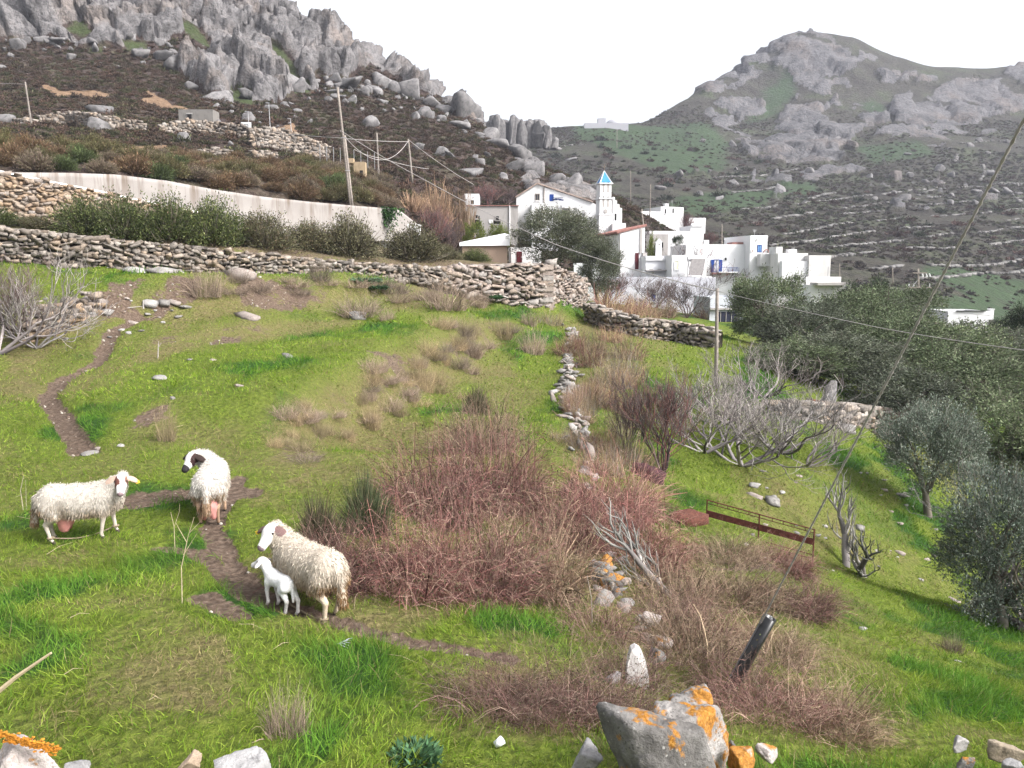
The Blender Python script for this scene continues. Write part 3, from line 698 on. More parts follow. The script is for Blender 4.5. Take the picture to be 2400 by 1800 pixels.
    if coping is not None:
        cv = np.concatenate([np.c_[Pn[:, :2] + nrm * .06, Pn[:, 3] - .02], np.c_[Pn[:, :2] + nrm * .06, Pn[:, 3] + .08], np.c_[bk, Pn[:, 3] + .08], np.c_[bk, Pn[:, 3] - .02]]) - ro
        obj('coping', mesh_np('coping', cv, np.concatenate([Fq, ends]), False, None, coping), root)
    return root
def wpath(pts): return [(*P(u, vb, Y)[:2], zof(vb, Y), zof(vt, Y)) for u, vb, vt, Y in pts]
def gpath(pts, S=A, drop=.05):
    """(u, v_base_on_ground, height)"""
    out = []
    for u, v, h in pts:
        g = S.hit(u, v); out.append((g[0], g[1], g[2] - drop, g[2] + h))
    return out
# long field wall running along the top of the pasture
stone_wall('dry_stone_wall', 'long low dry stone wall along the top of the pasture below the hedge', wpath([(-260, 585, 500, 30.6), (0, 609, 532, 31.2), (150, 622, 548, 31.8), (300, 632, 566, 32.5), (450, 645, 580, 33.7), (600, 656, 594, 35), (750, 655, 610, 37), (900, 654, 621, 39), (1050, 668, 627, 41.5)]), M_STONE_GREY, (.23, .145), big=.06)
# taller corner of the wall with squared quoins
cw = stone_wall('corner_wall', 'tall squared stone corner wall where the pasture ends below the olive tree', wpath([(1050, 672, 626, 41.6), (1110, 694, 622, 42.6), (1200, 712, 620, 43.8), (1290, 734, 619, 44.9), (1293, 735, 620, 45)]), M_STONE_PINK, (.36, .21), big=.05, ragged=.04)
stone_wall('rubble_wall', 'crumbling pinkish rubble wall turning back from the corner', wpath([(1294, 733, 621, 45.1), (1330, 728, 640, 46.2), (1358, 712, 652, 48), (1372, 705, 655, 50)]), M_STONE_PINK, (.24, .16), big=.05, ragged=.25)
qz, qt = zof(733, 45), zof(620, 45); nq = 9
for i in range(nq):      # squared quoins at the corner
    a, b, cc_ = P(1290, 700, 44.85), None, None; hh = (qt - qz) / nq; L_ = .95 if i % 2 else .6
    o = MB().box((0, 0, 0), (L_, .42, hh * .93)).build('quoin', M_STONE_PINK, cw); o.location = (a[0] - L_ / 2 + .12 - cw.location[0], a[1] - .06 - .02 * (i % 3) - cw.location[1], qz + hh * (i + .5) - cw.location[2]); o.rotation_euler = (0, .02 * math.sin(i * 2.3), .28)
# mortared wall on the far left with a whitewashed coping
M_WHITEWASH = simple_mat('whitewash', (.72, .70, .68), .9, .12, 3)
stone_wall('mortared_wall', 'tan mortared stone wall with white coping sloping down before the concrete wall', wpath([(-200, 560, 360, 42), (0, 560, 400, 44.5), (120, 545, 426, 46.5), (240, 535, 450, 48.5), (370, 520, 480, 51), (470, 512, 500, 53)]), M_STONE_TAN, (.33, .2), core=M_MORTAR, core_in=.03, ragged=.02, coping=M_WHITEWASH, cap_rows=False)
# field walls right of the pasture
stone_wall('field_wall', 'low mossy dry stone wall behind the bare bushes right of the corner', gpath([(1375, 752, 1.0), (1430, 775, .95), (1500, 790, .95), (1580, 800, .95), (1680, 815, .85)]), M_STONE_GREY, (.30, .17), ragged=.2)
stone_wall('olive_wall', 'grey dry stone wall under the dark olive trees', gpath([(1830, 975, .5), (1900, 985, .6), (1980, 995, .7), (2060, 1000, .75), (2110, 1015, .75), (2180, 1030, .7)]), M_STONE_GREY, (.40, .2), ragged=.25, big=.1)
stone_wall('bank_wall', 'tumbled row of pale stones by the trodden trail beside the fig thicket', gpath([(60, 800, .45), (130, 775, .6), (190, 745, .5), (235, 730, .5)]), M_STONE_TAN, (.24, .16), ragged=.5, has_core=False)
# concrete retaining wall
def mat_concrete():
    t = NT('stained_concrete'); c = t.coord(); p = t.pos()
    st = t.noise(1.0, 4, t.scale(p, (1.1, 1.1, .12)), .7)
    col = t.ramp(t.noise(.5, 4, p), [(.3, (.215, .198, .187)), (.7, (.275, .257, .244))])
    k = t.math('MULTIPLY', t.ramp(st, [(.50, 0.0), (.64, 1.0)]), t.attr('streak'))
    col = t.mix(t.math('MULTIPLY', k, .95), col, (.12, .092, .072))
    seam = t.ramp(t.math('FRACT', t.math('MULTIPLY', t.attr('run'), .26)), [(.0, 1.0), (.015, 0.0)])
    col = t.mix(t.math('MULTIPLY', seam, .6), col, (.14, .12, .11))
    return t.done(col, .9, t.bump(t.noise(9, 3, p), .2, .02))
cp = np.array(wpath([(40, 525, 404, 50), (170, 522, 405, 53), (280, 520, 409, 55.5), (400, 525, 424, 58.5), (500, 530, 443, 61), (620, 533, 461, 64), (730, 535, 473, 67), (830, 537, 482, 70), (905, 538, 488, 72.5), (935, 540, 491, 73.6), (985, 545, 530, 75.4)]))
Pn, L = resample(cp, 90); root = thing('retaining_wall', 'long pale concrete retaining wall with dark rain streaks', 'retaining wall', Pn[40][:3])
ro = np.array(root.location); d = np.gradient(Pn[:, :2], axis=0); d /= np.linalg.norm(d, axis=1, keepdims=True); nr = np.stack([d[:, 1], -d[:, 0]], -1)
rows = 14; n = len(Pn); Vs, st = [], []
for k in range(rows + 1):
    f = k / rows; Vs.append(np.c_[Pn[:, :2], Pn[:, 2] - 1 + (Pn[:, 3] - Pn[:, 2] + 1) * f]); st.append(np.full(n, f ** 1.6))
Vs.append(np.c_[Pn[:, :2] - nr * .35, Pn[:, 3]]); st.append(np.ones(n)); Vs.append(np.c_[Pn[:, :2] - nr * .35, Pn[:, 2] - 1]); st.append(np.zeros(n))
i = np.arange(n - 1); Fq = np.concatenate([np.stack([i + a * n, i + 1 + a * n, i + 1 + (a + 1) * n, i + (a + 1) * n], -1) for a in range(rows + 2)])
obj('wall_face', mesh_np('wall_face', np.concatenate(Vs) - ro, Fq, False, {'streak': np.concatenate(st), 'run': np.tile(np.linspace(0, L, n), rows + 3)}, mat_concrete()), root)
# small walls and ruins on the hillside (stones too small to tell apart)
def far_wall(name, label, pts, mat, ssz, **k): return stone_wall(name, label, wpath(pts), mat, ssz, limit=k.pop('limit', 0), **k)
def bwall(name, label, pts, mat=M_STONE_GREY, ssz=(.4, .28), **k):
    out = []
    for u, v, h in pts:
        g = B.hit(u, v); g[1] -= .0; out.append((g[0], g[1], g[2] - .4, g[2] + h))
    return stone_wall(name, label, out, mat, ssz, limit=0, thick=.8, ragged=.35, **k)
bwall('terrace_wall', 'grey rubble terrace wall high on the hillside beside the white pointed rock', [(95, 290, 1.0), (160, 292, 1.5), (220, 300, 1.6), (280, 304, 1.5), (345, 308, .9)])
bwall('terrace_wall', 'short low rubble wall beside the leftmost hillside pole', [(30, 292, .6), (60, 293, .8), (95, 292, .6)])
bwall('terrace_wall', 'long stepped rubble wall below the stone hut on the hillside', [(378, 312, 1.0), (440, 312, 1.6), (500, 318, 1.7), (575, 325, 1.6)])
bwall('terrace_wall', 'low broken rubble wall above the brown shrubs', [(468, 366, .6), (510, 368, .9), (550, 370, .6)])
bwall('terrace_wall', 'short broken rubble wall left of the big stone enclosure', [(592, 368, .6), (625, 372, .9), (655, 374, .5)])
bwall('enclosure_wall', 'big square stone enclosure wall below the basketball board', [(590, 345, 2.2), (640, 352, 2.6), (682, 360, 2.6), (735, 368, 2.2), (772, 374, 1.7)], ssz=(.42, .3))
# ------------------------------------------------------------------ village
def mat_plaster(name, col, dirt=.35, dirtcol=(.30, .29, .28), sc=1.2):
    t = NT(name); p = t.pos()
    n = t.noise(sc, 5, t.scale(p, (1, 1, .5)), .7)
    c = t.mix(t.math('MULTIPLY', t.ramp(n, [(.5, 0.0), (.72, 1.0)]), dirt), col, dirtcol)
    return t.done(c, .9, t.bump(t.noise(6, 3, p), .15, .02), .15)
M_WHITE = mat_plaster('white_limewash', (.60, .60, .61), .14)
M_WORN = mat_plaster('worn_white_plaster', (.52, .52, .52), .75, (.26, .24, .23), 1.6)
M_GREYPL = mat_plaster('grey_cement_plaster', (.30, .285, .275), .5, (.17, .16, .15))
M_BROWNPL = mat_plaster('brown_rubble_plaster', (.27, .20, .155), .5, (.16, .13, .11), 2.5)
M_TILE = simple_mat('red_roof_tile', (.23, .115, .10), .8, .3, 4)
M_BLUE = simple_mat('blue_paint', (.008, .045, .22), .5, .1)
M_SPIRE = simple_mat('sky_blue_paint', (.004, .15, .42), .5, .06)
M_RED = simple_mat('dark_red_paint', (.075, .008, .013), .6, .15)
M_GLASS = simple_mat('dark_window_glass', (.02, .022, .028), .15, .2, spec=.6)
M_DARK = simple_mat('dark_opening', (.012, .011, .011), .9, .2)
M_WOODF = simple_mat('weathered_frame', (.16, .13, .11), .8, .2)
M_METAL = simple_mat('galvanised_metal', (.35, .35, .36), .45, .15, metal=.7)
class House:
    def __init__(s, name, label, u, Y, yaw, w, d, vtop, vbase, cat='house', wall=M_WHITE, roof='flat', group=None):
        s.Y = Y; z0 = zof(vbase, Y); s.h = zof(vtop, Y) - z0; p = P(u, vbase, Y)
        s.k = Y / F; s.w = w; s.d = d; s.z0 = z0
        s.o = thing(name, label, cat, (p[0], p[1], z0), (0, 0, R(yaw)), group=group); s.wallm = wall
        if roof == 'flat':
            m = MB(); m.box((w / 2, d / 2, s.h / 2 - .6), (w, d, s.h + 1.2)); m.build('wall', wall, s.o)
            e = .22; r = MB()
            r.box((w / 2, .12 + .0, s.h + e / 2), (w + .06, .24, e)); r.box((w / 2, d - .12, s.h + e / 2), (w + .06, .24, e))
            r.box((.10, d / 2, s.h + e / 2 - .004), (.24, d - .5, e)); r.box((w - .10, d / 2, s.h + e / 2 - .004), (.24, d - .5, e)); r.build('parapet', wall, s.o)
    def px(s, n): return n * s.k
    def lz(s, v): return zof(v, s.Y) - s.z0
    def poly_front(s, pts, d=None, mat=None, name='wall', y0=0.0):
        """pts in local (x, z), extruded back"""
        d = d or s.d; n = len(pts); V = [(x, y0, z) for x, z in pts] + [(x, y0 + d, z) for x, z in pts]
        m = MB(); m.add(V, [tuple(range(n)), tuple(range(n, 2 * n))[::-1]] + [(i, n + i, n + (i + 1) % n, (i + 1) % n) for i in range(n)])
        return m.build(name, mat or s.wallm, s.o)
    def box(s, name, c, dm, mat, parent=None, rz=0): return MB().box(c, dm, rz).build(name, mat, parent or s.o)
    def window(s, x, z, w, h, pane=M_GLASS, frame=M_WOODF, face='front', shutters=None, name='window', sill=True, bars=True):
        """centre x, z on a face"""
        def T(c, dm):
            if face == 'front': return (c[0], c[1], c[2]), dm
            if face == 'left': return (c[1], c[0], c[2]), (dm[1], dm[0], dm[2])
            return (s.w - c[1], c[0], c[2]), (dm[1], dm[0], dm[2])
        fr = MB(); b = .07
        for c, dm in (((x - w / 2, -.03, z), (b, .1, h + b)), ((x + w / 2, -.03, z), (b, .1, h + b)), ((x, -.03, z + h / 2), (w - b, .1, b)), ((x, -.03, z - h / 2), (w - b, .1, b))): fr.box(*T(c, dm))
        if bars: fr.box(*T((x, -.025, z), (b * .6, .07, h - b)))
        f = fr.build(name, frame, s.o)
        c, dm = T((x, -.012, z), (w - b * .8, .03, h - b * .8)); s.box('pane', c, dm, pane, f)
        if sill: c, dm = T((x, -.07, z - h / 2 - .08), (w + .24, .16, .07)); s.box('sill', c, dm, s.wallm, f)
        if shutters:
            for q in (-1, 1): c, dm = T((x + q * (w / 2 + w * .27), -.055, z), (w * .5, .05, h + .05)); s.box('shutter', c, dm, shutters, f)
        return f
    def door(s, x, w, h, mat, face='front', z=0.0):
        def T(c, dm): return (c, dm) if face == 'front' else ((c[1], c[0], c[2]), (dm[1], dm[0], dm[2]))
        c, dm = T((x, -.02, z + h / 2), (w, .07, h)); dd = s.box('door', c, dm, mat)
        c, dm = T((x + w * .35, -.075, z + h * .48), (.05, .04, .12)); s.box('handle', c, dm, M_METAL, dd); return dd
    def chimney(s, x, y, w, h, z=None, cap=True):
        z = s.h if z is None else z; m = MB(); m.box((x, y, z + h / 2), (w, w, h)); c = m.build('chimney', s.wallm, s.o)
        if cap: s.box('chimney_cap', (x, y, z + h + .05), (w * 1.25, w * 1.25, .1), s.wallm, c)
        return c
# --- parish hall with the lopsided gable
Y = 104.0; k = Y / F
h = House('parish_hall', 'white gabled hall with blue shuttered window left of the bell tower', 1210, Y, 0, 190 * k, 13, 463, 575, 'church hall', roof=None)
def L(u, v): return ((u - 1210) * k * 1.0, zof(v, Y) - h.z0)
h.poly_front([L(1210, 620), L(1274, 620), L(1274, 438), L(1258, 432), L(1210, 463)], mat=M_WORN, name='worn_gable')
h.poly_front([L(1274.2, 620), L(1400, 620), L(1400, 482), L(1384, 475), L(1274.2, 438.2)], name='wall')
rf = MB()
for (a, b) in ((L(1208, 463.6), L(1258, 431.2)), (L(1258, 431.2), L(1386, 475))):
    (x0, z0), (x1, z1) = a, b; rf.add([(x0, -.25, z0), (x1, -.25, z1), (x1, 13.2, z1), (x0, 13.2, z0), (x0, -.25, z0 + .16), (x1, -.25, z1 + .16), (x1, 13.2, z1 + .16), (x0, 13.2, z0 + .16)], [(3, 2, 1, 0), (4, 5, 6, 7), (0, 1, 5, 4), (1, 2, 6, 5), (2, 3, 7, 6), (3, 0, 4, 7)])
rf.build('roof', simple_mat('grey_brown_tile', (.27, .21, .18), .9, .3, 3), h.o)
x, z = L(1258.5, 462); h.window(x, z, 9 * k, 14 * k)
x, z = L(1291, 463.5); h.window(x, z, 8 * k, 14 * k, M_BLUE, M_BLUE)
x, z = L(1273.5, 490); h.box('downpipe', (x, -.07, z + 1.2), (.12, .12, 3.4), M_WOODF)
x, z = L(1294, 481); b = MB(); w = 100 * k; b.box((L(1294, 0)[0], -1.6, z / 2 - .5), (w, 3.1, z + 1.0)); b.build('lower_block', M_WHITE, h.o)
h.box('porch_opening', (L(1322, 0)[0], -3.17, z - 2.1), (12 * k, .06, 2.6), M_GREYPL); h.box('porch_pillar', (L(1334, 0)[0], -3.3, z - 1.9), (.45, .45, 3.4), M_WHITE); h.box('porch_lintel', (L(1328, 0)[0], -3.3, z - .42), (1.9, .5, .4), M_WHITE)
x, z = L(1356, 512); h.window(x, z, .22, .9, M_DARK, M_WHITE, sill=False, bars=False)
x, z = L(1366, 515); h.box('drainpipe', (x, -.06, z), (.08, .09, 2.4), M_GREYPL)
aw = MB()
for q in range(5): aw.box(((q - 2) * .28, 0, .06 * math.sin(q)), (.30, .12, .16 + .05 * (q % 2)), 0)
aw.box((0, -.02, .22), (1.25, .1, .07)); p = P(1308, 468, 103.75)
tag(aw.build('rolled_awning', simple_mat('navy_cloth', (.02, .03, .08), .9, .5, 3), loc=tuple(p)), 'dark blue rolled awning on the hall wall beside the blue shutter', 'awning')
# --- bell tower with the blue spire
Y = 99.0; k = Y / F
h = House('bell_tower', 'slender white bell tower with a bright blue pointed spire', 1405, Y, 12, 27 * k, 27 * k, 428, 560, 'bell tower', roof=None)
w = h.w
for nm, v0, v1, gw in (('base', 575, 503, .10), ('lower_stage', 503, 466, .04), ('upper_stage', 464.5, 430, .0)):
    z0, z1 = h.lz(v0), h.lz(v1); MB().box((w / 2, w / 2, (z0 + z1) / 2), (w + gw * 2, w + gw * 2, z1 - z0)).build(nm, M_WHITE, h.o)
for v in (503, 465.2, 429.5): MB().box((w / 2, w / 2, h.lz(v)), (w + .34, w + .34, .12)).build('cornice', M_WHITE, h.o)
def arch(cx_, z0, ww, hh, y=-.012, n=8):
    pts = [(cx_ - ww / 2, z0), (cx_ + ww / 2, z0)] + [(cx_ + ww / 2 * math.cos(a), z0 + hh - ww / 2 + ww / 2 * math.sin(a)) for a in np.linspace(0, math.pi, n)]
    return pts
for v0 in (485, 451):
    for f_ in (.30, .70):
        for face in ('front', 'right'):
            g = .045 if v0 > 470 else .005
            pts = arch(w * f_, h.lz(v0) - (.0), 4.2 * k, 20 * k); n = len(pts)
            V = [(x, -g - .02, z) for x, z in pts] + [(x, -g + .12, z) for x, z in pts]
            if face == 'right': V = [(w - y, x, z) for x, y, z in V]
            m = MB(); m.add(V, [tuple(range(n)), tuple(range(n, 2 * n))[::-1]] + [(i, n + i, n + (i + 1) % n, (i + 1) % n) for i in range(n)]); m.build('louvre_opening', M_GREYPL, h.o)
            hr = MB(); c = (w * f_, -g - .03, h.lz(v0) + 22.5 * k); c = (w - c[1], c[0], c[2]) if face == 'right' else c; hr.box(c, (.14, .06, .14) if face == 'front' else (.06, .14, .14)); hr.build('round_vent', M_DARK, h.o)
pts = arch(w / 2, h.lz(499), 8 * k, 9 * k); n = len(pts); m = MB(); m.add([(x, -.14, z) for x, z in pts] + [(x, .1, z) for x, z in pts], [tuple(range(n)), tuple(range(n, 2 * n))[::-1]] + [(i, n + i, n + (i + 1) % n, (i + 1) % n) for i in range(n)]); m.build('niche', M_GREYPL, h.o)
zb, zt = h.lz(428.2), h.lz(398); ap = (w / 2, w / 2, zt)
sp = MB(); e = .03; cs = [(-e, -e, zb), (w + e, -e, zb), (w + e, w + e, zb), (-e, w + e, zb)]; sp.add(cs + [ap], [(0, 1, 4), (1, 2, 4), (2, 3, 4), (3, 0, 4), (3, 2, 1, 0)]); spo = sp.build('spire', M_SPIRE, h.o)
ed = MB()
for c in cs: ed.tube([c, ap], [.08, .04], 4)
ed.build('spire_edge', M_WHITE, spo); cr = MB(); cr.box((w / 2, w / 2, zt + .35), (.06, .06, .9)); cr.box((w / 2, w / 2, zt + .45), (.4, .06, .06)); cr.build('cross', M_WOODF, spo)
# --- church nave beside the tower with stepped parapet
h = House('church', 'white church front with stepped parapet right of the bell tower', 1383, 99.6, 0, 73 * k, 9, 505, 575, 'church', roof=None)
def L(u, v): return ((u - 1383) * k, zof(v, Y) - h.z0)
h.poly_front([L(1383, 620), L(1456, 620), L(1456, 487), L(1450, 486), L(1450, 478), L(1444, 477), L(1444, 469), L(1439, 468), L(1439, 461), L(1434, 460), L(1434, 506), L(1383, 506)])
x, z = L(1441, 508); h.window(x, z, .3, .9, M_DARK, M_WHITE, sill=False, bars=False)
x, z = L(1393, 520); h.box('drainpipe', (x, -.06, z), (.07, .09, 1.8), M_GREYPL)
h.box('porch_block', (L(1446, 0)[0], -.8, L(0, 524)[1] / 2 - .4), (30 * k, 1.5, L(0, 524)[1] + .8), M_WHITE)
# --- house with the red tiled roof
Y = 88.0; k = Y / F
h = House('tiled_house', 'tall white house with a sloping red tile roof beside the olive tree', 1448, Y, 8.5, 62 * k, 12, 545, 690, 'house', roof=None)
z1, z2 = h.lz(548), h.lz(531); w = h.w
m = MB(); m.add([(0, 0, -1.5), (w, 0, -1.5), (w, 0, z2), (0, 0, z1), (0, 12, -1.5), (w, 12, -1.5), (w, 12, z2), (0, 12, z1)], [(0, 1, 2, 3), (5, 4, 7, 6), (4, 0, 3, 7), (1, 5, 6, 2), (3, 2, 6, 7), (0, 4, 5, 1)]); m.build('wall', M_WHITE, h.o)
rf = h.poly_front([(-.25, z1 + .02), (w + .15, z2 + .04), (w + .15, z2 + .2), (-.25, z1 + .2)], 12.3, M_TILE, 'roof', -.12)
for q in range(16):
    m = MB(); y = .1 + q * .76; m.tube([(-.3, y, z1 + .22), (w + .18, y, z2 + .22)], .11, 6); m.build('roof_tile', M_TILE, rf)
h.window(4.4, h.lz(615), 1.0, 2.0, M_RED, M_RED, 'left'); x = 44 * k; h.window(x, h.lz(612), .32, 1.7, M_RED, M_RED, bars=False)
h.window(8.0, h.lz(640), .8, 1.6, M_RED, M_RED, 'left')
m = MB(); m.tube([(.12, -.06, -1.2), (.12, -.06, z1)], .06, 6); m.build('downpipe', M_GREYPL, h.o)
h.box('side_pilaster', (53 * k, -.05, h.lz(565)), (.28, .12, 2.6), M_GREYPL); h.box('meter_box', (62 * k, -.1, h.lz(597)), (.5, .2, .45), M_GREYPL)
h.box('front_terrace', (-.8, -1.6, h.lz(668) / 2 - .6), (7.0, 3.0, h.lz(668) + 1.2), M_WHITE)
# --- grey house with the door, left of the hall
Y = 97.0; k = Y / F
h = House('grey_house', 'low grey plastered house with a dark doorway left of the white hall', 1095, Y, 0, 117 * k, 8, 488, 560, 'house', M_GREYPL)
h.box('roof_edge', (h.w / 2, .1, h.h + .3), (h.w + .2, .5, .09), M_TILE); h.door(23 * k, 12 * k, 1.6, M_DARK, z=h.lz(538))
h.window(22 * k, h.lz(508), .35, .45, M_DARK, M_GREYPL, bars=False); h.window(70 * k, h.lz(511), .4, .5, M_DARK, M_GREYPL, bars=False); h.window(69 * k, h.lz(521), .9, .5, M_DARK, M_GREYPL, bars=False, sill=False)
m = MB(); m.tube([(98 * k, -.09, -.8), (98 * k, -.09, h.h + .3)], .08, 6); m.build('downpipe', M_WHITE, h.o)
h.box('white_panel', (55 * k, -.03, h.lz(519)), (.5, .06, .4), M_WHITE)
# --- shed with white roof below
Y = 62.0; k = Y / F
h = House('white_roofed_shed', 'low brown shed with a long sloping white roof above the corner wall', 1084, Y, 4, 104 * k, 6, 580, 625, 'shed', M_BROWNPL, roof=None)
m = MB(); z1, z2 = h.lz(576), h.lz(553); m.add([(0, 0, -1), (h.w, 0, -1), (h.w, 0, z1 + .1), (0, 0, z1), (0, 6, -1), (h.w, 6, -1), (h.w, 6, z1 + .6), (0, 6, z1)], [(0, 1, 2, 3), (5, 4, 7, 6), (4, 0, 3, 7), (1, 5, 6, 2), (3, 2, 6, 7), (0, 4, 5, 1)]); m.build('wall', M_BROWNPL, h.o)
m = MB(); m.add([(-.2, -.2, z1 - .02), (h.w + .2, -.2, z1 + .02), (h.w + .2, 0.1, z2 + .1), (-.2, 0, z1 + .25), (-.2, 6, z1 + .3), (h.w + .2, 6, z2 + .5)], [(0, 1, 2, 3), (3, 2, 5, 4), (0, 3, 4), (1, 5, 2), (0, 4, 5, 1)]); m.build('roof', M_WHITE, h.o)
# --- white yard wall and outbuilding behind the olive tree
h = House('garden_store', 'small white store with a dark red door behind the olive tree', 1198, 68, 3, 70 * 68 / F, 4, 585, 625, 'store'); h.door(19 * 68 / F, .45, .9, M_RED, z=h.lz(615))
h = House('garden_wall', 'grey-white garden wall under the olive tree left of the tiled house', 1345, 78, 0, 78 * 78 / F, .5, 622, 655, 'wall', mat_plaster('bluish_white', (.60, .61, .63), .2))  # faintly bluish white plaster
# --- far white patches behind the reeds and the lower block of the retaining wall
h = House('hidden_cottage', 'small white cottage half hidden behind bare purple trees', 1090, 112, 0, 32 * 112 / F, 5, 458, 490, 'cottage'); h.window(1.0, h.h * .5, .5, .6, M_DARK, M_WHITE, bars=False)
h = House('white_block', 'white rendered block under the end of the concrete retaining wall', 868, 74.2, 2, 116 * 74 / F, 1.0, 531, 600, 'wall'); 
# --- upper white house with the chimney
Y = 150.0; k = Y / F
h = House('hill_house', 'white cube house with a chimney alone on the slope right of the spire', 1548, Y, 20, 60 * k, 7, 487, 530, 'house')
m = MB(); m.box((-2.6, 2.0, h.h / 2 - .6), (5.2, 4.0, h.h - .2)); m.build('side_wing', M_WHITE, h.o); h.box('blue_door', (-5.23, 1.9, h.lz(502)), (.06, 1.3, 2.0), M_BLUE)
h.chimney(24 * k, 1.5, .7, 10 * k); h.window(12 * k, h.lz(495), .4, .9, M_DARK, M_WHITE, bars=False); h.window(32 * k, h.lz(493), .4, .9, M_DARK, M_WHITE, bars=False)
m = MB(); m.box((-7.4, 1.0, h.lz(500)), (1.9, 1.6, 26 * k)); m.build('stair_tower', M_WHITE, h.o)
Y = 160.0; h = House('flat_hut', 'tiny white flat-roofed hut on the slope right of the cube house', 1614, Y, 10, 41 * Y / F, 4, 513, 532, 'hut'); h.door(.7, .6, .9, M_GREYPL)
# --- middle row
Y = 112.0; k = Y / F
h = House('vaulted_house', 'long white house with a raised rounded end above the blue shuttered house', 1520, Y, 6, 130 * k, 6, 545, 600, 'house')
m = MB(); m.box((115 * k, 3, h.h + .45), (28 * k, 5, 1.1)); m.build('raised_end', M_WHITE, h.o); m = MB(); m.tube([(103 * k, .6, h.h + 1.0), (129 * k, .6, h.h + 1.0)], .28, 8); m.build('rounded_ridge', M_WHITE, h.o)
h.box('end_pier', (137 * k, .6, h.lz(575)), (12 * k, 1.4, 25 * k), M_WHITE); h.window(136 * k, h.lz(575), .25, .7, M_DARK, M_WHITE, bars=False, sill=False)
Y = 98.0; k = Y / F
h = House('ruined_cottage', 'roofless grey stone ruin between the tiled house and the vaulted house', 1527, Y, 4, 38 * k, 3, 553, 606, 'ruin', M_GREYPL); h.window(1.2, h.h * .6, .4, .7, M_DARK, M_GREYPL, bars=False)
h = House('pointed_chimney', 'white pointed chimney shaft before the grey ruin', 1538, 91, 3, 12 * 91 / F, .6, 568, 606, 'chimney', roof=None)
m = MB(); w = h.w; m.box((w / 2, .3, h.h / 2 - .5), (w, .6, h.h + 1)); m.build('shaft', M_WHITE, h.o); m = MB(); m.add([(-.06, -.06, h.h), (w + .06, -.06, h.h), (w + .06, .66, h.h), (-.06, .66, h.h), (w / 2, -.06, h.h + .42), (w / 2, .66, h.h + .42)], [(0, 1, 4), (2, 3, 5), (0, 4, 5, 3), (1, 2, 5, 4), (0, 3, 2, 1)]); m.build('cap', M_WHITE, h.o); h.box('vent', (w / 2, -.02, h.h - .25), (.12, .06, .12), M_DARK)
Y = 86.0; k = Y / F
h = House('terrace_house', 'low white terrace house below the pointed chimney', 1512, Y, 4, 64 * k, 6, 605, 690, 'house', mat_plaster('cool_white', (.58, .585, .61), .14)); h.box('ledge', (h.w / 2, -.3, h.lz(634)), (h.w + .2, .6, .12), M_GREYPL)
for q in range(3): h.box('roof_pot', (.5 + q * .9, -.35, h.lz(632.5)), (.35, .25, .16), M_GREYPL)
h.box('cornice', (h.w / 2, -.1, h.h - .1), (h.w + .1, .2, .3), M_WHITE)
Y = 84.0; k = Y / F
h = House('solar_house', 'low white house carrying a tilted solar water heater', 1573, Y, 8, 84 * k, 6, 603, 690, 'house'); h.window(11 * k, h.lz(622), .45, .95, mat_plaster('pale_yellow', (.6, .6, .45), .1), M_WHITE, bars=False, sill=False)
h.box('front_step', (h.w * .72, -.8, h.lz(648) / 2), (h.w * .55, 1.5, h.lz(648)), M_WHITE)
sh = thing('solar_heater', 'tilted solar panel with a water tank on the low white house', 'solar heater', P(1632, 648, 82.6), (0, 0, R(8)))
tl = R(35); cc = np.array([0, 0, .95]); m = MB(); Mx = np.array([[1, 0, 0], [0, math.cos(-1.1), -math.sin(-1.1)], [0, math.sin(-1.1), math.cos(-1.1)]]); m.box((0, -.1, .95), (1.5, .09, 1.75), M=np.array([[1, 0, .28], [0, .86, .3], [0, -.3, .95]])); m.build('panel', simple_mat('collector_glass', (.10, .09, .09), .2, .2, spec=.6), sh)
m = MB(); m.tube([(-.8, .45, 1.75), (.75, .45, 1.75)], .26, 10); m.build('tank', M_METAL, sh)
for a, b in (((-.75, .5, 0), (-.75, .45, 1.6)), ((.75, .5, 0), (.75, .45, 1.6)), ((-.75, -.5, 0), (-.75, .45, 1.5)), ((.75, -.5, 0), (.75, .45, 1.5))): MB().tube([a, b], .035, 4).build('stand_leg', M_METAL, sh)
Y = 95.0; k = Y / F
h = House('blue_shutter_house', 'long white house with bright blue shutters in the middle of the village', 1605, Y, 2, 150 * k, 8, 577, 690, 'house', mat_plaster('soft_white', (.58, .585, .605), .14))
h.window(72 * k, h.lz(623), 13 * k, 27 * k, mat_plaster('curtain', (.55, .55, .58), .2), M_BLUE, shutters=M_BLUE); h.box('red_planter', (72 * k, -.2, h.lz(641)), (1.1, .3, .22), M_TILE)
h.box('roof_strip', (128 * k, 1.5, h.h + .35), (36 * k, 2.0, .28), M_TILE); h.box('wall_lamp', (93 * k, -.08, h.lz(607)), (.15, .15, .3), M_DARK)
rl = MB()
for q in range(14): rl.box((94 * k + q * .11, -.5, h.lz(632)), (.025, .025, 10 * k))
rl.box((100 * k, -.5, h.lz(627)), (1.9, .04, .04)); rl.build('balcony_railing', M_BLUE, h.o); h.box('balcony', (98 * k, -.35, h.lz(638)), (2.4, .7, .15), M_WHITE)
m = MB(); m.tube([(-.1, -.1, h.lz(650)), (-.1, -.1, h.h - .3)], .05, 6); m.build('downpipe', M_GREYPL, h.o)
Y = 94.0; k = Y / F
h = House('chimney_house', 'tall white house with a chimney at the right of the blue shutter house', 1754, Y, 10, 42 * k, 7, 556, 690, 'house')
h.chimney(46 * k, 1.2, .5, 20 * k, h.lz(575)); m = MB(); m.box((54 * k, 2.2, h.lz(600) / 2 - .4), (24 * k, 3.5, h.lz(566) * .98)); m.build('side_wing', M_WHITE, h.o)
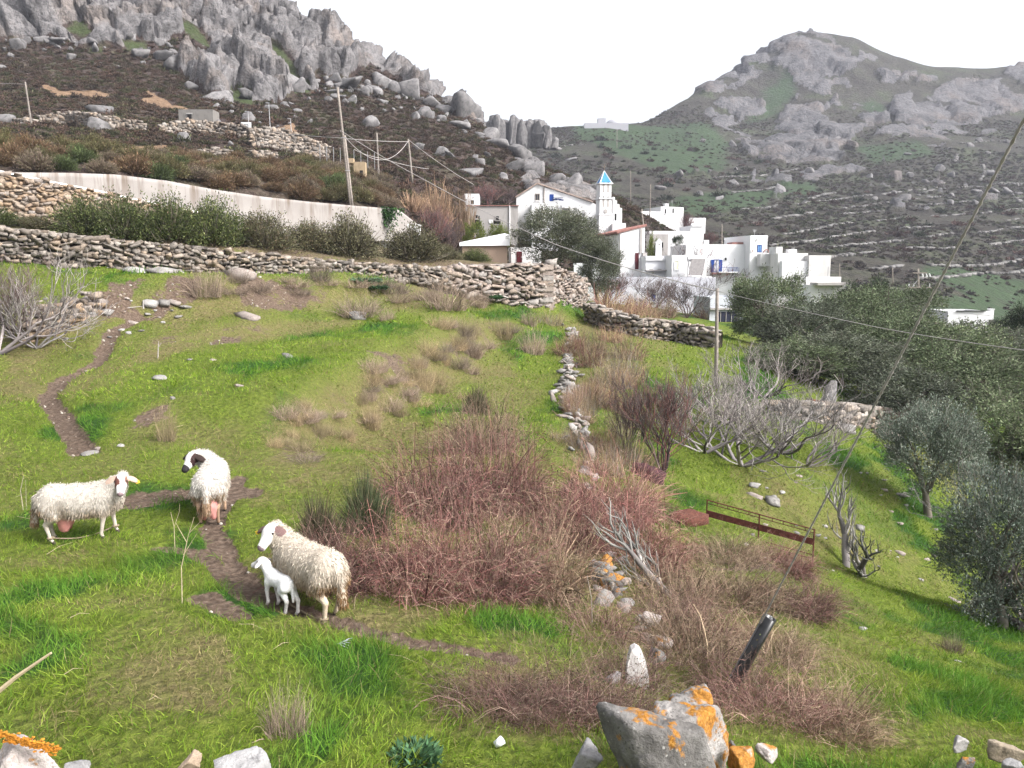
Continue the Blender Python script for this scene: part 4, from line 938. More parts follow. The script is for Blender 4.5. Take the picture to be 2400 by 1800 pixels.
h.window(23 * k, h.lz(582), .45, .75, simple_mat('pale_blue_glass', (.12, .25, .42), .3), M_BLUE, sill=False); h.window(15 * k, h.lz(562), .2, .2, M_DARK, M_WHITE, bars=False, sill=False); h.window(5 * k, h.lz(588), .22, .3, M_BROWNPL, M_WHITE, bars=False, sill=False)
ar = MB(); pts = [(39 * k + .32 * math.cos(a), h.lz(592) + .36 * math.sin(a)) for a in np.linspace(0, math.pi, 9)]; ar.tube([(x, -.12, z) for x, z in pts], .06, 5); ar.build('arched_hood', M_TILE, h.o); h.box('lower_wall', (36 * k, -.6, h.lz(610)), (40 * k, .9, 28 * k), mat_plaster('grey_white', (.52, .51, .51), .3))
Y = 91.0; k = Y / F
h = House('grey_annexe', 'long low greyish white annexe with a flat parapet', 1820, Y, 4, 70 * k, 7, 598, 690, 'house', mat_plaster('dull_white', (.58, .57, .56), .35)); h.box('dark_seam', (68 * k, -.05, h.lz(625)), (.16, .1, 2.4), M_DARK)
h.box('roof_tank', (48 * k, 2, h.h + .45), (.9, .9, .5), M_WHITE); m = MB(); m.box((6 * k, 1.5, h.h + .5), (16 * k, 2.0, .9)); m.build('gable_block', M_WORN, h.o)
h.box('white_front', (34 * k, -.5, h.lz(640)), (62 * k, .8, 55 * k), M_WHITE)
Y = 90.0; k = Y / F
h = House('concrete_house', 'blank pale concrete house at the right end of the village', 1892, Y, 0, 50 * k, 7, 603, 700, 'house', mat_plaster('bare_concrete', (.50, .49, .48), .55, (.32, .31, .30), .8)); 
m = MB(); m.tube([(42 * k, -.4, -1.0), (42 * k, -.4, h.h - 1.0)], .05, 6); m.build('mast', M_METAL, h.o)
h = House('low_outbuilding', 'low white outbuilding with a grey roof before the concrete house', 1898, 84, 2, 95 * 84 / F, 5, 672, 720, 'outbuilding'); h.box('roof_slab', (h.w * .45, -.2, h.h + .3), (h.w * .8, 2.0, .28), M_GREYPL)
m = MB(); m.box((h.w * .65, 3.6, h.h + .55), (h.w * .9, .4, .9)); m.build('back_wall', mat_plaster('pale_grey', (.55, .54, .53), .3), h.o)
h = House('garage', 'white garage with a dark blue opening behind the lone wooden post', 1662, 72, 4, 82 * 72 / F, 5, 702, 775, 'garage', mat_plaster('blue_white', (.44, .46, .50), .3)); h.box('garage_opening', (h.w * .55, -.03, h.lz(752)), (52 * 72 / F, .08, 42 * 72 / F), simple_mat('blue_black', (.012, .014, .03), .8)); h.box('lintel', (h.w * .5, -.12, h.lz(724)), (h.w * 1.02, .3, .16), M_GREYPL)
for q in range(4): h.box('door_bar', (h.w * .55 + (q - 1.5) * .5, -.09, h.lz(752)), (.05, .04, 42 * 72 / F), M_GREYPL)
h = House('whitewashed_base', 'whitewashed yard wall behind the bare purple bushes below the village', 1425, 80, 1, 250 * 80 / F, 3, 655, 720, 'wall', mat_plaster('lilac_white', (.42, .42, .47), .3)); h.window(4.5, h.h * .35, .5, .8, M_BLUE, M_WHITE, bars=False)
# --- right-hand house across the valley and the chapel on the saddle
h = House('valley_house', 'white flat house behind the trees at the right edge', 2218, 105, -4, 92 * 105 / F, 6, 733, 790, 'house'); h.window(2.9, h.h * .55, .3, .35, M_DARK, M_WHITE, bars=False, sill=False)
h.box('black_roof_edge', (h.w * .55, -.06, h.h + .26), (h.w * .7, .3, .1), M_DARK); h.chimney(h.w + .7, 1.0, .55, 1.3, h.h - .9)
ch = thing('saddle_chapel', 'white chapel compound on the saddle under the sky', 'chapel', C.hit(1430, 302)); gz_ = 0.0; k = ch.location[1] / F
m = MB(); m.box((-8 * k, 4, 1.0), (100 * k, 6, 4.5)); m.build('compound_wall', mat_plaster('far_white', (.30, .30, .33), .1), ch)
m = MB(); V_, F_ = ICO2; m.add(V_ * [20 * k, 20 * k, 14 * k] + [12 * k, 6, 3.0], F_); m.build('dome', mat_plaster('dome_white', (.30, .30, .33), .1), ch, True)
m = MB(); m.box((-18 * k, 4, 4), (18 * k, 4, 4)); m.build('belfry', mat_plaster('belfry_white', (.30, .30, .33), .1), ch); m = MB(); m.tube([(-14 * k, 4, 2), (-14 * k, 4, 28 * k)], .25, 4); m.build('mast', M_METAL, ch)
# ------------------------------------------------------------------ vegetation
def unit(v): return v / (np.linalg.norm(v, axis=-1, keepdims=True) + 1e-9)
class Geo:
    def __init__(s): s.V = []; s.F = []; s.C = []; s.n = 0
    def add(s, V, Fc, C):
        s.V.append(V); s.F.append(np.asarray(Fc) + s.n); s.C.append(np.broadcast_to(C, (len(V), 3)) if np.ndim(C) == 1 else C); s.n += len(V)
    def mesh(s, name, mat, smooth=False):
        q = [f for f in s.F if f.shape[1] == 4]; t = [f for f in s.F if f.shape[1] == 3]
        fl = ([np.concatenate(q)] if q else []) + ([np.concatenate(t)] if t else [])
        return mesh_np(name, np.concatenate(s.V), fl, smooth, {'col': np.concatenate(s.C)}, mat)
def mat_veg(name, trans=.0, rough=.8, var=.15, tint=1.0):
    t = NT(name); c = t.attr('col', out='Color')
    k = t.ramp(t.rand(), [(0, (tint * (1 - var), tint * (1 - var * .8), tint * (1 - var))), (1, (tint * (1 + var), tint * (1 + var), tint * (1 + var * .6)))])
    return t.done(t.mix(1.0, c, k, 'MULTIPLY'), rough, None, .2, trans=trans)
M_LEAF = mat_veg('leaf', .22); M_TWIG = mat_veg('twig', 0, .9, .3); M_BLADE = mat_veg('grass_blade', .30, .7); M_BARK = mat_veg('bark', 0, .95)
def ribbons(pts, width, r):
    """pts (N,K,3) centre lines; width (N,) at base"""
    N, K, _ = pts.shape; T = unit(np.gradient(pts, axis=1)); side = unit(np.cross(T, unit(r.normal(size=(N, 1, 3)))))
    w = (np.asarray(width)[:, None] * np.linspace(1, .25, K)[None])[..., None] / 2
    V = np.stack([pts - side * w, pts + side * w], 2).reshape(-1, 3)
    i = (np.arange(N)[:, None] * K + np.arange(K - 1)[None]) * 2
    return V, np.stack([i, i + 1, i + 3, i + 2], -1).reshape(-1, 4)
def stems(base, dirs, length, K, droop, wig, r):
    N = len(base); d = unit(dirs); pts = np.zeros((N, K, 3)); pts[:, 0] = base; st = (length / (K - 1))[:, None]
    for k in range(1, K):
        d = unit(d + np.array([0, 0, -1.0]) * droop / K + r.normal(scale=wig, size=(N, 3))); pts[:, k] = pts[:, k - 1] + d * st
    return pts
def pick(cols, n, r, jit=.2):
    c = np.asarray(cols)[r.integers(len(cols), size=n)]; return np.clip(c * (1 + r.normal(scale=jit, size=(n, 1))), .004, .9)
def leaves(pos, dirs, L, Wd, cols, r):
    """rhombic leaves"""
    N = len(pos); d = unit(dirs); s = unit(np.cross(d, unit(r.normal(size=(N, 3))))); L = np.broadcast_to(L, (N,))[:, None]; Wd = np.broadcast_to(Wd, (N,))[:, None]
    V = np.stack([pos, pos + d * L * .45 + s * Wd / 2, pos + d * L, pos + d * L * .45 - s * Wd / 2], 1).reshape(-1, 3)
    return V, np.arange(N * 4).reshape(N, 4), np.repeat(cols, 4, 0)
BR = [(.155, .062, .062), (.21, .095, .092), (.09, .040, .041), (.25, .145, .128), (.15, .082, .080), (.29, .20, .165), (.19, .11, .105)]
TAN = [(.24, .18, .11), (.30, .23, .145), (.18, .135, .085), (.22, .16, .12)]
GREYT = [(.155, .134, .142), (.21, .185, .192), (.115, .098, .105), (.26, .235, .238)]
PURP = [(.085, .058, .066), (.12, .085, .092), (.06, .044, .048), (.14, .105, .10)]
def bramble(seed, n=900, rad=1.0, h=1.0, cols=BR, width=.008, droop=1.3, sub=3, green=0.0, K=6):
    r = np.random.default_rng(seed); g = Geo()
    a = r.uniform(0, 6.283, n); q = np.sqrt(r.random(n)) * rad * .85; base = np.stack([q * np.cos(a), q * np.sin(a), np.full(n, -.03)], -1)
    az = a + r.normal(0, 1.0, n); el = r.uniform(.7, 1.5, n); dirs = np.stack([np.cos(az) * np.cos(el), np.sin(az) * np.cos(el), np.sin(el)], -1)
    ln = h * r.uniform(.55, 1.35, n) * (1.1 - .45 * (q / rad) ** 2); pts = stems(base, dirs, ln, K, droop, .14, r)
    V, Fq = ribbons(pts, width * np.where(r.random(n) < .08, 2.4, 1) * r.uniform(.6, 1.5, n), r); g.add(V, Fq, np.repeat(pick(cols, n, r, .3), K * 2, 0))
    m = n * sub; src = r.integers(n, size=m); kk = r.integers(1, K, size=m); b2 = pts[src, kk]
    d2 = unit(r.normal(size=(m, 3)) + [0, 0, .25]); p2 = stems(b2, d2, h * r.uniform(.08, .32, m), 3, .6, .25, r)
    V, Fq = ribbons(p2, width * .6 * r.uniform(.6, 1.4, m), r); g.add(V, Fq, np.repeat(pick(cols, m, r), 6, 0))
    if green:
        m = int(n * green); src = r.integers(n, size=m); b3 = pts[src, r.integers(2, K, size=m)] + r.normal(scale=.03, size=(m, 3))
        g.add(*leaves(b3, r.normal(size=(m, 3)), r.uniform(.02, .05, m), .02, pick([(.05, .065, .025), (.07, .06, .03), (.035, .05, .022)], m, r), r))
    return g
def dome(seed, n=420, rad=1.0, h=.75, cols=None, width=.03, K=3, leafy=0):
    """fuzzy rounded shrub of radiating shoots"""
    r = np.random.default_rng(seed); g = Geo(); d = unit(r.normal(size=(n, 3)) * [1, 1, .9] + [0, 0, .55]); d[:, 2] = np.abs(d[:, 2]); d = unit(d)
    lump = .74 + .34 * fbm(d * 2.2 + seed, 3, seed)
    base = d * [rad, rad, h] * r.uniform(.1, .55, n)[:, None]; base[:, 2] -= .04
    tip = d * np.array([rad, rad, h]) * (lump * r.uniform(.75, 1.15, n))[:, None]; L = np.linalg.norm(tip - base, axis=1)
    pts = stems(base, unit(tip - base) + [0, 0, .18], L, K, 0, .12, r); V, Fq = ribbons(pts, width * r.uniform(.6, 1.5, n), r)
    c = pick(cols, n, r, .25); g.add(V, Fq, np.repeat(c, K * 2, 0))
    if leafy:
        k = r.integers(n, size=leafy); p = base[k] + (tip - base)[k] * r.uniform(.55, 1.08, leafy)[:, None] + r.normal(scale=.05 * rad, size=(leafy, 3))
        g.add(*leaves(p, unit(tip - base)[k] + r.normal(scale=.7, size=(leafy, 3)), r.uniform(.5, 1.3, leafy) * width * 3.2, width * 1.5, pick(cols, leafy, r, .3), r))
    return g
def grow(seed, L0, r0, levels, kids, ratio=.68, ang=.7, up=.25, wig=.16, start=None, d0=(0, 0, 1), rr=.62, K=5, spread_at=.35):
    """branch skeleton: list of (points, radii, level)"""
    r = np.random.default_rng(seed); out = []; q = [(np.zeros(3) if start is None else np.asarray(start, float), unit(np.asarray(d0, float)), L0, r0, 0)]
    while q:
        p, d, L, rad, lv = q.pop(); pts = [p]; dd = d
        for k in range(K - 1):
            dd = unit(dd + r.normal(scale=wig, size=3) + np.array([0, 0, up]) * (.25 if lv == 0 else .5)); pts.append(pts[-1] + dd * L / (K - 1))
        pts = np.array(pts); re = rad * (.62 if lv < levels else .3); out.append((pts, np.linspace(rad, re, K), lv))
        if lv < levels:
            nk = kids[min(lv, len(kids) - 1)]; nk = nk + int(r.integers(-1, 2)) if nk > 2 else nk
            for j in range(nk):
                f = 1.0 if j == 0 else r.uniform(spread_at, 1); i = f * (K - 1); i0 = int(min(i, K - 2)); b = pts[i0] + (pts[i0 + 1] - pts[i0]) * (i - i0)
                dl = unit(pts[i0 + 1] - pts[i0]); ax = unit(np.cross(dl, r.normal(size=3))); a = ang * r.uniform(.5, 1.2) * (.5 if j == 0 else 1)
                q.append((b, unit(dl * math.cos(a) + ax * math.sin(a)), L * ratio * r.uniform(.75, 1.2), re * (rr / .62) * (1 if j == 0 else .8), lv + 1))
    return out
def skel_geo(sk, cols, r, sides=(7, 6, 5, 4, 3, 3, 3), maxlv=99, minlv=0):
    g = Geo()
    for pts, rad, lv in sk:
        if minlv <= lv <= maxlv:
            V, Fq = tube_arrays(pts, np.maximum(rad, .0018), sides[min(lv, len(sides) - 1)]); g.add(V, Fq, pick(cols, 1, r, .2)[0])
    return g
BARKO = [(.11, .095, .08), (.15, .135, .12), (.085, .072, .06)]
OLIVE = [(.085, .098, .070), (.115, .127, .095), (.065, .078, .052), (.145, .155, .125), (.055, .066, .042)]
OLIVE_S = [(.125, .155, .130), (.165, .195, .168), (.09, .115, .092), (.205, .225, .20), (.07, .09, .068)]
OLIVE_G = [(.080, .108, .056), (.112, .142, .078), (.050, .070, .034), (.148, .175, .105), (.09, .104, .064)]
def olive(seed, nl=9000, cols=OLIVE, leaf=.10, flat=.8, trunk=True, clumps=70, low=False):
    """unit tree: height 1, crown radius about .5; returns trunk geo, crown geo"""
    r = np.random.default_rng(seed); sk = grow(seed, .30, .040, 3, [4, 3, 3], .72, .75, .10, .15, spread_at=.5); tg = skel_geo(sk, BARKO, r)
    d = unit(r.normal(size=(clumps, 3)) * [1, 1, .8] + [0, 0, .25]); rad = r.uniform(.45, 1.0, clumps) ** .6
    cc = np.array([0, 0, .56]) + d * np.array([.48, .48, .43]) * rad[:, None] * (.82 + .35 * fbm(d * 1.7 + seed, 2, seed))[:, None]
    if low: d = unit(r.normal(size=(clumps, 3))); cc = np.array([0, 0, .50]) + d * np.array([.48, .48, .45]) * rad[:, None] * (.85 + .35 * fbm(d * 1.7 + seed, 2, seed))[:, None]
    lowers = cc[:, 2] < (.16 if not low else .08); cc[lowers, 2] = (.16 if not low else .08) + r.random(lowers.sum()) * .12
    cr = r.uniform(.07, .14, clumps); g = Geo(); per = nl // clumps
    k = np.repeat(np.arange(clumps), per); n = len(k); dd = unit(r.normal(size=(n, 3))); p = cc[k] + dd * (cr[k] * r.random(n) ** .4)[:, None] * [1, 1, flat]
    ld = unit(dd * .8 + [0, 0, .55] + r.normal(scale=.5, size=(n, 3))); tone = r.normal(1, .16, clumps)[k]
    c = np.clip(pick(cols, n, r, .22) * tone[:, None], .004, .8)
    g.add(*leaves(p, ld, leaf * r.uniform(.35, .75, n) * .5, leaf * .11, c, r))
    m = clumps * 14; k = r.integers(clumps, size=m); b = cc[k] + r.normal(scale=.03, size=(m, 3)); pts = stems(b, unit(b - [0, 0, .5]) + [0, 0, .6] + r.normal(scale=.4, size=(m, 3)), r.uniform(.06, .16, m), 3, 0, .1, r)
    V, Fq = ribbons(pts, np.full(m, .0035), r); g.add(V, Fq, np.repeat(pick(BARKO, m, r), 6, 0))
    n2 = m * 5; k = r.integers(m, size=n2); t = r.random(n2)[:, None]; p = pts[k, 0] * (1 - t) + pts[k, 2] * t
    g.add(*leaves(p, unit(pts[k, 2] - pts[k, 0]) + r.normal(scale=.45, size=(n2, 3)), leaf * r.uniform(.3, .6, n2) * .5, leaf * .10, pick(cols, n2, r, .2) * 1.1, r))
    return tg, g
class TreeKind:
    def __init__(s, name, tg, cg, tm=None, cm=None, tn='trunk', cn='crown'):
        s.tm = tg.mesh(name + '_' + tn, tm or M_BARK, True); s.cm = cg.mesh(name + '_' + cn, cm or M_LEAF) if cg else None; s.tn, s.cn = tn, cn
    def put(s, name, label, cat, loc, scale, rz=0, group=None, tilt=(0, 0)):
        o = thing(name, label, cat, loc, (tilt[0], tilt[1], rz), scale, group); obj(s.tn, s.tm, o)
        if s.cm: obj(s.cn, s.cm, o)
        return o
def gz(x, y): return float(A.z(x, y))
def at_uY(u, Y, S=A):
    x = Y * (u - U0) / F / .985; return np.array([x, Y, float(S.z(x, Y))])
# --- olive trees
OL = [TreeKind('olive', *olive(s_, 12500, OLIVE_G if s_ != 2 else OLIVE, clumps=100, low=True)) for s_ in (1, 2, 3)]
OLS = TreeKind('silver_olive', *olive(11, 17000, OLIVE_S, .085, clumps=110)); OLS2 = TreeKind('silver_olive', *olive(12, 24000, OLIVE_S, .075, clumps=130, low=True))
OLV = TreeKind('village_olive', *olive(21, 22000, [(.085, .098, .062), (.115, .125, .090), (.065, .075, .048), (.06, .065, .05)], .075, clumps=85))
def plant_tree(kind, name, label, cat, u, Y, vt, rad, rz, group=None, sink=.15, S=A, tilt=(0, 0)):
    rad *= .92; p = at_uY(u, Y, S); h = zof(vt, Y) - p[2] + sink; p[2] -= sink
    return kind.put(name, label, cat, p, (rad / .5, rad / .5, h / 1.0), rz, group, tilt)
gp = 'olive trees massed in the valley'
OLV_LAB = ['dark olive tree at the left of the valley grove, nearest the garage', 'greyish olive tree in front of the low outbuilding', 'bushy olive tree behind the grove below the concrete house', 'olive tree under the cross-armed power pole',
 'low dark olive tree right above the dry stone wall', 'broad olive tree in the middle of the grove below the power pole', 'olive tree where the two wires cross', 'tall olive tree before the white valley house', 'low olive tree right of the guy wire among the grove',
 'olive tree at the right edge of the grove', 'small grey olive tree just behind the end of the dry stone wall', 'shadowed olive tree beside the bare fig thicket', 'low bushy olive tree at the right edge above the silver olive']
for i, (u, Y, vt, rd) in enumerate([(1785, 52, 618, 3.3), (1880, 45, 690, 3.6), (1985, 54, 662, 4.4), (2065, 60, 650, 4.6), (1965, 39, 765, 3.7), (2080, 43, 715, 4.3), (2190, 46, 728, 4.4), (2300, 50, 742, 4.6), (2245, 37, 800, 4.0), (2400, 45, 785, 4.6), (2130, 35, 850, 3.3), (1870, 38, 785, 3.2), (2395, 31, 900, 3.4)]):
    plant_tree(OL[i % 3], 'olive_tree', OLV_LAB[i], 'olive tree', u, Y, vt, rd, i * 1.7, gp)
plant_tree(OLS, 'silver_olive_tree', 'silvery olive tree with a dark leaning trunk on the right slope', 'olive tree', 2195, 24.0, 915, 1.8, .4, tilt=(0, -.10))
plant_tree(OLS2, 'silver_olive_tree', 'large silvery olive tree cut by the right edge', 'olive tree', 2395, 14.5, 1045, 1.5, 2.0)
plant_tree(OLV, 'village_olive_tree', 'big spreading olive tree before the white church hall', 'olive tree', 1300, 62, 476, 4.3, .8)
plant_tree(OLV, 'village_olive_tree', 'smaller olive tree leaning toward the tiled house', 'olive tree', 1400, 64, 540, 2.5, 3.1)
OLD = TreeKind('dark_tree', *olive(31, 6000, [(.018, .032, .014), (.028, .045, .018), (.012, .022, .010)], .11))
for u, Y, vt, rd, lb in ((2395, 72, 690, 2.4, 'very dark tree at the right edge beside the valley house'), (2335, 80, 735, 1.8, 'dark tree just right of the valley house chimney'), (1975, 82, 650, 1.6, 'small dark tree right of the low outbuilding'), (2030, 84, 640, 2.0, 'small grey-green tree left of the power pole'), (1655, 86, 556, .7, 'small dark tree sprouting on the vaulted house roof'), (1588, 104, 553, 1.0, 'dark potted tree before the vaulted house wall')):
    if u in (1655,): continue
    if u == 1588:
        p = P(1588, 588, 104); OLD.put('small_tree', lb, 'tree', p, (1.9, 1.9, 2.2), 1.0); continue
    plant_tree(OLD, 'dark_tree', lb, 'tree', u, Y, vt, rd, u * .1)
OLG = TreeKind('green_shrub', *olive(33, 4200, [(.10, .13, .022), (.075, .105, .02), (.14, .15, .03)], .14))
for u, Y, vt, rd, lb in ((1115, 76, 515, 1.3, 'yellow-green bush before the doorway of the grey house'), (1170, 78, 522, 1.5, 'yellow-green bush under the grey house window'), (1012, 74, 560, 1.0, 'yellow-green bush beside the reeds'), (1520, 92, 545, .9, 'bright green bush behind the tiled house')):
    plant_tree(OLG, 'green_bush', lb, 'bush', u, Y, vt, rd, u * .3)
# --- oleander hedge above the long wall
HG = []
for s_ in (41, 42, 43):
    r = np.random.default_rng(s_); cols = [[(.055, .075, .025), (.085, .10, .035), (.04, .055, .02), (.11, .12, .05)], [(.085, .085, .045), (.12, .115, .065), (.06, .06, .032), (.10, .075, .05)], [(.07, .07, .04), (.10, .095, .055), (.055, .045, .03), (.13, .12, .075)]][s_ - 41]
    HG.append(TreeKind('hedge_shrub', dome(s_, 260, 1, 1, BARKO, .022, 4), dome(s_ + 5, 500, 1, 1, cols, .016, 3, 7000), M_TWIG, M_LEAF, 'stems', 'foliage'))
HL = ['dark green shrub at the left end of the hedge above the long wall', 'low sparse shrub before the mortared wall', 'bushy dark green oleander first after the mortared wall', 'dark green oleander leaning over the long wall', 'big yellow-green oleander in the middle of the hedge', 'round yellow-green oleander before the concrete wall',
 'grey-green shrub with a thin top before the concrete wall', 'small grey-green shrub in the right half of the hedge', 'tall brownish shrub before the white block', 'brownish round shrub right of the white block', 'low green shrub before the brown shed', 'low olive-coloured shrub beside the corner wall top']
for i, (u, Y, vt, rd, kd) in enumerate([(25, 33.6, 490, 1.0, 0), (125, 34, 508, .8, 1), (235, 34.6, 470, 1.2, 0), (320, 34.8, 468, 1.2, 0), (420, 35.6, 468, 1.3, 0), (520, 36.5, 474, 1.3, 0), (635, 38, 500, 1.35, 1), (735, 40, 520, 1.1, 1), (830, 41, 508, 1.4, 2), (975, 44.5, 530, 1.5, 2), (1045, 47, 575, 1.0, 1), (1115, 50, 585, .9, 0)]):
    p = at_uY(u, Y); h_ = zof(vt, Y) - p[2]; HG[kd].put('hedge_shrub', HL[i], 'shrub', p, (rd * 1.6, rd * 1.5, h_ * 1.32), i * 1.3, 'shrubs above the long wall')
# --- heather and broom above the concrete wall
HTH = []
for i, cols in enumerate(([(0.124, 0.077, 0.050), (0.163, 0.098, 0.063), (0.093, 0.063, 0.039), (0.139, 0.105, 0.056)], [(0.096, 0.092, 0.042), (0.132, 0.116, 0.056), (0.070, 0.067, 0.031), (0.116, 0.084, 0.050)], [(0.147, 0.109, 0.084), (0.186, 0.140, 0.112), (0.116, 0.084, 0.070), (0.132, 0.119, 0.070)], [(0.062, 0.084, 0.034), (0.085, 0.109, 0.042), (0.046, 0.059, 0.025)])):
    HTH.append(dome(60 + i, 2000, 1, .8, cols, .022, 3, 1800).mesh('heather', M_LEAF))
r = np.random.default_rng(5); cnt = 0
HW = ['brown rounded heather shrub on the slope above the concrete wall', 'olive green rounded shrub on the slope above the concrete wall', 'grey-mauve rounded shrub on the slope above the concrete wall', 'dark green rounded broom shrub on the slope above the concrete wall']
spots = []
for tries in range(2500):
    u = r.uniform(-120, 905); v = r.uniform(352, 490); top = np.interp(u, [-120, 60, 280, 500, 830, 905], [400, 404, 410, 445, 484, 490])
    if v > top - 4 or v < np.interp(u, [-120, 250, 420, 700, 900], [318, 335, 368, 385, 415]): continue
    if 265 < u < 375 and v < 372: continue
    g_ = B.hit(u, v)
    if all((g_[0] - q[0]) ** 2 + (g_[1] - q[1]) ** 2 > 1.9 for q in spots): spots.append(g_)
    if len(spots) >= 120: break
for g_ in spots:
    u_, v_ = project(g_); k = int(r.choice(4, p=[.42, .3, .16, .12] if u_[0] > 380 else [.2, .42, .28, .10])); sc = r.uniform(1.25, 2.1)
    o = obj('heather_shrub', HTH[k], None, tuple(g_ - [0, 0, .1]), (0, 0, r.uniform(0, 6)), (sc, sc, sc * r.uniform(.8, 1.2))); tag(o, HW[k], 'shrub', ['brown', 'olive green', 'grey-mauve', 'dark green'][k] + ' shrubs above the concrete wall', 'thing')
# --- brambles and dry brush of the pasture
def bmesh_(*a, **k): return bramble(*a, **k).mesh('bramble', M_TWIG)
BRM = [bmesh_(70, 1400, 1, 1, BR, .0085, 1.5, 3, .6), bmesh_(71, 1300, 1, 1, BR, .008, 1.9, 3, .9), bmesh_(72, 1000, 1, 1, [(.16, .115, .088), (.22, .155, .12), (.105, .074, .06), (.15, .088, .074), (.28, .215, .155)], .0085, 1.2, 3, .5)]
BRF = [bmesh_(73, 800, 1, 1, BR, .013, 1.2, 2, .5), bmesh_(74, 800, 1, 1, TAN + BR[:3], .013, .9, 2, .3)]
BRN = bmesh_(75, 720, 1, 1, [(.14, .070, .068), (.20, .115, .108), (.095, .050, .049), (.27, .19, .165)], .0065, 1.7, 4, .8)
def px_place(mesh, name, label, cat, u, v, wpx, hpx, group=None, S=A, sink=.04, rz=None):
    g_ = S.hit(u, v); k = g_[1] / F; rr = wpx * k / 2
    o = obj(name, mesh, None, (g_[0], g_[1] + rr * .5, float(S.z(g_[0], g_[1] + rr * .5)) - sink), (0, 0, (u * 1.37 + v) % 6.28 if rz is None else rz), (rr, rr * .8, hpx * k / .95)); return tag(o, label, cat, group, 'thing')
BL = [('reddish bramble thicket right behind the ewe with the lamb', 760, 1385, 300, 190, 0), ('wide reddish bramble thicket in the middle of the slope', 935, 1400, 330, 270, 1), ('reddish brown bramble thicket at the foot of the central brush', 1100, 1410, 330, 290, 0), ('tan and red bramble thicket left of the lichened wall stump', 1250, 1405, 300, 280, 2),
 ('rusty bramble thicket below the dark tipped bush', 1010, 1225, 300, 260, 1), ('tall rusty bramble thicket beside the grassy strip', 1150, 1200, 260, 270, 0), ('dry tan bramble crest under the dark tipped bush', 1125, 1060, 220, 170, 2), ('purplish bramble thicket right of the collapsed wall', 1340, 1290, 240, 220, 1), ('purplish bramble thicket below the bare dark bush', 1440, 1240, 270, 210, 0), ('bramble thicket left of the rusty gate', 1510, 1340, 280, 200, 1),
 ('low dry brush below the grey fig branches', 1590, 1440, 280, 150, 2), ('low dry brush at the foot of the rusty gate', 1710, 1325, 200, 90, 2), ('low reddish brush under the right end of the rusty gate', 1850, 1345, 190, 80, 0), ('low dry brush before the bare knoll', 1740, 1430, 280, 130, 2), ('low dry brush at the edge of the right slope', 1880, 1450, 230, 110, 0)]
for lb, u, v, wp_, hp_, k in BL: px_place(BRM[k], 'bramble_thicket', lb, 'bramble', u, v, wp_ * 1.0, hp_ * .84, 'central brambles')
BL2 = [('reddish bramble tangle below the lichened wall stump', 1400, 1500, 230, 110, 0), ('reddish bramble tangle above the standing stone', 1560, 1490, 240, 120, 1), ('reddish bramble tangle left of the white standing stone', 1150, 1690, 300, 190, 0), ('dense bramble tangle before the white standing stone', 1290, 1715, 320, 210, 1), ('bramble tangle at the foot of the lichened boulders', 1420, 1700, 300, 200, 0), ('bramble tangle around the white standing stone', 1480, 1610, 240, 120, 1), ('dry bramble tangle left of the black sleeve', 1620, 1560, 260, 140, 2), ('dry bramble tangle around the foot of the black sleeve', 1740, 1640, 260, 130, 1), ('dry bramble tangle right of the lichened boulders', 1830, 1710, 300, 160, 0), ('dry bramble tangle in the right foreground grass', 1970, 1730, 280, 140, 2), ('low bramble tangle on the near right slope', 1700, 1510, 220, 120, 0), ('thin bramble tangle above the black sleeve', 1830, 1560, 240, 100, 2)]
for lb, u, v, wp_, hp_, k in BL2: px_place(BRN if k != 2 else BRM[2], 'bramble_tangle', lb, 'bramble', u, v, wp_ * 1.1, hp_, 'foreground brambles')
TF = [bramble(76, 420, 1, 1, TAN, .012, .35, 1).mesh('dry_tuft', M_TWIG), bramble(77, 420, 1, 1, [(.20, .15, .125), (.25, .19, .16), (.15, .11, .095)], .014, .7, 1).mesh('dry_tuft', M_TWIG)]
TL = [('pale tan grass tuft in the middle of the pasture', 385, 1035, 60, 95, 0), ('pinkish dry tussock below the corner wall', 1045, 728, 120, 75, 1), ('low dry tussock beside the pinkish one', 1120, 722, 60, 45, 1), ('long dry tussock on the upper bank', 835, 745, 130, 55, 1), ('dry tussock on the grassy strip', 1250, 832, 70, 60, 1), ('small dry tussock at the end of the grassy strip', 1240, 765, 50, 40, 1), ('dry tussock half way down the sloping bank', 995, 918, 60, 60, 0), ('narrow dry tussock on the sloping bank', 872, 1008, 55, 75, 0), ('dark dry shrub on the upper left bank', 478, 705, 80, 75, 1), ('dark shrub at the foot of the long wall', 745, 662, 60, 55, 1), ('small tussock on the pasture edge', 905, 752, 40, 32, 1), ('dry tussock by the collapsed wall', 1345, 965, 65, 70, 1),
 ('dry upright weeds in the lower left grass', 665, 1730, 110, 150, 1), ('low dead grass clump on the near slope', 1000, 842, 60, 40, 0), ('dead grass at the crest of the sloping bank', 1095, 800, 70, 50, 0), ('dead grass clump near the collapsed wall', 1180, 800, 60, 45, 0), ('dead weed clump on the knoll', 2240, 1530, 60, 60, 1)]
for lb, u, v, wp_, hp_, k in TL: px_place(TF[k], 'dry_tussock', lb, 'grass tuft', u, v, wp_, hp_, 'dry tussocks')
BRO = dome(80, 1500, 1, 1, [(.045, .062, .03), (.062, .08, .04), (.09, .085, .055), (.035, .045, .025)], .013, 4).mesh('broom', M_TWIG)
BRO2 = dome(81, 1400, 1, 1, [(.085, .075, .05), (.11, .09, .06), (.06, .06, .035), (.05, .045, .03)], .014, 4).mesh('broom', M_TWIG)
px_place(BRO, 'broom_bush', 'spiky dark green broom bush above the ewe with the lamb', 'broom bush', 850, 1265, 230, 200); px_place(BRO2, 'broom_bush', 'dull brown-green broom bush at the left end of the brambles', 'broom bush', 735, 1300, 230, 165)
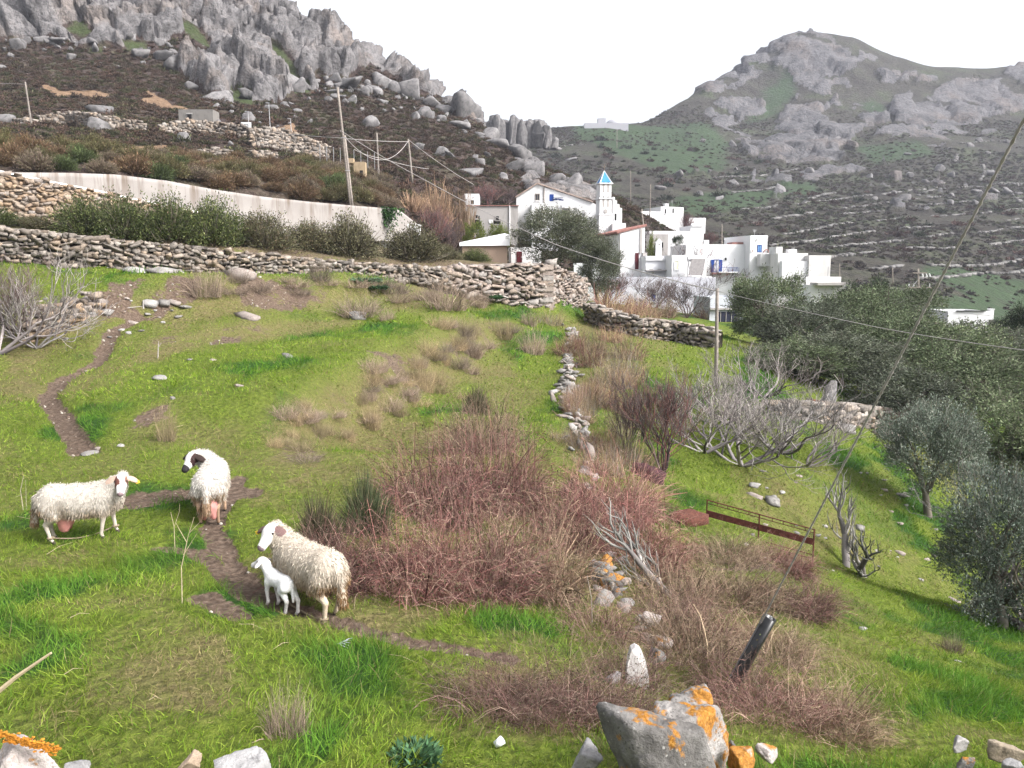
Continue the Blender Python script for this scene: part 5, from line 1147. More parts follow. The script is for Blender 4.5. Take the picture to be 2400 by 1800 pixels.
px_place(BRO2, 'dark_bush', 'dark tipped bush crowning the central brambles', 'bush', 1115, 975, 110, 85); px_place(BRO, 'broom_bush', 'small green broom in the brambles right of the centre', 'broom bush', 1345, 1180, 110, 90)
# weeds along the collapsed wall and below the village
WD = [bramble(78, 260, 1, 1, TAN + GREYT[:2], .014, .4, 2).mesh('dry_weed', M_TWIG), bramble(79, 320, 1, 1, BR[:3] + TAN, .016, .8, 2).mesh('dry_weed', M_TWIG)]
r = np.random.default_rng(15); WLB = 'dry twiggy weed among the stones beside the grassy strip'; WLB2 = 'dry brown weed on the bank below the village walls'
for i in range(46):
    v = r.uniform(735, 1120); u = np.interp(v, [735, 800, 1000, 1120], [1390, 1380, 1420, 1440]) + r.normal(0, 42); px_place(WD[i % 2], 'dry_weed', WLB, 'weed', u, v, r.uniform(50, 110), r.uniform(30, 80) , 'dry weeds beside the strip')
for i in range(34):
    u = r.uniform(1365, 1720); v = r.uniform(655, 760) ; px_place(WD[1 if r.random() < .7 else 0], 'dry_weed', WLB2, 'weed', u, v, r.uniform(45, 90), r.uniform(25, 50), 'weeds below the village')
for i in range(16):
    u = r.uniform(520, 1180); v = r.uniform(662, 720); px_place(TF[1], 'dry_tussock', 'low dry tussock on the bank under the long wall', 'grass tuft', u, v, r.uniform(40, 90), r.uniform(18, 36), 'tussocks on the upper bank')
for i in range(60):
    t_ = r.random(); u = 660 + t_ * 480 + r.normal(0, 30); v = 1060 - t_ * 270 + r.normal(0, 34); px_place(TF[r.integers(2)], 'dry_tussock', 'low dry tussock on the sloping bank across the pasture', 'grass tuft', u, v, r.uniform(40, 90), r.uniform(18, 42), 'tussocks on the sloping bank')
# --- bare trees: figs and dark upright bushes
def bare(seed, L0, r0, lv, kids, cols, **k):
    r = np.random.default_rng(seed); sk = grow(seed, L0, r0, lv, kids, **k); return sk, r
def fig_kind(seed, n_main, lv, cols, spread=1.1, thick=.017, up=.28, name='fig', kids=(3, 4, 4, 3)):
    """several stems from one base, pale upturned twigs"""
    r = np.random.default_rng(seed); tg = Geo(); cg = Geo()
    for i in range(n_main):
        a = 6.283 * i / n_main + r.uniform(-.4, .4); d0 = (math.cos(a) * spread, math.sin(a) * spread, 1.0)
        sk = grow(seed * 31 + i, .42, thick, lv, list(kids), .72, .75, up, .17, d0=d0, rr=.60)
        for gg, lo, hi in ((tg, 0, 1), (cg, 2, 99)):
            q = skel_geo(sk, cols, r, maxlv=hi, minlv=lo)
            if q.V: gg.V += q.V; gg.F += [f + gg.n for f in q.F]; gg.C += q.C; gg.n += q.n
    return TreeKind(name, tg, cg, M_BARK, M_TWIG, 'stem', 'branches')
FIGS = [fig_kind(201, 6, 4, GREYT, 1.5, kids=(3, 4, 3, 3)), fig_kind(202, 6, 4, GREYT, 2.0, kids=(3, 4, 3, 3)), fig_kind(203, 1, 4, [(.20, .185, .185), (.26, .24, .24), (.16, .145, .148)], .25, .062, kids=(3, 3, 3, 2))]
DKB = [fig_kind(211, 9, 4, PURP + BR[:2], .55, .0115, .3, 'bare_bush'), fig_kind(212, 8, 4, PURP, .6, .011, .25, 'bare_bush')]
def put_bare(kind, name, label, u, v, hpx, wfac=1.0, group=None, S=A, rz=0.0, nat=1.15, cat='bare tree', dy=0.0, tilt=(0, 0)):
    g_ = S.hit(u, v); g_[0] *= (g_[1] + dy) / g_[1]; g_[1] += dy; g_[2] = float(S.z(g_[0], g_[1])); h_ = hpx * g_[1] / F; sc = h_ / nat; return kind.put(name, label, cat, g_ - [0, 0, .05], (sc * wfac, sc * wfac, sc), rz, group, tilt)
put_bare(DKB[0], 'bare_bush', 'tall dark bare bush right of the collapsed wall', 1555, 1110, 275, .85, rz=.3); put_bare(DKB[1], 'bare_bush', 'thin bare bush left of the grey fig thicket', 1470, 1060, 190, .8, rz=1.3)
for i, (u, v, hp_, wf, lb) in enumerate([(1740, 1090, 250, 1.1, 'sprawling grey fig thicket under the lone wooden post'), (1830, 1060, 210, 1.2, 'pale fig thicket with upturned twigs before the olive grove'), (1700, 990, 180, 1.0, 'grey fig thicket around the foot of the wooden post'), (1890, 1090, 170, 1.1, 'low grey fig branches beside the dry stone wall'), (1650, 1060, 200, 1.0, 'grey-brown fig thicket right of the dark bare bush'), (1790, 930, 160, 1.0, 'pale fig twigs standing before the dark olive grove')]):
    put_bare(FIGS[i % 2], 'fig_thicket', lb, u, v, hp_, wf * 1.35, rz=i * 1.1, group='grey fig thickets')
put_bare(FIGS[1], 'fig_thicket', 'lilac grey fig thicket cut by the left edge', -5, 830, 330, .9, rz=.5); put_bare(DKB[1], 'bare_bush', 'thin lilac bare bush behind the fig at the left edge', 35, 800, 210, 1.1, rz=.9); put_bare(FIGS[0], 'fig_thicket', 'low grey fig branches beside the pale stone row', 85, 815, 170, 1.2, rz=1.9)
put_bare(FIGS[2], 'fig_sapling', 'young fig tree with a smooth pale trunk beside the guy wire', 1982, 1325, 290, .9, rz=1.0, nat=1.5, tilt=(0, .12)); put_bare(FIGS[2], 'fig_sapling', 'crooked young fig tree leaning right on the right slope', 2022, 1348, 240, 1.1, rz=4.0, nat=1.4, tilt=(0, .55))
put_bare(FIGS[2], 'fig_sapling', 'forked pale fig tree before the rusty gate', 1575, 1400, 320, .9, rz=2.6, nat=1.35, tilt=(0, .5))
put_bare(FIGS[0], 'fig_tree', 'bare fig tree with long upturned branches at the right edge', 2425, 1440, 430, 1.1, rz=2.0, nat=1.2, tilt=(0, -.3), dy=-3.0)
for i, (u, v, hp_, lb) in enumerate([(1485, 715, 100, 'bare purple bush below the tiled house'), (1565, 715, 105, 'bare purple bush before the terrace house'), (1640, 730, 130, 'bare branching tree before the garage'), (1530, 735, 80, 'low bare purple bush below the terrace house'), (1420, 720, 70, 'low bare bush behind the rubble corner'), (1610, 745, 80, 'low bare bush left of the wooden post')]):
    put_bare(DKB[i % 2], 'bare_bush', lb, u, v, hp_ * 1.25, 1.5, 'bare bushes below the village', rz=i)
for i, (u, Y_, vt, wf, lb) in enumerate([(1015, 80, 470, 1.2, 'bare purple bush below the reeds'), (1060, 82, 505, 1.1, 'bare purple bush left of the grey house'), (1150, 116, 425, 1.7, 'bare purple tree behind the grey house'), (1190, 120, 430, 1.2, 'bare purple tree behind the left end of the hall'), (930, 92, 425, 1.3, 'bare bush behind the middle hillside pole'), (985, 96, 432, 1.1, 'bare bush left of the reeds'), (1590, 152, 492, 1.2, 'bare bush before the white cube house'), (1480, 112, 508, 1.4, 'bare reddish bush right of the church'), (1655, 150, 540, 1.5, 'bare bush behind the vaulted house')]):
    S_ = B; p = at_uY(u, Y_, B if float(B.z(Y_ * (u - U0) / F, Y_)) > float(A.z(Y_ * (u - U0) / F, min(Y_, 98))) or Y_ > 98 else A); h_ = max(1.2, zof(vt, Y_) - p[2]); sc = h_ / 1.15; DKB[i % 2].put('bare_bush', lb, 'bare tree', p, (sc * wf, sc * wf, sc), i * 1.0, 'bare trees around the village')
# --- reeds
RD = bramble(90, 500, 1, 1, [(.22, .145, .105), (.27, .185, .13), (.17, .11, .085)], .04, .25, 1).mesh('reeds', M_TWIG)
for u, Y_, vt, rd, lb in ((975, 82, 455, 1.2, 'tan reed clump left of the purple bushes'), (1030, 84, 440, 1.4, 'tall tan reed clump behind the purple bushes'), (1090, 86, 462, 1.0, 'tan reed clump by the grey house roof')):
    x = Y_ * (u - U0) / F; z_ = max(float(A.z(x, Y_)), float(B.z(x, Y_))); tag(obj('reed_clump', RD, None, (x, Y_, z_), (0, 0, u), (rd, rd, zof(vt, Y_) - z_)), lb, 'reeds', None, 'thing')
# ------------------------------------------------------------------ sheep: one continuous skin each, grown from blended volumes
def surface_nets(f, o, h):
    """f: grid of distances; returns vertices, quads"""
    s = f < 0; nx, ny, nz = f.shape
    acc = np.zeros((nx - 1, ny - 1, nz - 1, 3)); cnt = np.zeros((nx - 1, ny - 1, nz - 1))
    sl = lambda d, n: slice(d, n - 1 + d)
    for ax_ in range(3):
        for a in (0, 1):
            for b in (0, 1):
                d0 = [0, 0, 0]; oth = [k for k in range(3) if k != ax_]; d0[oth[0]] = a; d0[oth[1]] = b; d1 = list(d0); d1[ax_] = 1
                A0 = f[sl(d0[0], nx), sl(d0[1], ny), sl(d0[2], nz)]; A1 = f[sl(d1[0], nx), sl(d1[1], ny), sl(d1[2], nz)]
                m = (A0 < 0) != (A1 < 0); t = np.where(m, A0 / (A0 - A1 + 1e-12), 0)
                for k in range(3): acc[..., k] += np.where(m, (t if k == ax_ else d0[k]), 0)
                cnt += m
    on = cnt > 0; idx = -np.ones(on.shape, int); idx[on] = np.arange(on.sum())
    ii = np.argwhere(on); V = (ii + acc[on] / cnt[on][:, None]) * h + o
    Q = []
    for ax_ in range(3):
        b, c = [k for k in range(3) if k != ax_]
        sh = [slice(None)] * 3; s0 = [slice(1, -1)] * 3; s0[ax_] = slice(0, -1); s1 = list(s0); s1[ax_] = slice(1, None)
        a0, a1 = s[tuple(s0)], s[tuple(s1)]; e = np.argwhere(a0 != a1); inside = a0[a0 != a1]
        off = np.zeros(3, int); off[b] = 1; off[c] = 1; base = e + off * 0
        g = e.copy(); g[:, b] += 1; g[:, c] += 1                       # grid point coordinate of the edge start
        def cell(db, dc):
            q = g.copy(); q[:, b] -= db; q[:, c] -= dc; return idx[q[:, 0], q[:, 1], q[:, 2]]
        quad = np.stack([cell(1, 1), cell(0, 1), cell(0, 0), cell(1, 0)], -1)
        flip = inside if ax_ != 1 else ~inside
        quad[~flip] = quad[~flip][:, ::-1]; Q.append(quad)
    return V, np.concatenate(Q)
def sd_ell(p, c, r, M=None):
    q = p - c
    if M is not None: q = q @ M
    k0 = np.linalg.norm(q / r, axis=-1); k1 = np.linalg.norm(q / (np.asarray(r) ** 2), axis=-1) + 1e-9; return k0 * (k0 - 1) / k1
def sd_cone(p, a, b, ra, rb):
    a, b = np.asarray(a, float), np.asarray(b, float); ba = b - a; t = np.clip(((p - a) @ ba) / (ba @ ba + 1e-12), 0, 1)
    return np.linalg.norm(p - a - t[..., None] * ba, axis=-1) - (ra + (rb - ra) * t)
def smin(a, b, k):
    h = np.clip(.5 + .5 * (b - a) / k, 0, 1); return b + (a - b) * h - k * h * (1 - h)
def frame_from(fwd, up=(0, 0, 1)):
    x = unit(np.asarray(fwd, float)); y = unit(np.cross(up, x)); z = np.cross(x, y); return np.stack([x, y, z], -1)   # columns
M_SKIN = NT('sheep_skin'); _c = M_SKIN.attr('col', out='Color'); _n = M_SKIN.noise(60, 3, M_SKIN.coord()); M_SKIN = M_SKIN.done(M_SKIN.mix(1.0, _c, M_SKIN.ramp(_n, [(.3, .8), (.7, 1.1)]), 'MULTIPLY'), .85, M_SKIN.bump(_n, .4, .01), .15)
M_WOOL = mat_veg('wool', .12, .95, .03)
M_UDDER = simple_mat('udder_skin', (.50, .22, .20), .55, .15, 20, bump=.2); M_EYE = simple_mat('eye', (.02, .015, .01), .1, .1, spec=.6); M_TAG = simple_mat('ear_tag', (.75, .52, .06), .5, .1); M_ROPE = simple_mat('rope', (.20, .16, .11), .9, .3, 30)
ear_hold = [None]
def make_sheep(name, label, loc, yaw, S=1.0, head=(.62, 0, .80), look=(1, -.3, -.35), feet=None, face=None, lamb=False, udder=True, wool=10500, tail=True, seed=1, tags=(), earcol=None, dirty=.5, neck_mid=None, legcol=(.50, .44, .36), ear_up=0.0, woolcol=(.47, .435, .39), big_udder=False):
    """local: x forward, y left, z up; loc = ground point under the belly"""
    root = thing(name, label, 'lamb' if lamb else 'sheep', loc, (0, 0, yaw), S); r = np.random.default_rng(seed)
    cs, sn = math.cos(yaw), math.sin(yaw)
    def gl(x, y): return (gz(loc[0] + S * (cs * x - sn * y), loc[1] + S * (sn * x + cs * y)) - loc[2]) / S
    if lamb:
        body = [((.02, 0, .335), (.185, .078, .085)), ((.14, 0, .35), (.085, .07, .085)), ((-.13, 0, .34), (.085, .075, .085))]; H = .36; nb = (.20, 0, .38); nr = (.055, .042); hs = .74; sx, hx, yw = .15, -.155, .052
        lr = [.045, .025, .017, .0155, .020]; fz = [.30, .19, .05]; hz_ = [.31, .27, .17, .05]
    else:
        body = [((0, 0, .53), (.465, .215, .225)), ((.30, 0, .55), (.24, .19, .23)), ((-.31, 0, .54), (.22, .205, .225)), ((.05, 0, .45), (.40, .20, .17))]; H = .62; nb = (.40, 0, .62); nr = (.145, .095); hs = 1.13; sx, hx, yw = .30, -.36, .125
        lr = [.08, .037, .021, .0195, .026]; fz = [.44, .28, .075]; hz_ = [.46, .37, .26, .07]
    feet = feet or [(0, 0)] * 4
    head = np.asarray(head, float); Mh = frame_from(look)
    lo = np.array([-.66, -.42, -.22]) if not lamb else np.array([-.36, -.28, -.15]); hi = np.array([.95, .55, 1.12]) if not lamb else np.array([.46, .30, .66])
    lo = np.minimum(lo, head - .30); hi = np.maximum(hi, head + .30)
    h = .0125 if not lamb else .0085
    ax_ = [np.arange(l, u_, h) for l, u_ in zip(lo, hi)]; G = np.stack(np.meshgrid(*ax_, indexing='ij'), -1).astype(np.float32)
    d = None
    for c, rr in body: e = sd_ell(G, np.array(c), np.array(rr)); d = e if d is None else smin(d, e, .06)
    nm = np.asarray(neck_mid, float) if neck_mid is not None else (np.array(nb) + head) / 2
    nrm_ = (nr[0] + nr[1]) / 2
    d = smin(d, smin(sd_cone(G, nb, nm, nr[0], nrm_), sd_cone(G, nm, head - Mh[:, 0] * .06 * hs - Mh[:, 2] * .015 * hs, nrm_, nr[1] * .72), .04), .07 if not lamb else .04)
    legs = []
    for i, (x0, sy) in enumerate(((sx, 1), (sx, -1), (hx, 1), (hx, -1))):
        fx, fy = feet[i]; y0 = yw * sy; gxx, gyy = x0 + fx + .02, y0 + fy; g = gl(gxx, gyy) - .005
        if i < 2: pts = [(x0 - .0, y0, fz[0]), (x0 + .02 + fx * .45, y0 + fy * .5, fz[1] + g * .4), (x0 + fx * .95 - .005, y0 + fy, fz[2] + g), (x0 + fx + .02, y0 + fy, g + .012)]; rr = [lr[0] * .9, lr[1] * .85, lr[2], lr[3] * 1.15]
        else: pts = [(x0, y0, hz_[0]), (x0 + .07 * hs + fx * .3, y0, hz_[1] + g * .3), (x0 - .055 * hs + fx * .7, y0 + fy * .7, hz_[2] + g * .6), (x0 - .02 * hs + fx, y0 + fy, hz_[3] + g), (x0 + fx + .02, y0 + fy, g + .012)]; rr = [lr[0] * 1.25, lr[0], lr[1] * .85, lr[2], lr[3] * 1.15]
        leg = None
        for k in range(len(pts) - 1): e = sd_cone(G, pts[k], pts[k + 1], rr[k], rr[k + 1]); leg = e if leg is None else smin(leg, e, .015)
        d = smin(d, leg, .05 if not lamb else .03); legs.append(pts)
    q = (G - head) @ Mh / hs                                         # head frame coordinates
    hd = smin(sd_ell(q, np.array([.035, 0, .0]), np.array([.095, .07, .082])), sd_cone(q, (.07, 0, -.012), (.205, 0, -.045), .062, .043), .03)
    hd = smin(hd, sd_ell(q, np.array([.06, 0, -.05]), np.array([.085, .052, .045])), .025)
    def ears(q):
        e = None
        for sy in (-1, 1):
            ydir = unit(np.array([.15, sy, -.62 + ear_up * 6])); Me = frame_from(ydir); c = np.array([.012, sy * .055, .036]) + ydir * .072
            k = sd_ell(q, c, np.array([.078, .046, .018]), Me); e = k if e is None else np.minimum(e, k)
        return e
    hd0 = hd; hd = smin(hd, ears(q), .016)
    hd = hd * hs; d = smin(d, hd, .03 if not lamb else .02)
    if tail:
        if lamb: d = smin(d, sd_cone(G, (-.205, 0, .37), (-.235, .01, .17), .022, .014), .02)
        else: d = smin(d, sd_cone(G, (-.52, 0, .58), (-.575, .0, .25), .05, .045), .05)
    V, Q = surface_nets(d, lo, h)
    for _ in range(2):                                               # relax
        acc = np.zeros_like(V); c = np.zeros(len(V))
        for a in range(4): np.add.at(acc, Q[:, a], V[Q[:, (a + 1) % 4]]); np.add.at(c, Q[:, a], 1); np.add.at(acc, Q[:, a], V[Q[:, a - 1]]); np.add.at(c, Q[:, a], 1)
        V = V * .5 + .5 * acc / np.maximum(c, 1)[:, None]
    qv = (V - head) @ Mh / hs; earv = ears(qv) < .006; skv = np.minimum(sd_ell(qv, np.array([.035, 0, .0]), np.array([.098, .073, .085])), sd_cone(qv, (.07, 0, -.012), (.205, 0, -.045), .064, .045)) < .006
    hdv = skv | earv | (sd_ell(qv, np.array([.06, 0, -.05]), np.array([.088, .055, .048])) < .004); ear_hold[0] = earv
    gv = np.array([gl(x, y) for x, y in V[:, :2]]) if False else 0
    cream = np.array(woolcol) * .82 if not lamb else np.array((.68, .675, .67)); white = np.array((.58, .56, .54))
    C_ = np.tile(cream, (len(V), 1)).astype(float)
    zleg = V[:, 2] < (hz_[1] if not lamb else .2); C_[zleg & ~hdv] = legcol
    for pts in legs:
        dd = np.linalg.norm(V - np.array(pts[-1]), axis=1); C_[dd < (.036 if not lamb else .026)] = (.06, .05, .042) if not lamb else (.45, .40, .36)
    C_[hdv] = white
    C_[earv] = (.66, .60, .57)
    if face: C_ = face(qv, hdv, C_)
    sk = obj('body', mesh_np('body', V, Q, True, {'col': C_}, M_SKIN), root)
    # fleece: locks of wool combed down from the skin
    if wool:
        N = np.zeros_like(V); e1 = V[Q[:, 2]] - V[Q[:, 0]]; e2 = V[Q[:, 3]] - V[Q[:, 1]]; fn = np.cross(e1, e2)
        for a in range(4): np.add.at(N, Q[:, a], fn)
        N = unit(N); cenr = V.mean(0)
        if (N * (V - cenr)).sum() < 0: N = -N
        nd = (qv[:, 0] > .0) & hdv
        ear = earv
        ok = (V[:, 2] > (.335 if not lamb else .20)) & ~nd & ~ear
        ok |= (V[:, 0] < -.50) & (V[:, 2] > .2)
        if not lamb: ok &= ~((V[:, 2] < .40) & (V[:, 0] > -.50) & (np.abs(V[:, 0]) > .22) & (np.abs(V[:, 1]) < .07))
        cand = np.nonzero(ok)[0]; k = cand[r.integers(len(cand), size=wool)]; b = V[k] + N[k] * -.004 + r.normal(scale=.006, size=(wool, 3))
        topness = np.clip((V[k, 2] - .45) / .35, 0, 1)[:, None]
        dr = unit(N[k] * (.40 + .25 * topness) + np.array([-.18, 0, -1.0]) * (1.05 - .62 * topness) + r.normal(scale=.22, size=(wool, 3)))
        ln = r.uniform(.02, .068, wool) * (1.0 - .45 * topness[:, 0]) * (.28 if lamb else 1); pts = stems(b, dr, ln, 4, .9, .16, r); w_ = r.uniform(.006, .013, wool) * (.6 if lamb else 1)
        Vr, Fr = ribbons(pts, w_, r); base = np.array(woolcol); lowk = np.clip((.62 - V[k, 2]) / .3 + .55 * fbm(V[k] * 6 + seed, 3, seed), 0, 1)[:, None]
        col = base * (1 - dirty * .55 * lowk * np.array([.75, .95, 1.15])) * r.uniform(.78, 1.12, (wool, 1)); rump = ((V[k, 0] < -.40) & (V[k, 2] < .47) & (r.random(wool) < .8))[:, None]
        col = np.where(rump, col * np.array([.62, .5, .38]), col); cc = np.repeat(col[:, None, :], 8, 1); cc = cc * np.repeat(np.array([.8, .95, 1.02, .93]), 2)[None, :, None]
        gq = Geo(); gq.add(Vr, Fr, np.clip(cc.reshape(-1, 3), .01, .9)); obj('fleece', gq.mesh('fleece', M_WOOL), root)
    for sy in (-1, 1):
        p = head + Mh @ (np.array([.075, sy * .060, .022]) * hs); m = MB(); m.add(ICO2[0] * .0135 * hs, ICO2[1]); o = m.build('eye', M_EYE, root, True); o.location = p
    if udder:
        V_, F_ = ICO3; q_ = V_.copy(); vv = q_ * [.105, .105, .115]; tt = sstep(.55, 1, -q_[:, 2]); ly = np.sign(q_[:, 1]); vv[:, 1] += tt * ly * .02; nip = (q_[:, 2] < -.70) & (np.abs(np.abs(q_[:, 1]) - .5) < .30); vv[nip, 2] -= .045
        m = MB(); m.add(vv, F_); u_ = m.build('udder', M_UDDER, root, True); u_.location = (-.19 if not big_udder else -.36, 0, .285); u_.scale = (1.12,) * 3 if not big_udder else (1.25, 1.25, 1.35)
    for sy in tags:
        p = head + Mh @ ((np.array([.022, sy * .055, .036]) + unit(np.array([.15, sy, -.62 + ear_up * 6])) * .135) * hs); m = MB(); m.box((0, 0, 0), (.012, .05, .038)); o = m.build('ear_tag', M_TAG, root); o.location = p; o.rotation_euler = (.3, .2, math.atan2(Mh[1, 0], Mh[0, 0]))
    return root, legs
def face_brown(q, hd, C_):
    pat = hd & (q[:, 0] > .02) & (q[:, 0] < .135) & (np.abs(q[:, 1]) > .022 + .02 * np.sin(q[:, 0] * 40)) & (q[:, 2] > -.075) & (q[:, 1] < 0); C_[pat] = (.13, .055, .045)
    C_[hd & (q[:, 0] > .02) & (q[:, 0] < .10) & (q[:, 1] > .045) & (q[:, 2] > -.03)] = (.15, .075, .055)
    C_[ear_hold[0]] = (.40, .29, .23); C_[hd & (q[:, 0] > .225)] = (.22, .16, .17); C_[hd & (q[:, 0] > .17) & (q[:, 2] < -.07) & (np.abs(q[:, 1]) > .025)] = (.25, .18, .17); return C_
def face_black(q, hd, C_):
    C_[hd & (q[:, 0] > -.01) & (q[:, 0] < .125) & (np.abs(q[:, 1]) > .043) & (q[:, 2] > -.07)] = (.035, .018, .018); C_[ear_hold[0]] = (.03, .02, .018); C_[hd & (q[:, 0] > .172)] = (.025, .022, .024); return C_
def face_white(q, hd, C_):
    C_[ear_hold[0]] = (.13, .08, .075); C_[hd & (q[:, 0] > .222)] = (.16, .12, .13); C_[hd & (np.abs(q[:, 1]) > .055) & (q[:, 0] > .05) & (q[:, 0] < .085) & (np.abs(q[:, 2] - .02) < .012)] = (.15, .11, .10); return C_
def locdir(yaw, wx, wy, wz): return (math.cos(yaw) * wx + math.sin(yaw) * wy, -math.sin(yaw) * wx + math.cos(yaw) * wy, wz)
# ewe standing broadside on the left
y1 = R(10); p1 = Ah(193, 1262)
s1, l1 = make_sheep('ewe', 'cream ewe standing broadside at the left with a brown eye patch and pink udder', p1, y1, .90, head=(.565, -.055, .815), look=locdir(y1, .30, -1.0, -.55), feet=[(.10, .0), (-.02, .02), (-.02, 0), (.03, .02)], face=face_brown, seed=11, tags=(1,), dirty=.95, legcol=(.42, .375, .32))
y2 = R(103); p2 = Ah(500, 1213)
s2, l2 = make_sheep('ewe', 'white ewe seen from behind turning its black patched face to the camera', p2, y2, .97, head=(.40, .27, .80), look=locdir(y2, -.45, -1.0, -.6), feet=[(.02, 0), (-.03, 0), (-.10, -.03), (.06, .02)], face=face_black, seed=12, big_udder=True, woolcol=(.52, .49, .455), dirty=.75, neck_mid=(.47, .13, .74), legcol=(.30, .20, .135))
y3 = R(138); p3_ = Ah(730, 1432)
s3, l3 = make_sheep('ewe', 'dirty cream ewe with a plain white face standing over the lamb', p3_, y3, .92, head=(.545, .10, .82), look=locdir(y3, -.42, -1.0, -.5), feet=[(.06, 0), (-.06, 0), (-.04, .0), (.10, .0)], face=face_white, seed=13, tags=(-1,), dirty=1.05, udder=False, neck_mid=(.50, .04, .74), legcol=(.45, .37, .28), wool=11500, woolcol=(.49, .43, .36))
y4 = R(140); p4 = Ah(660, 1432)
s4, l4 = make_sheep('lamb', 'small clean white lamb standing beside the ewe on the path', p4, y4, .93, head=(.265, .012, .485), look=locdir(y4, -.9, .35, -.15), feet=[(.02, 0), (-.02, 0), (.02, .0), (-.05, .0)], lamb=True, udder=False, wool=0, seed=14, legcol=(.64, .61, .59), ear_up=.01)
def rope(label, root, pa, pb, sag=.04):
    t = np.linspace(0, 1, 14)[:, None]; pts = np.array(pa) * (1 - t) + np.array(pb) * t; pts[:, 2] -= (sag + .03) * 4 * (t * (1 - t))[:, 0]; pts[:, 1] += .012 * np.sin(t[:, 0] * 9)
    Mw = Matrix.Translation(root.location) @ Matrix.Rotation(root.rotation_euler[2], 4, 'Z') @ Matrix.Scale(root.scale[0], 4); w = [tuple(Mw @ Vector(p)) for p in pts]; m = MB(); m.tube(w, .008, 6)
    for e in (0, -1):
        c = np.array(w[e]); m.tube([c + [.032 * math.cos(a), .032 * math.sin(a), 0] for a in np.linspace(0, 6.4, 12)], .012, 5)
    tag(m.build('rope_hobble', M_ROPE), label, 'rope', None, 'thing')
rope('frayed rope hobbling the legs of the broadside ewe', s1, np.array(l1[0][2]) + [0, 0, .02], np.array(l1[3][3]) + [0, 0, .02]); rope('frayed rope hobbling the legs of the ewe over the lamb', s3, np.array(l3[0][2]) + [0, 0, .02], np.array(l3[2][3]) + [0, 0, .02])
# ------------------------------------------------------------------ boulders on the hills
ROCKM = []
def mat_boulder(name, cols, lichen=0.0, sc=1.0, spots=0.0):
    t = NT(name); p = t.pos(); c = t.coord()
    col = t.ramp(t.noise(2.2 * sc, 5, p, .68), [(.3, cols[0]), (.5, cols[1]), (.72, cols[2])])
    k = t.ramp(t.rand(), [(0, .78), (1, 1.15)]); col = t.mix(1.0, col, k, 'MULTIPLY')
    cr = t.ramp(t.noise(3.0 * sc, 4, t.scale(p, (1, 1, .4)), .75), [(.30, .35), (.42, 1.0)]); col = t.mix(1.0, col, cr, 'MULTIPLY')
    if spots:
        s_ = t.ramp(t.vor(26 * sc, p), [(.0, 1.0), (.22, .8), (.34, 0.0)]); s2 = t.ramp(t.noise(4 * sc, 4, p), [(.47, 0.0), (.58, 1.0)])
        col = t.mix(t.math('MULTIPLY', t.math('MULTIPLY', s_, s2), spots), col, (.07, .065, .06))
        s3 = t.ramp(t.vor(13 * sc, t.scale(p, (1.1, .9, 1))), [(.0, 1.0), (.16, .9), (.2, 0.0)]); col = t.mix(t.math('MULTIPLY', s3, t.ramp(t.noise(6, 2, p), [(.5, 0.0), (.6, .7)])), col, (.36, .35, .335))
    if lichen:
        m = t.ramp(t.noise(3.4 * sc, 5, p, .62, .4), [(.60 - .12 * lichen, 0.0), (.66 - .12 * lichen, 1.0)])
        col = t.mix(t.math('MULTIPLY', m, .93), col, t.ramp(t.noise(30 * sc, 3, p), [(.3, (.16, .07, .012)), (.5, (.30, .125, .012)), (.7, (.36, .19, .045))]))
    h = t.math('ADD', t.noise(9 * sc, 6, p, .72), t.math('MULTIPLY', t.noise(40 * sc, 3, p), .25))
    return t.done(col, .93, t.bump(h, .75, .06 / sc), .15)
M_BOULD = mat_boulder('hill_boulder', [(.075, .072, .072), (.145, .139, .140), (.20, .194, .195)], sc=.45)
BP = [rock_arrays(300 + i, ICO3, planes=10 + i % 3, rough=.07, soft=70, squash=(1, .85, .8 + .35 * (i % 3))) for i in range(10)]
BMESH = [mesh_np('boulder', V, Fc, False, None, M_BOULD) for V, Fc in BP]
r = np.random.default_rng(31)
def boulder(u, v, px_, lab, grp, S=B, tall=1.0):
    g = S.hit(u, v); k = g[1] / F; s_ = px_ * k / 1.6
    o = obj('boulder', BMESH[int(r.integers(10))], None, tuple(g + [0, 0, s_ * .18 * tall]), (r.normal(0, .3), r.normal(0, .3), r.uniform(0, 6.28)), (s_, s_ * r.uniform(.8, 1.1), s_ * tall * r.uniform(.8, 1.2)))
    return tag(o, lab, 'boulder', grp, 'thing')
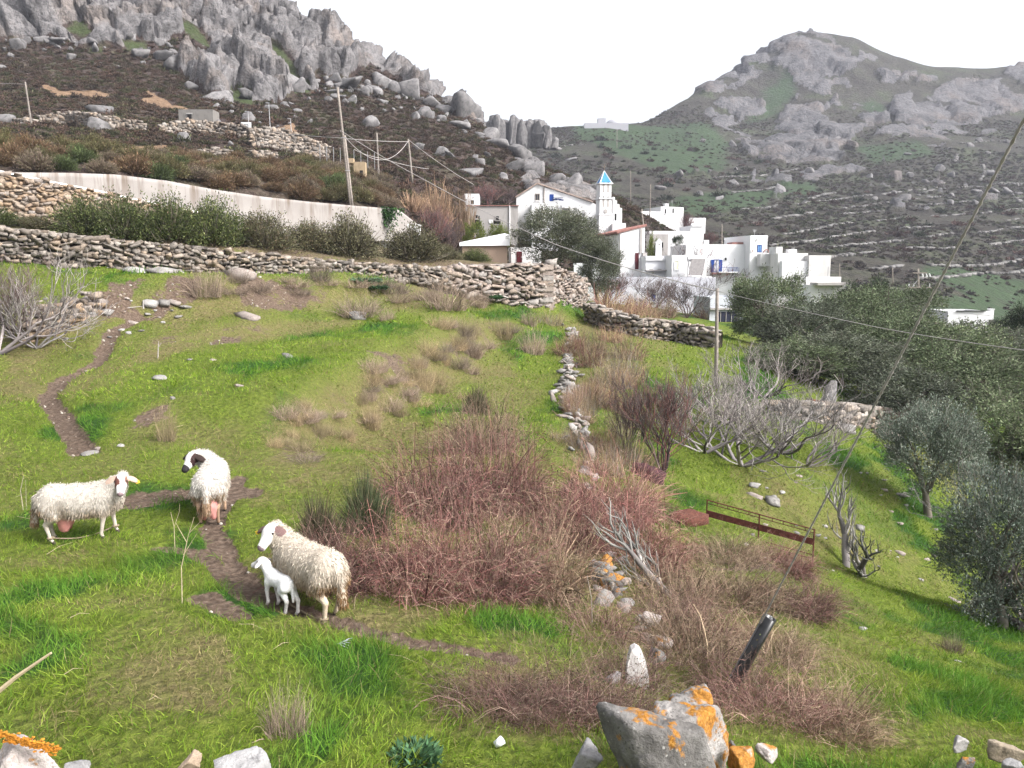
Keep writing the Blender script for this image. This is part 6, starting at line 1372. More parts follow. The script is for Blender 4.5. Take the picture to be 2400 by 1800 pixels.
NB_ = [(1085, 268, 70, 'rounded boulder capping the end of the left ridge under the sky', 1.1), (1040, 262, 45, 'low boulder left of the ridge-end boulder', .8), (960, 225, 62, 'pale boulder on the ridge skyline', .8), (1010, 246, 50, 'boulder on the ridge skyline beside the heath', .8), (1170, 345, 66, 'dark-topped boulder on the ridge above the purple tree', .8), (1222, 375, 66, 'tall leaning slab boulder on the ridge', 1.7), (1200, 400, 58, 'rounded boulder below the leaning slab', .9), (1180, 418, 44, 'boulder at the foot of the leaning slab', .8), (1262, 412, 60, 'split boulder right of the leaning slab', 1.1), (1305, 425, 62, 'broad boulder behind the hall roof', .9), (1345, 440, 56, 'boulder between the hall roof and the spire', 1.0), (1390, 455, 60, 'large boulder just left of the blue spire', 1.1), (1150, 320, 50, 'boulder below the ridge-end boulder', .8), (1240, 432, 40, 'low boulder above the hall gable', .7), (1300, 462, 34, 'pale boulder over the hall roof', .8), (1345, 470, 36, 'pale boulder behind the hall roof end', .8),
 (870, 292, 40, 'pale boulder alone on the dark heath right of the tall pole', 1.1), (985, 272, 30, 'left of three pale boulders in a row on the heath', .8), (1008, 276, 26, 'middle of three pale boulders in a row on the heath', .9), (1034, 282, 28, 'rightmost of three pale boulders in a row on the heath', .8), (1085, 298, 40, 'flat pale boulder below the ridge end', .6), (978, 352, 24, 'pale boulder behind the hillside pole', 1.0), (1032, 362, 26, 'left one of a pair of pale boulders low on the heath', .9), (1052, 366, 18, 'right one of a pair of pale boulders low on the heath', 1.3), (1110, 408, 52, 'broad flat boulder above the purple tree', .6), (1128, 388, 26, 'small boulder above the broad flat one', .8), (1140, 365, 22, 'small pale boulder under the ridge', .8),
 (218, 303, 32, 'white pointed rock below the rubble terrace wall', 1.3), (10, 288, 56, 'big pale boulder cut by the left edge', .8), (245, 268, 44, 'pale pointed rock beside the ochre cut', .9), (520, 240, 50, 'pale boulder above the stone hut', .8), (420, 150, 56, 'blue-grey boulder below the cliff', 1.0), (385, 140, 38, 'grey boulder beside the blue-grey one', .9), (430, 333, 34, 'dark rounded boulder above the brown shrubs', .8), (650, 200, 70, 'tall split boulder at the foot of the crag', 1.2), (620, 190, 60, 'squat boulder at the foot of the crag', 1.0), (510, 292, 22, 'small pale boulder right of the stone hut', .8), (540, 340, 18, 'small pale rock below the enclosure wall', .8), (895, 200, 50, 'ribbed boulder under the ridge', 1.0), (885, 222, 30, 'small leaning boulder below the ribbed one', .9), (810, 205, 44, 'flat boulder under the crag left of the ribbed one', .7)]
for u, v, px_, lb, tl_ in NB_: boulder(u, v, px_ * (.8 if u < 1130 else .62), lb, 'named boulders of the left hill', B, tl_)
cnt = 0
while cnt < 205:
    u = r.uniform(-60, 1130); edge = np.interp(u, [-60, 0, 110, 170, 300, 395, 430, 470, 560, 640, 700, 745, 850, 900, 955, 1040, 1130], [95, 88, 78, 105, 75, 98, 150, 205, 235, 248, 218, 185, 208, 182, 214, 245, 300])
    v = edge + abs(r.normal(0, 38)) - 8; low = np.interp(u, [0, 400, 700, 1000, 1130], [320, 350, 300, 330, 380])
    if v > low: continue
    px_ = float(np.clip(r.lognormal(2.35, .55), 6, 36)) * (1 if v < edge + 50 else .75); boulder(u, v, px_, 'loose grey boulder on the heath below the cliff', 'loose boulders on the left hill', B, r.uniform(.7, 1.2)); cnt += 1
cnt = 0
while cnt < 50:
    u = r.uniform(1300, 2400); v = r.uniform(330, 480)
    if u < 1560 and r.random() < .4: continue
    boulder(u, v, r.uniform(7, 20), 'grey boulder lying on the terraced mountain slope', 'boulders on the far mountain', C, r.uniform(.6, 1.0)); cnt += 1
# jagged crag in the gap between the hills
cg = MB(); r2 = np.random.default_rng(77); g0 = C.hit(1210, 345); k = 300 / F; cz_ = zof(345, 300)
for i in range(26):
    u = 1132 + 160 * (i / 25) + r2.normal(0, 4); topv = np.interp(u, [1130, 1150, 1170, 1185, 1200, 1215, 1240, 1252, 1265, 1280, 1294], [290, 280, 264, 276, 268, 282, 276, 282, 276, 292, 318]) + r2.normal(0, 5)
    V, Fc = rock_arrays(400 + i, ICO2, 10, .08, 16); hh = (350 - topv) * k / 1.7; Yk = 300 + r2.uniform(-3, 3); x = Yk * (u - U0) / F
    cg.add(V * [r2.uniform(9, 14) * k, 10 * k, hh] + np.array([x, Yk, zof((topv + 355) / 2, Yk)]), Fc)
ob = cg.build('rock_crag', M_BOULD); tag(ob, 'jagged crag of upright grey pinnacles in the gap between the hills', 'crag', None, 'thing')
# ------------------------------------------------------------------ stone hut, basketball board, lamp posts on the hill terrace
g = B.hit(460, 293); h_ = thing('stone_hut', 'small roofless stone hut with a dark doorway on the hillside', 'hut', g)
k = g[1] / F; MB().box((0, 1.2, .9), (78 * k, 2.4, 2.4)).build('wall', mat_plaster('rubble_hut', (.17, .16, .15), .7, (.09, .085, .08), 2.2), h_); MB().box((-14 * k, -.03, .7), (9 * k, .12, 1.5)).build('doorway', M_DARK, h_); MB().box((-14 * k, -.06, 1.52), (13 * k, .2, .16)).build('lintel', M_GREYPL, h_)
g = B.hit(578, 318); bb = thing('basketball_hoop', 'white basketball backboard on a post above the stone enclosure', 'basketball hoop', g); k = g[1] / F
MB().box((.0, 0, 24 * k - .2), (23 * k, .06, 18 * k)).build('backboard', M_WHITE, bb); m = MB(); m.tube([(.2, .3, -.3), (.2, .2, 24 * k)], .06, 6); m.build('post', M_METAL, bb)
sq = MB()
for c, dm in (((0, -.05, 24 * k + .05), (.5, .03, .05)), ((0, -.05, 24 * k - .35), (.5, .03, .05)), ((-.25, -.05, 24 * k - .15), (.05, .03, .36)), ((.25, -.05, 24 * k - .15), (.05, .03, .36))): sq.box(c, dm)
sq.build('target_square', M_DARK, bb); m = MB(); m.tube([(.23 * math.cos(a), -.32 + .23 * math.sin(a), 24 * k - .5) for a in np.linspace(0, 6.3, 14)], .02, 5); m.build('rim', M_TILE, bb)
M_WOODP = simple_mat('weathered_pole_wood', (.20, .175, .155), .9, .3, 8, bump=.3, per_obj=.15)
def pole(label, u, vb, vt, Y, rad=.11, lean=0.0, name='utility_pole', parts=None, du=0):
    b = P(u, vb, Y); t = P(u + du, vt, Y); o = thing(name, label, 'pole', b); d = t - b
    m = MB(); n = 6; m.tube([d * f - ([0, 0, .4] if f == 0 else [0, 0, 0]) for f in np.linspace(0, 1, n)], np.linspace(rad, rad * .72, n), 8); m.build('shaft', M_WOODP, o, True); return o, d
pole('leaning grey wooden pole high on the left hillside', 76, 308, 192, 97, .12, du=-17)
o, d = pole('tall doubled wooden pole above the retaining wall', 822, 482, 205, 70.5, .13, du=-31)
m = MB(); m.tube([d * f + [.16, 0, -.2] for f in np.linspace(0, .62, 5)], .11, 8); m.build('strut', M_WOODP, o, True)
for f in (.3, .58): MB().box(tuple(d * f + [.06, 0, 0]), (.42, .26, .05)).build('clamp', M_METAL, o)
pole('middle slim wooden pole behind the reeds', 888, 420, 312, 97, .12, du=-5); pole('right slim wooden pole behind the reeds', 966, 420, 326, 99, .13, du=-9)
pole('lone dark wooden post in the fig thicket', 1678, 912, 676, 31, .085, du=3)
pole('thin pole rising behind the cube house', 1523, 505, 432, 140, .10, du=2); pole('thin pole on the slope right of the spire', 1478, 472, 400, 150, .08); pole('pole against the tiled house corner', 1510, 545, 490, 95, .09, du=-6)
pole('thin pole behind the vaulted house', 1692, 578, 525, 120, .10); pole('short pole right of the concrete house', 1968, 662, 618, 95, .06); pole('pale short pole in the dark trees', 2092, 660, 628, 95, .10); pole('thin mast on the saddle below the chapel', 1446, 345, 303, 380, .16)
o, d = pole('power pole with two cross-arms rising from the olive grove', 2154, 790, 630, 90, .14, du=-2)
MB().box(tuple(d * .94 + [.1, -.16, 0]), (1.6, .12, .12)).build('upper_crossarm', M_WOODP, o); MB().box(tuple(d * .73 + [0, -.16, 0]), (2.7, .12, .13)).build('lower_crossarm', M_WOODP, o)
for q in (-1.15, 1.15, -.6): m = MB(); m.tube([d * .73 + [q, -.16, .05], d * .73 + [q, -.16, .42]], [.05, .035], 6); m.build('insulator', M_WHITE, o)
for q in (.35, .8, 1.15): m = MB(); m.tube([d * .94 + [q, -.16, -.05], d * .94 + [q + .1, -.16, -.4]], [.06, .09], 6); m.build('insulator', M_WHITE, o)
m = MB(); m.tube([d * .72 + [1.0, -.16, 0], d * .62], .04, 5); m.build('brace', M_METAL, o); m = MB(); m.tube([d * .85, d * .0 + np.array([-3.6, -.5, 2.4])], .03, 5); m.build('stay', M_METAL, o)
for u, vb, vt, lb in ((634, 312, 246, 'slim street lamp post above the stone enclosure'), (584, 300, 264, 'short floodlight post behind the basketball board'), (683, 308, 280, 'short floodlight post right of the street lamp')):
    g = B.hit(u, vb); o = thing('lamp_post', lb, 'lamp post', g); hh = (vb - vt) * g[1] / F; m = MB(); m.tube([(0, 0, -.3), (-.08, 0, hh)], [.05, .035], 6); m.build('shaft', M_METAL, o); MB().box((-.25, 0, hh), (.5, .14, .1)).build('lamp_head', M_METAL, o)
for i in range(9):
    u = 750 + i * 16; g = P(u, 368 + i * 2.2, 92); o = thing('fence_post', 'thin metal fence post on the terrace behind the tall pole', 'fence post', g, group='terrace fence posts'); m = MB(); m.tube([(0, 0, -.5), (0, 0, 1.3)], .035, 5); m.build('shaft', M_METAL, o)
# ruin stub and dark red roofs near the poles
st = thing('ruin_stub', 'small ochre stone ruin beside the tall pole', 'ruin', P(845, 418, 86)); MB().box((0, 0, .5), (26 * 86 / F, 1.0, 2.2)).build('wall', mat_plaster('ochre_rubble', (.30, .23, .15), .6, (.18, .14, .09), 2.5), st); MB().box((.2, -.52, .4), (.3, .08, .7)).build('opening', M_DARK, st); MB().box((-.9, .1, 1.75), (.5, .8, .5)).build('broken_corner', mat_plaster('ochre_rubble_top', (.30, .23, .15), .6, (.18, .14, .09), 2.5), st)
# ------------------------------------------------------------------ wires
M_WIRE = simple_mat('steel_wire', (.33, .31, .30), .6, .15); M_WIRED = simple_mat('dark_cable', (.12, .11, .11), .7, .15)
def wire(name, label, pts, rad, sag=0.0, mat=M_WIRE, n=24):
    """pts: (u, v, Y) hung one after another"""
    W3 = []
    for a, b in zip(pts[:-1], pts[1:]):
        pa, pb = P(*a), P(*b); t = np.linspace(0, 1, n)[:, None]; q = pa * (1 - t) + pb * t; q[:, 2] -= sag * 4 * (t * (1 - t))[:, 0]; W3.append(q if not W3 else q[1:])
    m = MB(); m.tube(np.concatenate(W3), rad, 6); return tag(m.build(name, mat, None, True), label, 'cable', None, 'thing')
wire('service_cable', 'pale cable running from the tall doubled pole down across the village to the lone post', [(797, 305, 70.3), (1000, 424, 58.5), (1300, 572, 44), (1680, 682, 31)], .022, .12); wire('service_cable', 'pale cable running from the lone post out over the olive grove', [(1680, 682, 31), (2060, 768, 21.5), (2480, 831, 15.5)], .0105, .03)
wire('slack_cable', 'slack cable looping between the tall pole and the right slim pole', [(797, 307, 70.3), (957, 330, 98.5)], .03, 2.3); wire('hill_cable', 'straight cable from the enclosure to the right slim pole', [(600, 305, 100), (793, 323, 84), (957, 332, 98.5)], .03, .1)
wire('hill_cable', 'cable from the right slim pole down to the bare purple tree', [(958, 328, 98.5), (1110, 432, 112)], .03, .25); wire('hill_cable', 'dark cable from the leftmost hill pole to the left edge', [(58, 197, 97), (-120, 186, 92)], .03, .1, M_WIRED); wire('rail_cable', 'low cable sagging below the slim poles', [(830, 350, 86), (890, 370, 92), (1005, 396, 97)], .03, .15)
wire('valley_cable', 'thin dark cable above the valley house', [(2228, 730, 92), (2420, 746, 90)], .018, .1, M_WIRED)
# twisted guy wire and its black sleeve in front
pa, pb = P(1762, 1500, 7.0), P(2425, 232, 3.1); ext = pb + (pb - pa) * .25; T_ = np.linspace(0, 1, 160)[:, None]; line = pa * (1 - T_) + ext * T_; dirn = unit(ext - pa); a1 = unit(np.cross(dirn, [0, 0, 1.0])); a2 = np.cross(dirn, a1)
gw = thing('guy_wire', 'twisted steel guy wire rising to the upper right corner', 'cable', pa)
for q in (0, 2.094, 4.189):
    ph = T_ * 520 + q; m = MB(); m.tube(line + (a1 * np.cos(ph) + a2 * np.sin(ph)) * .0042 - pa, .0050, 5); m.build('strand', M_WIRE, gw, True)
M_BLACKP = simple_mat('black_plastic', (.012, .012, .013), .35, .2, 20, spec=.5)
s0, s1_ = P(1722, 1600, 6.75), P(1806, 1448, 6.72); sl_ = thing('guy_sleeve', 'black plastic guard sleeve on the lower end of the guy wire', 'guard sleeve', s0); ax_ = unit(s1_ - s0); e1 = unit(np.cross(ax_, [0, 1, 0])); e2 = np.cross(ax_, e1)
n = 20; angs = np.linspace(0, 2 * math.pi, n); ro_, ri_ = .066, .056; L_ = np.linalg.norm(s1_ - s0)
V = []
for f, rr_ in ((-.15, ro_), (.0, ro_), (.5, ro_ * .97), (1, ro_), (1, ri_), (0, ri_)):
    sq_ = [1 - .12 * max(0, math.cos(a)) for a in angs]; V += [ax_ * L_ * f + (e1 * math.cos(a) * (.62 if math.sin(a) > 0 else 1) + e2 * math.sin(a)) * rr_ for a in angs[:-1]]
nn = n - 1; Fq = [(k_ * nn + i, k_ * nn + (i + 1) % nn, (k_ + 1) * nn + (i + 1) % nn, (k_ + 1) * nn + i) for k_ in range(5) for i in range(nn)]
m = MB(); m.add(V, Fq); m.build('sleeve', M_BLACKP, sl_, True); m = MB(); m.tube([ax_ * L_ * f + e1 * .063 for f in (.02, .5, .99)], .007, 5); m.build('seam', simple_mat('grey_plastic_edge', (.10, .10, .105), .4), sl_); m = MB(); m.box(tuple(ax_ * (L_ - .02)), (.05, .02, .03)); m.build('clip', M_METAL, sl_)
m = MB(); m.tube([ax_ * L_ * f for f in (-.2, .5, 1.02)], .012, 6); m.build('anchor_rod', M_METAL, sl_)
# ------------------------------------------------------------------ foreground rocks
M_FG = mat_boulder('lichened_limestone', [(.12, .112, .106), (.22, .208, .198), (.31, .298, .287)], .95, 1.6, .85); M_FGD = mat_boulder('dark_speckled_limestone', [(.07, .066, .063), (.135, .128, .122), (.235, .226, .218)], .45, 1.7, 1.0); M_FGW = mat_boulder('pale_limestone', [(.17, .166, .166), (.265, .26, .26), (.34, .335, .335)], 0, 1.6, .25); M_FGP = mat_boulder('pinkish_lichened_stone', [(.22, .185, .175), (.32, .285, .27), (.40, .365, .35)], .35, 1.5, .3); M_ORG = mat_boulder('orange_lichen_stone', [(.2, .18, .16), (.3, .27, .25), (.38, .35, .33)], 1.6, 1.3, .4)
ICO5 = ico(5)
def fg_rock(label, u, v, wpx, hpx, Y, mat, seed, planes=9, rot=(0, 0, 0), soft=15, dy=.8, cat='rock', name='rock', base=None):
    """visible box centre u, v and size in photograph pixels"""
    V, Fc = rock_arrays(seed, base or ICO5, planes, .07, soft * 1.1); V = V / np.abs(V).max(0); p = P(u, v, Y); k = Y / F
    nv = unit(V); w1_, w2_, wc_, wt_ = worley(V * 1.9 + seed, seed); dsp = .03 * wt_ + .02 * (wc_ - .5) - .03 * (1 - sstep(0, .10, w2_ - w1_)) + .035 * fbm(V * 4 + seed, 4, seed) + .012 * fbm(V * 14 + seed, 3, seed + 5); V = V + nv * dsp[:, None]
    o = obj(name, mesh_np(name, V, Fc, False, None, mat), None, tuple(p), rot, (wpx * k / 2, wpx * k / 2 * dy, hpx * k / 2)); return tag(o, label, cat, None, 'thing')
fg_rock('big dark speckled boulder at the bottom with two orange spots', 1555, 1795, 310, 260, 4.0, M_FGD, 519, 11, (.1, .1, .3), 12); fg_rock('lichened boulder wedged behind the big dark one', 1590, 1750, 260, 205, 4.35, M_FG, 518, 12, (0, .1, 1.1), 10); fg_rock('tall white and orange boulder at the back of the pile', 1620, 1712, 190, 230, 4.7, M_FG, 517, 14, (0, .0, 2.2), 9); fg_rock('orange tongued stone at the left of the boulder pile', 1480, 1722, 130, 100, 4.2, M_FG, 520, 12, (.1, .1, .5), 10)
fg_rock('flat slab covered with orange lichen right of the boulders', 1735, 1792, 105, 60, 4.3, M_ORG, 505, 6, (0, 0, .2), 20); fg_rock('broken white and slate stone left of the boulders', 1375, 1790, 105, 80, 4.35, M_FGW, 512, 7, (.3, .2, 1.0), 18); fg_rock('small grey stone against the boulder pile', 1712, 1752, 36, 40, 4.6, M_FGD, 513, 10); fg_rock('pale twisted stone in the grass right of the lichen slab', 1800, 1772, 80, 34, 4.7, M_FGP, 514, 8, (.1, .3, .3))
fg_rock('pink-white block with an orange lichen crust at the left corner', 55, 1795, 215, 150, 3.9, M_FGP, 521, 6, (.0, .08, .2), 18); fg_rock('pale stone edge beside the lichen crusted block', 185, 1806, 90, 40, 4.0, M_FGW, 522, 9); fg_rock('tan wedge-shaped brick in the grass at the bottom edge', 448, 1788, 62, 46, 4.1, simple_mat('tan_brick', (.30, .23, .17), .9, .25, 12, bump=.4), 523, 5, (.2, .35, .6), 24); fg_rock('pale blue-grey rock at the bottom edge', 605, 1808, 215, 110, 3.9, M_FGW, 524, 10, (.1, .0, .6))
fg_rock('grey rounded stone on the right grass', 2252, 1742, 70, 42, 5.0, mat_boulder('grey_stone', [(.16, .15, .145), (.25, .24, .23), (.32, .31, .30)], 0, 2), 531, 9); fg_rock('tan angular stone at the right edge', 2362, 1768, 95, 50, 4.9, mat_boulder('tan_stone', [(.17, .135, .10), (.24, .20, .15), (.29, .25, .20)], 0, 2), 532, 8, (.0, .25, .4)); fg_rock('small pointed stone near the right corner', 2262, 1788, 45, 34, 4.7, M_FGD, 533, 8); fg_rock('white stone tip in the right corner', 2390, 1802, 80, 24, 4.3, M_FGW, 534, 9)
LO = simple_mat('orange_crust', (.42, .17, .02), .95, .4, 40, bump=.6); q = MB(); r3 = np.random.default_rng(8)
for i in range(260):
    u = r3.uniform(-20, 140); b = P(u, 1724 + u * .25 + r3.normal(0, 6), 3.82); V, Fc = ICO1; q.add(V * r3.uniform(.004, .011, 3) * [1.3, 1.3, .7] + b, Fc)
tag(q.build('lichen_crust', LO), 'thick orange lichen crust on the left corner block', 'lichen', None, 'stuff')
# white standing stone, toppled slabs in the brambles
m = MB(); g = Ah(1490, 1605); kk = g[1] / F; pr = [(-1.0, 0), (-.95, .35), (-.82, .7), (-.5, .95), (-.1, 1.0), (.35, .93), (.7, .72), (.92, .4), (1.0, 0)]
Vf = [(x * 27 * kk * (1 + .02 * i), -.05 - .02 * math.sin(i), z * 118 * kk - .05) for i, (x, z) in enumerate(pr)]; Vb = [(x * .9, .07, z * .97) for x, y, z in Vf]; nn = len(pr)
m.add(Vf + Vb, [tuple(range(nn))[::-1], tuple(range(nn, 2 * nn))] + [(i, i + 1, nn + i + 1, nn + i) for i in range(nn - 1)]); tag(m.build('standing_stone', simple_mat('white_marble', (.46, .44, .43), .7, .12, 9, bump=.35), loc=tuple(g)), 'upright rounded white marble stone in the brambles', 'standing stone', None, 'thing')
for i, (u, v, wx, hx_, lb) in enumerate([(1445, 1600, 60, 36, 'white rounded rock at the foot of the standing stone'), (1510, 1470, 70, 46, 'flat pink slab above the standing stone'), (1545, 1560, 70, 44, 'grey slab right of the standing stone'), (1555, 1520, 60, 36, 'tan stone behind the standing stone'), (1425, 1382, 46, 40, 'grey stone at the end of the lichened wall stump')]):
    g = Ah(u, v); fg_rock(lb, u, v - hx_ * .3, wx, hx_, g[1], [M_FGW, M_FGP, M_FGD, M_FGP, M_FGD][i], 540 + i, 8, (.1 * i, .2, .7 * i), 18, base=ICO3)
# stones lying in the pasture and on the right slope
M_FSTONE = [mat_boulder('pasture_stone_' + n_, c_, 0, 2, .3) for n_, c_ in (('grey', [(.12, .113, .107), (.19, .18, .17), (.25, .24, .225)]), ('pink', [(.16, .135, .12), (.24, .205, .185), (.29, .255, .23)]), ('pale', [(.17, .165, .16), (.26, .25, .24), (.32, .31, .295)]))]
SPB = [mesh_np('field_stone', *rock_arrays(560 + i, ICO2, 9, .08, 14), False, None, M_FSTONE[i % 3]) for i in range(6)]
NST = [(212, 1065, 36, 'grey rock in the grass above the broadside ewe'), (232, 1052, 14, 'white stone behind the grey rock in the grass'), (285, 1045, 16, 'flat white stone in the grass left of the black faced ewe'), (675, 838, 22, 'grey stone in the middle of the pasture'), (315, 757, 18, 'pale stone beside the trodden trail'), (300, 782, 14, 'small pale stone lower beside the trail'), (445, 843, 12, 'white pebble below the brown bank'), (500, 845, 12, 'orange pebble below the brown bank'), (380, 888, 30, 'flat broken stone in the pasture'), (405, 935, 12, 'white pebble in the open pasture'), (565, 905, 14, 'pale stick-like stone in the pasture'), (835, 745, 40, 'large pale rock on the upper bank'), (385, 640, 60, 'big pale boulder at the foot of the long wall'), (570, 648, 50, 'flat white boulder at the foot of the long wall'), (325, 640, 44, 'tan boulder at the foot of the long wall left of the pale one'),
 (385, 713, 26, 'left one of the white stones on the dirt bank'), (412, 710, 24, 'second white stone on the dirt bank'), (350, 715, 34, 'broad white stone on the dirt bank'), (435, 720, 20, 'rightmost white stone on the dirt bank'), (225, 712, 46, 'largest pale block in the heap by the trail'), (215, 735, 30, 'tan block in the heap by the trail'), (250, 735, 26, 'small block in the heap by the trail'), (590, 745, 40, 'pale stone sunk in the bank'), (1980, 1010, 44, 'grey rock right of the dry stone wall under the olives'), (2085, 1050, 36, 'pale rock below the wall under the olives'), (2080, 1025, 50, 'broad pale rock at the end of the wall under the olives'), (1945, 930, 0, ''), (1810, 1180, 36, 'flat grey stone on the slope behind the rusty gate'), (1775, 1165, 26, 'small grey stone behind the rusty gate'), (1765, 1140, 24, 'rounded grey stone above the rusty gate'), (2110, 1160, 22, 'grey stone under the silver olive'), (2110, 1298, 20, 'white stone on the right slope beside the crooked fig'), (2160, 1360, 14, 'pale pebble on the right slope'), (2015, 1240, 22, 'flat pale stone between the young figs'), (2240, 1410, 22, 'grey stone low on the right slope'), (2020, 1475, 16, 'white stone on the near right grass'), (2245, 1550, 12, 'white pebble on the knoll'), (1530, 620, 0, ''), (1285, 700, 0, '')]
for i, (u, v, px_, lb) in enumerate(NST):
    if not px_: continue
    g = Ah(u, v); s_ = px_ * g[1] / F / 1.7; o = obj('field_stone', SPB[i % 6], None, tuple(g + [0, 0, s_ * .05]), (.2 * math.sin(i), .2 * math.cos(i), i), (s_, s_ * .8, s_ * (.55 + .2 * (i % 2)))); tag(o, lb, 'stone', 'stones lying in the fields', 'thing')
g = P(1945, 945, 31.5); o = fg_rock('tall leaning grey slab standing before the olive grove', 1942, 935, 52, 95, 31.5, M_BOULD, 570, 8, (0, .2, .4), base=ICO3); fg_rock('rusty brown rock beside the leaning slab', 1905, 960, 44, 50, 31.2, mat_boulder('rusty_rock', [(.07, .035, .025), (.12, .06, .04), (.16, .09, .06)], 0, .8), 571, 9, base=ICO3)
r = np.random.default_rng(44)
for i in range(70):   # loose rubble on the slope by the gate and along the trodden bank
    if i < 40: u, v = r.uniform(1740, 2200), r.uniform(1080, 1330)
    else: u, v = r.uniform(60, 420), r.uniform(705, 820) if r.random() < .6 else r.uniform(700, 735)
    g = Ah(u, v); s_ = r.uniform(5, 15) * g[1] / F / 1.7; o = obj('rubble_stone', SPB[i % 6], None, tuple(g + [0, 0, s_ * .15]), (0, 0, i), (s_, s_ * .8, s_ * .6)); tag(o, 'small loose stone on the slope by the young figs' if i < 40 else 'small loose stone along the trodden trail', 'stone', 'loose rubble by the figs' if i < 40 else 'loose rubble by the trail', 'thing')
def pile(name, label, pts, n, mats, smin_, smax_, hgt, spread, cat='stone wall'):
    """a broken wall as a heap of single stones"""
    q, _ = resample(np.array([Ah(u, v)[:2] for u, v in pts]), n); root = thing(name, label, cat, Ah(*pts[len(pts) // 2])); ro = np.array(root.location)
    for i, (x, y) in enumerate(q):
        x += r.normal(0, spread); y += r.normal(0, spread); s_ = r.uniform(smin_, smax_); o = obj('stone', mats[int(r.integers(len(mats)))], root, tuple(np.array([x, y, gz(x, y) + s_ * .2 + r.random() ** 2 * hgt]) - ro), (r.normal(0, .5), r.normal(0, .5), r.uniform(0, 6.28)), (s_ * r.uniform(.9, 1.5), s_, s_ * r.uniform(.55, .95)))
pile('collapsed_wall', 'low collapsed line of tumbled stones beside the grassy strip', ((1342, 775), (1332, 840), (1330, 900), (1340, 960), (1355, 1010), (1378, 1065)), 210, SPB, .06, .15, .12, .17)
LIB = [mesh_np('stone', *rock_arrays(590 + i, ICO2, 9, .08, 16), False, None, m_) for i, m_ in enumerate((M_FG, M_FGD, M_ORG, M_FGD))]
pile('lichen_wall', 'short stump of orange lichened wall among the brambles', ((1412, 1345), (1424, 1370), (1436, 1395)), 22, LIB, .06, .11, .22, .06)
tl = np.array([Ah(u, v)[:2] for u, v in ((1372, 1050), (1392, 1130), (1410, 1220), (1425, 1300), (1445, 1400), (1480, 1450), (1520, 1500))]); tq, _ = resample(tl, 44)
for i, (x, y) in enumerate(tq):   # the wall line goes on as half-buried stones under the brush
    x += r.normal(0, .12); y += r.normal(0, .1); s_ = r.uniform(.05, .11); o = obj('tumbled_stone', SPB[i % 6], None, (x, y, gz(x, y) + s_ * .15), (r.normal(0, .3), r.normal(0, .3), i), (s_ * 1.2, s_, s_ * .8)); tag(o, 'half-buried tumbled stone in the line below the collapsed wall', 'stone', 'tumbled stones of the old wall', 'thing')
# ------------------------------------------------------------------ rusty gate in the ditch
M_RUST = simple_mat('rust', (.075, .022, .017), .85, .4, 14, bump=.4); gA, gB = P(1655, 1245, 15.0), P(1905, 1310, 14.2); gt = thing('rusty_gate', 'rusty iron gate lying across the ditch', 'gate', gA); dv = gB - gA; k = 14.6 / F
def bar(name, a, b, w, hh):
    m = MB(); m.tube([a, b], [hh, hh], 4) if w is None else None
    return m
def rail(name, f0, f1, z0, z1, rad): m = MB(); m.tube([dv * f0 + [0, 0, z0], dv * f1 + [0, 0, z1]], rad, 6); return m.build(name, M_RUST, gt)
zt = 80 * k
rail('top_rail', 0, 1, zt, zt * .9, .011); rail('upper_rail', 0, 1, zt * .9, zt * .8, .007); rail('lower_rail', 0, 1, .10, .08, .009); rail('bottom_rail', 0, 1, .03, .0, .011)
pl = MB(); pl.add([dv * f + [0, o_, z] for f in (0, 1) for o_ in (-.01, .01) for z in ((zt * .48, zt * .68) if f == 0 else (zt * .42, zt * .62))], [(0, 1, 5, 4), (2, 6, 7, 3), (1, 3, 7, 5), (0, 4, 6, 2), (0, 2, 3, 1), (4, 5, 7, 6)]); pl.build('flat_bar', M_RUST, gt)
for f in (0, .5, 1): rail('upright', f, f, -.12, zt * (1.02 - .1 * f), .014)
for f in (.1, .2, .3, .4, .62, .72, .82, .92): rail('spacer', f, f, zt * (.9 - .1 * f), zt * (1 - .1 * f), .006)
m = MB(); Vp, Fp = rock_arrays(580, ICO3, 8, .1, 14); pass
gb = Ah(1520, 1130); fg_rock('dark purple-brown rusted barrel lid half buried left of the gate', 1530, 1130, 110, 70, gb[1] + .3, simple_mat('dark_maroon', (.045, .018, .022), .8, .4, 6, bump=.3), 581, 6, (.3, .1, 0), base=ICO3)
gr2 = Ah(1605, 1225); fg_rock('rusty crumpled sheet bank left of the gate', 1612, 1212, 110, 42, gr2[1] + .2, simple_mat('rusty_sheet', (.085, .032, .022), .85, .5, 9, bump=.5), 583, 6, (.2, .0, .3), base=ICO3)
wl = MB(); q0, q1 = Ah(2285, 1415), Ah(2400, 1480); wl.tube([q0 + [0, 0, .06], (q0 + q1) / 2 + [0, 0, .10], q1 + [0, 0, .05]], [.09, .1, .1], 7); tag(wl.build('fallen_log', simple_mat('dark_weathered_wood', (.075, .066, .062), .9, .4, 10, bump=.5)), 'dark weathered log lying on the edge of the right slope', 'log', None, 'thing')
cup = Ah(1160, 1752); m = MB(); kk = cup[1] / F; m.tube([(0, 0, 0), (.02, .0, .03), (.035, 0, .075)], [.03, .036, .04], 14); tag(m.build('paper_cup', simple_mat('white_card', (.62, .63, .66), .6, .05), None, True, loc=tuple(cup + [0, 0, .02]), rot=(.3, .5, .4), scale=.75), 'white paper cup lying in the grass at the bottom', 'cup', None, 'thing')
ft = Ah(790, 1512); m = MB()
for i in range(5): m.tube([(0, 0, .01), (.05 + .01 * i, .03 * (i - 2), .03), (.12, .05 * (i - 2), .02)], [.002, .004, .001], 5)
tag(m.build('feather', simple_mat('grey_feather', (.36, .38, .42), .8, .2), loc=tuple(ft)), 'grey feather lying in the grass below the lamb', 'feather', None, 'thing')
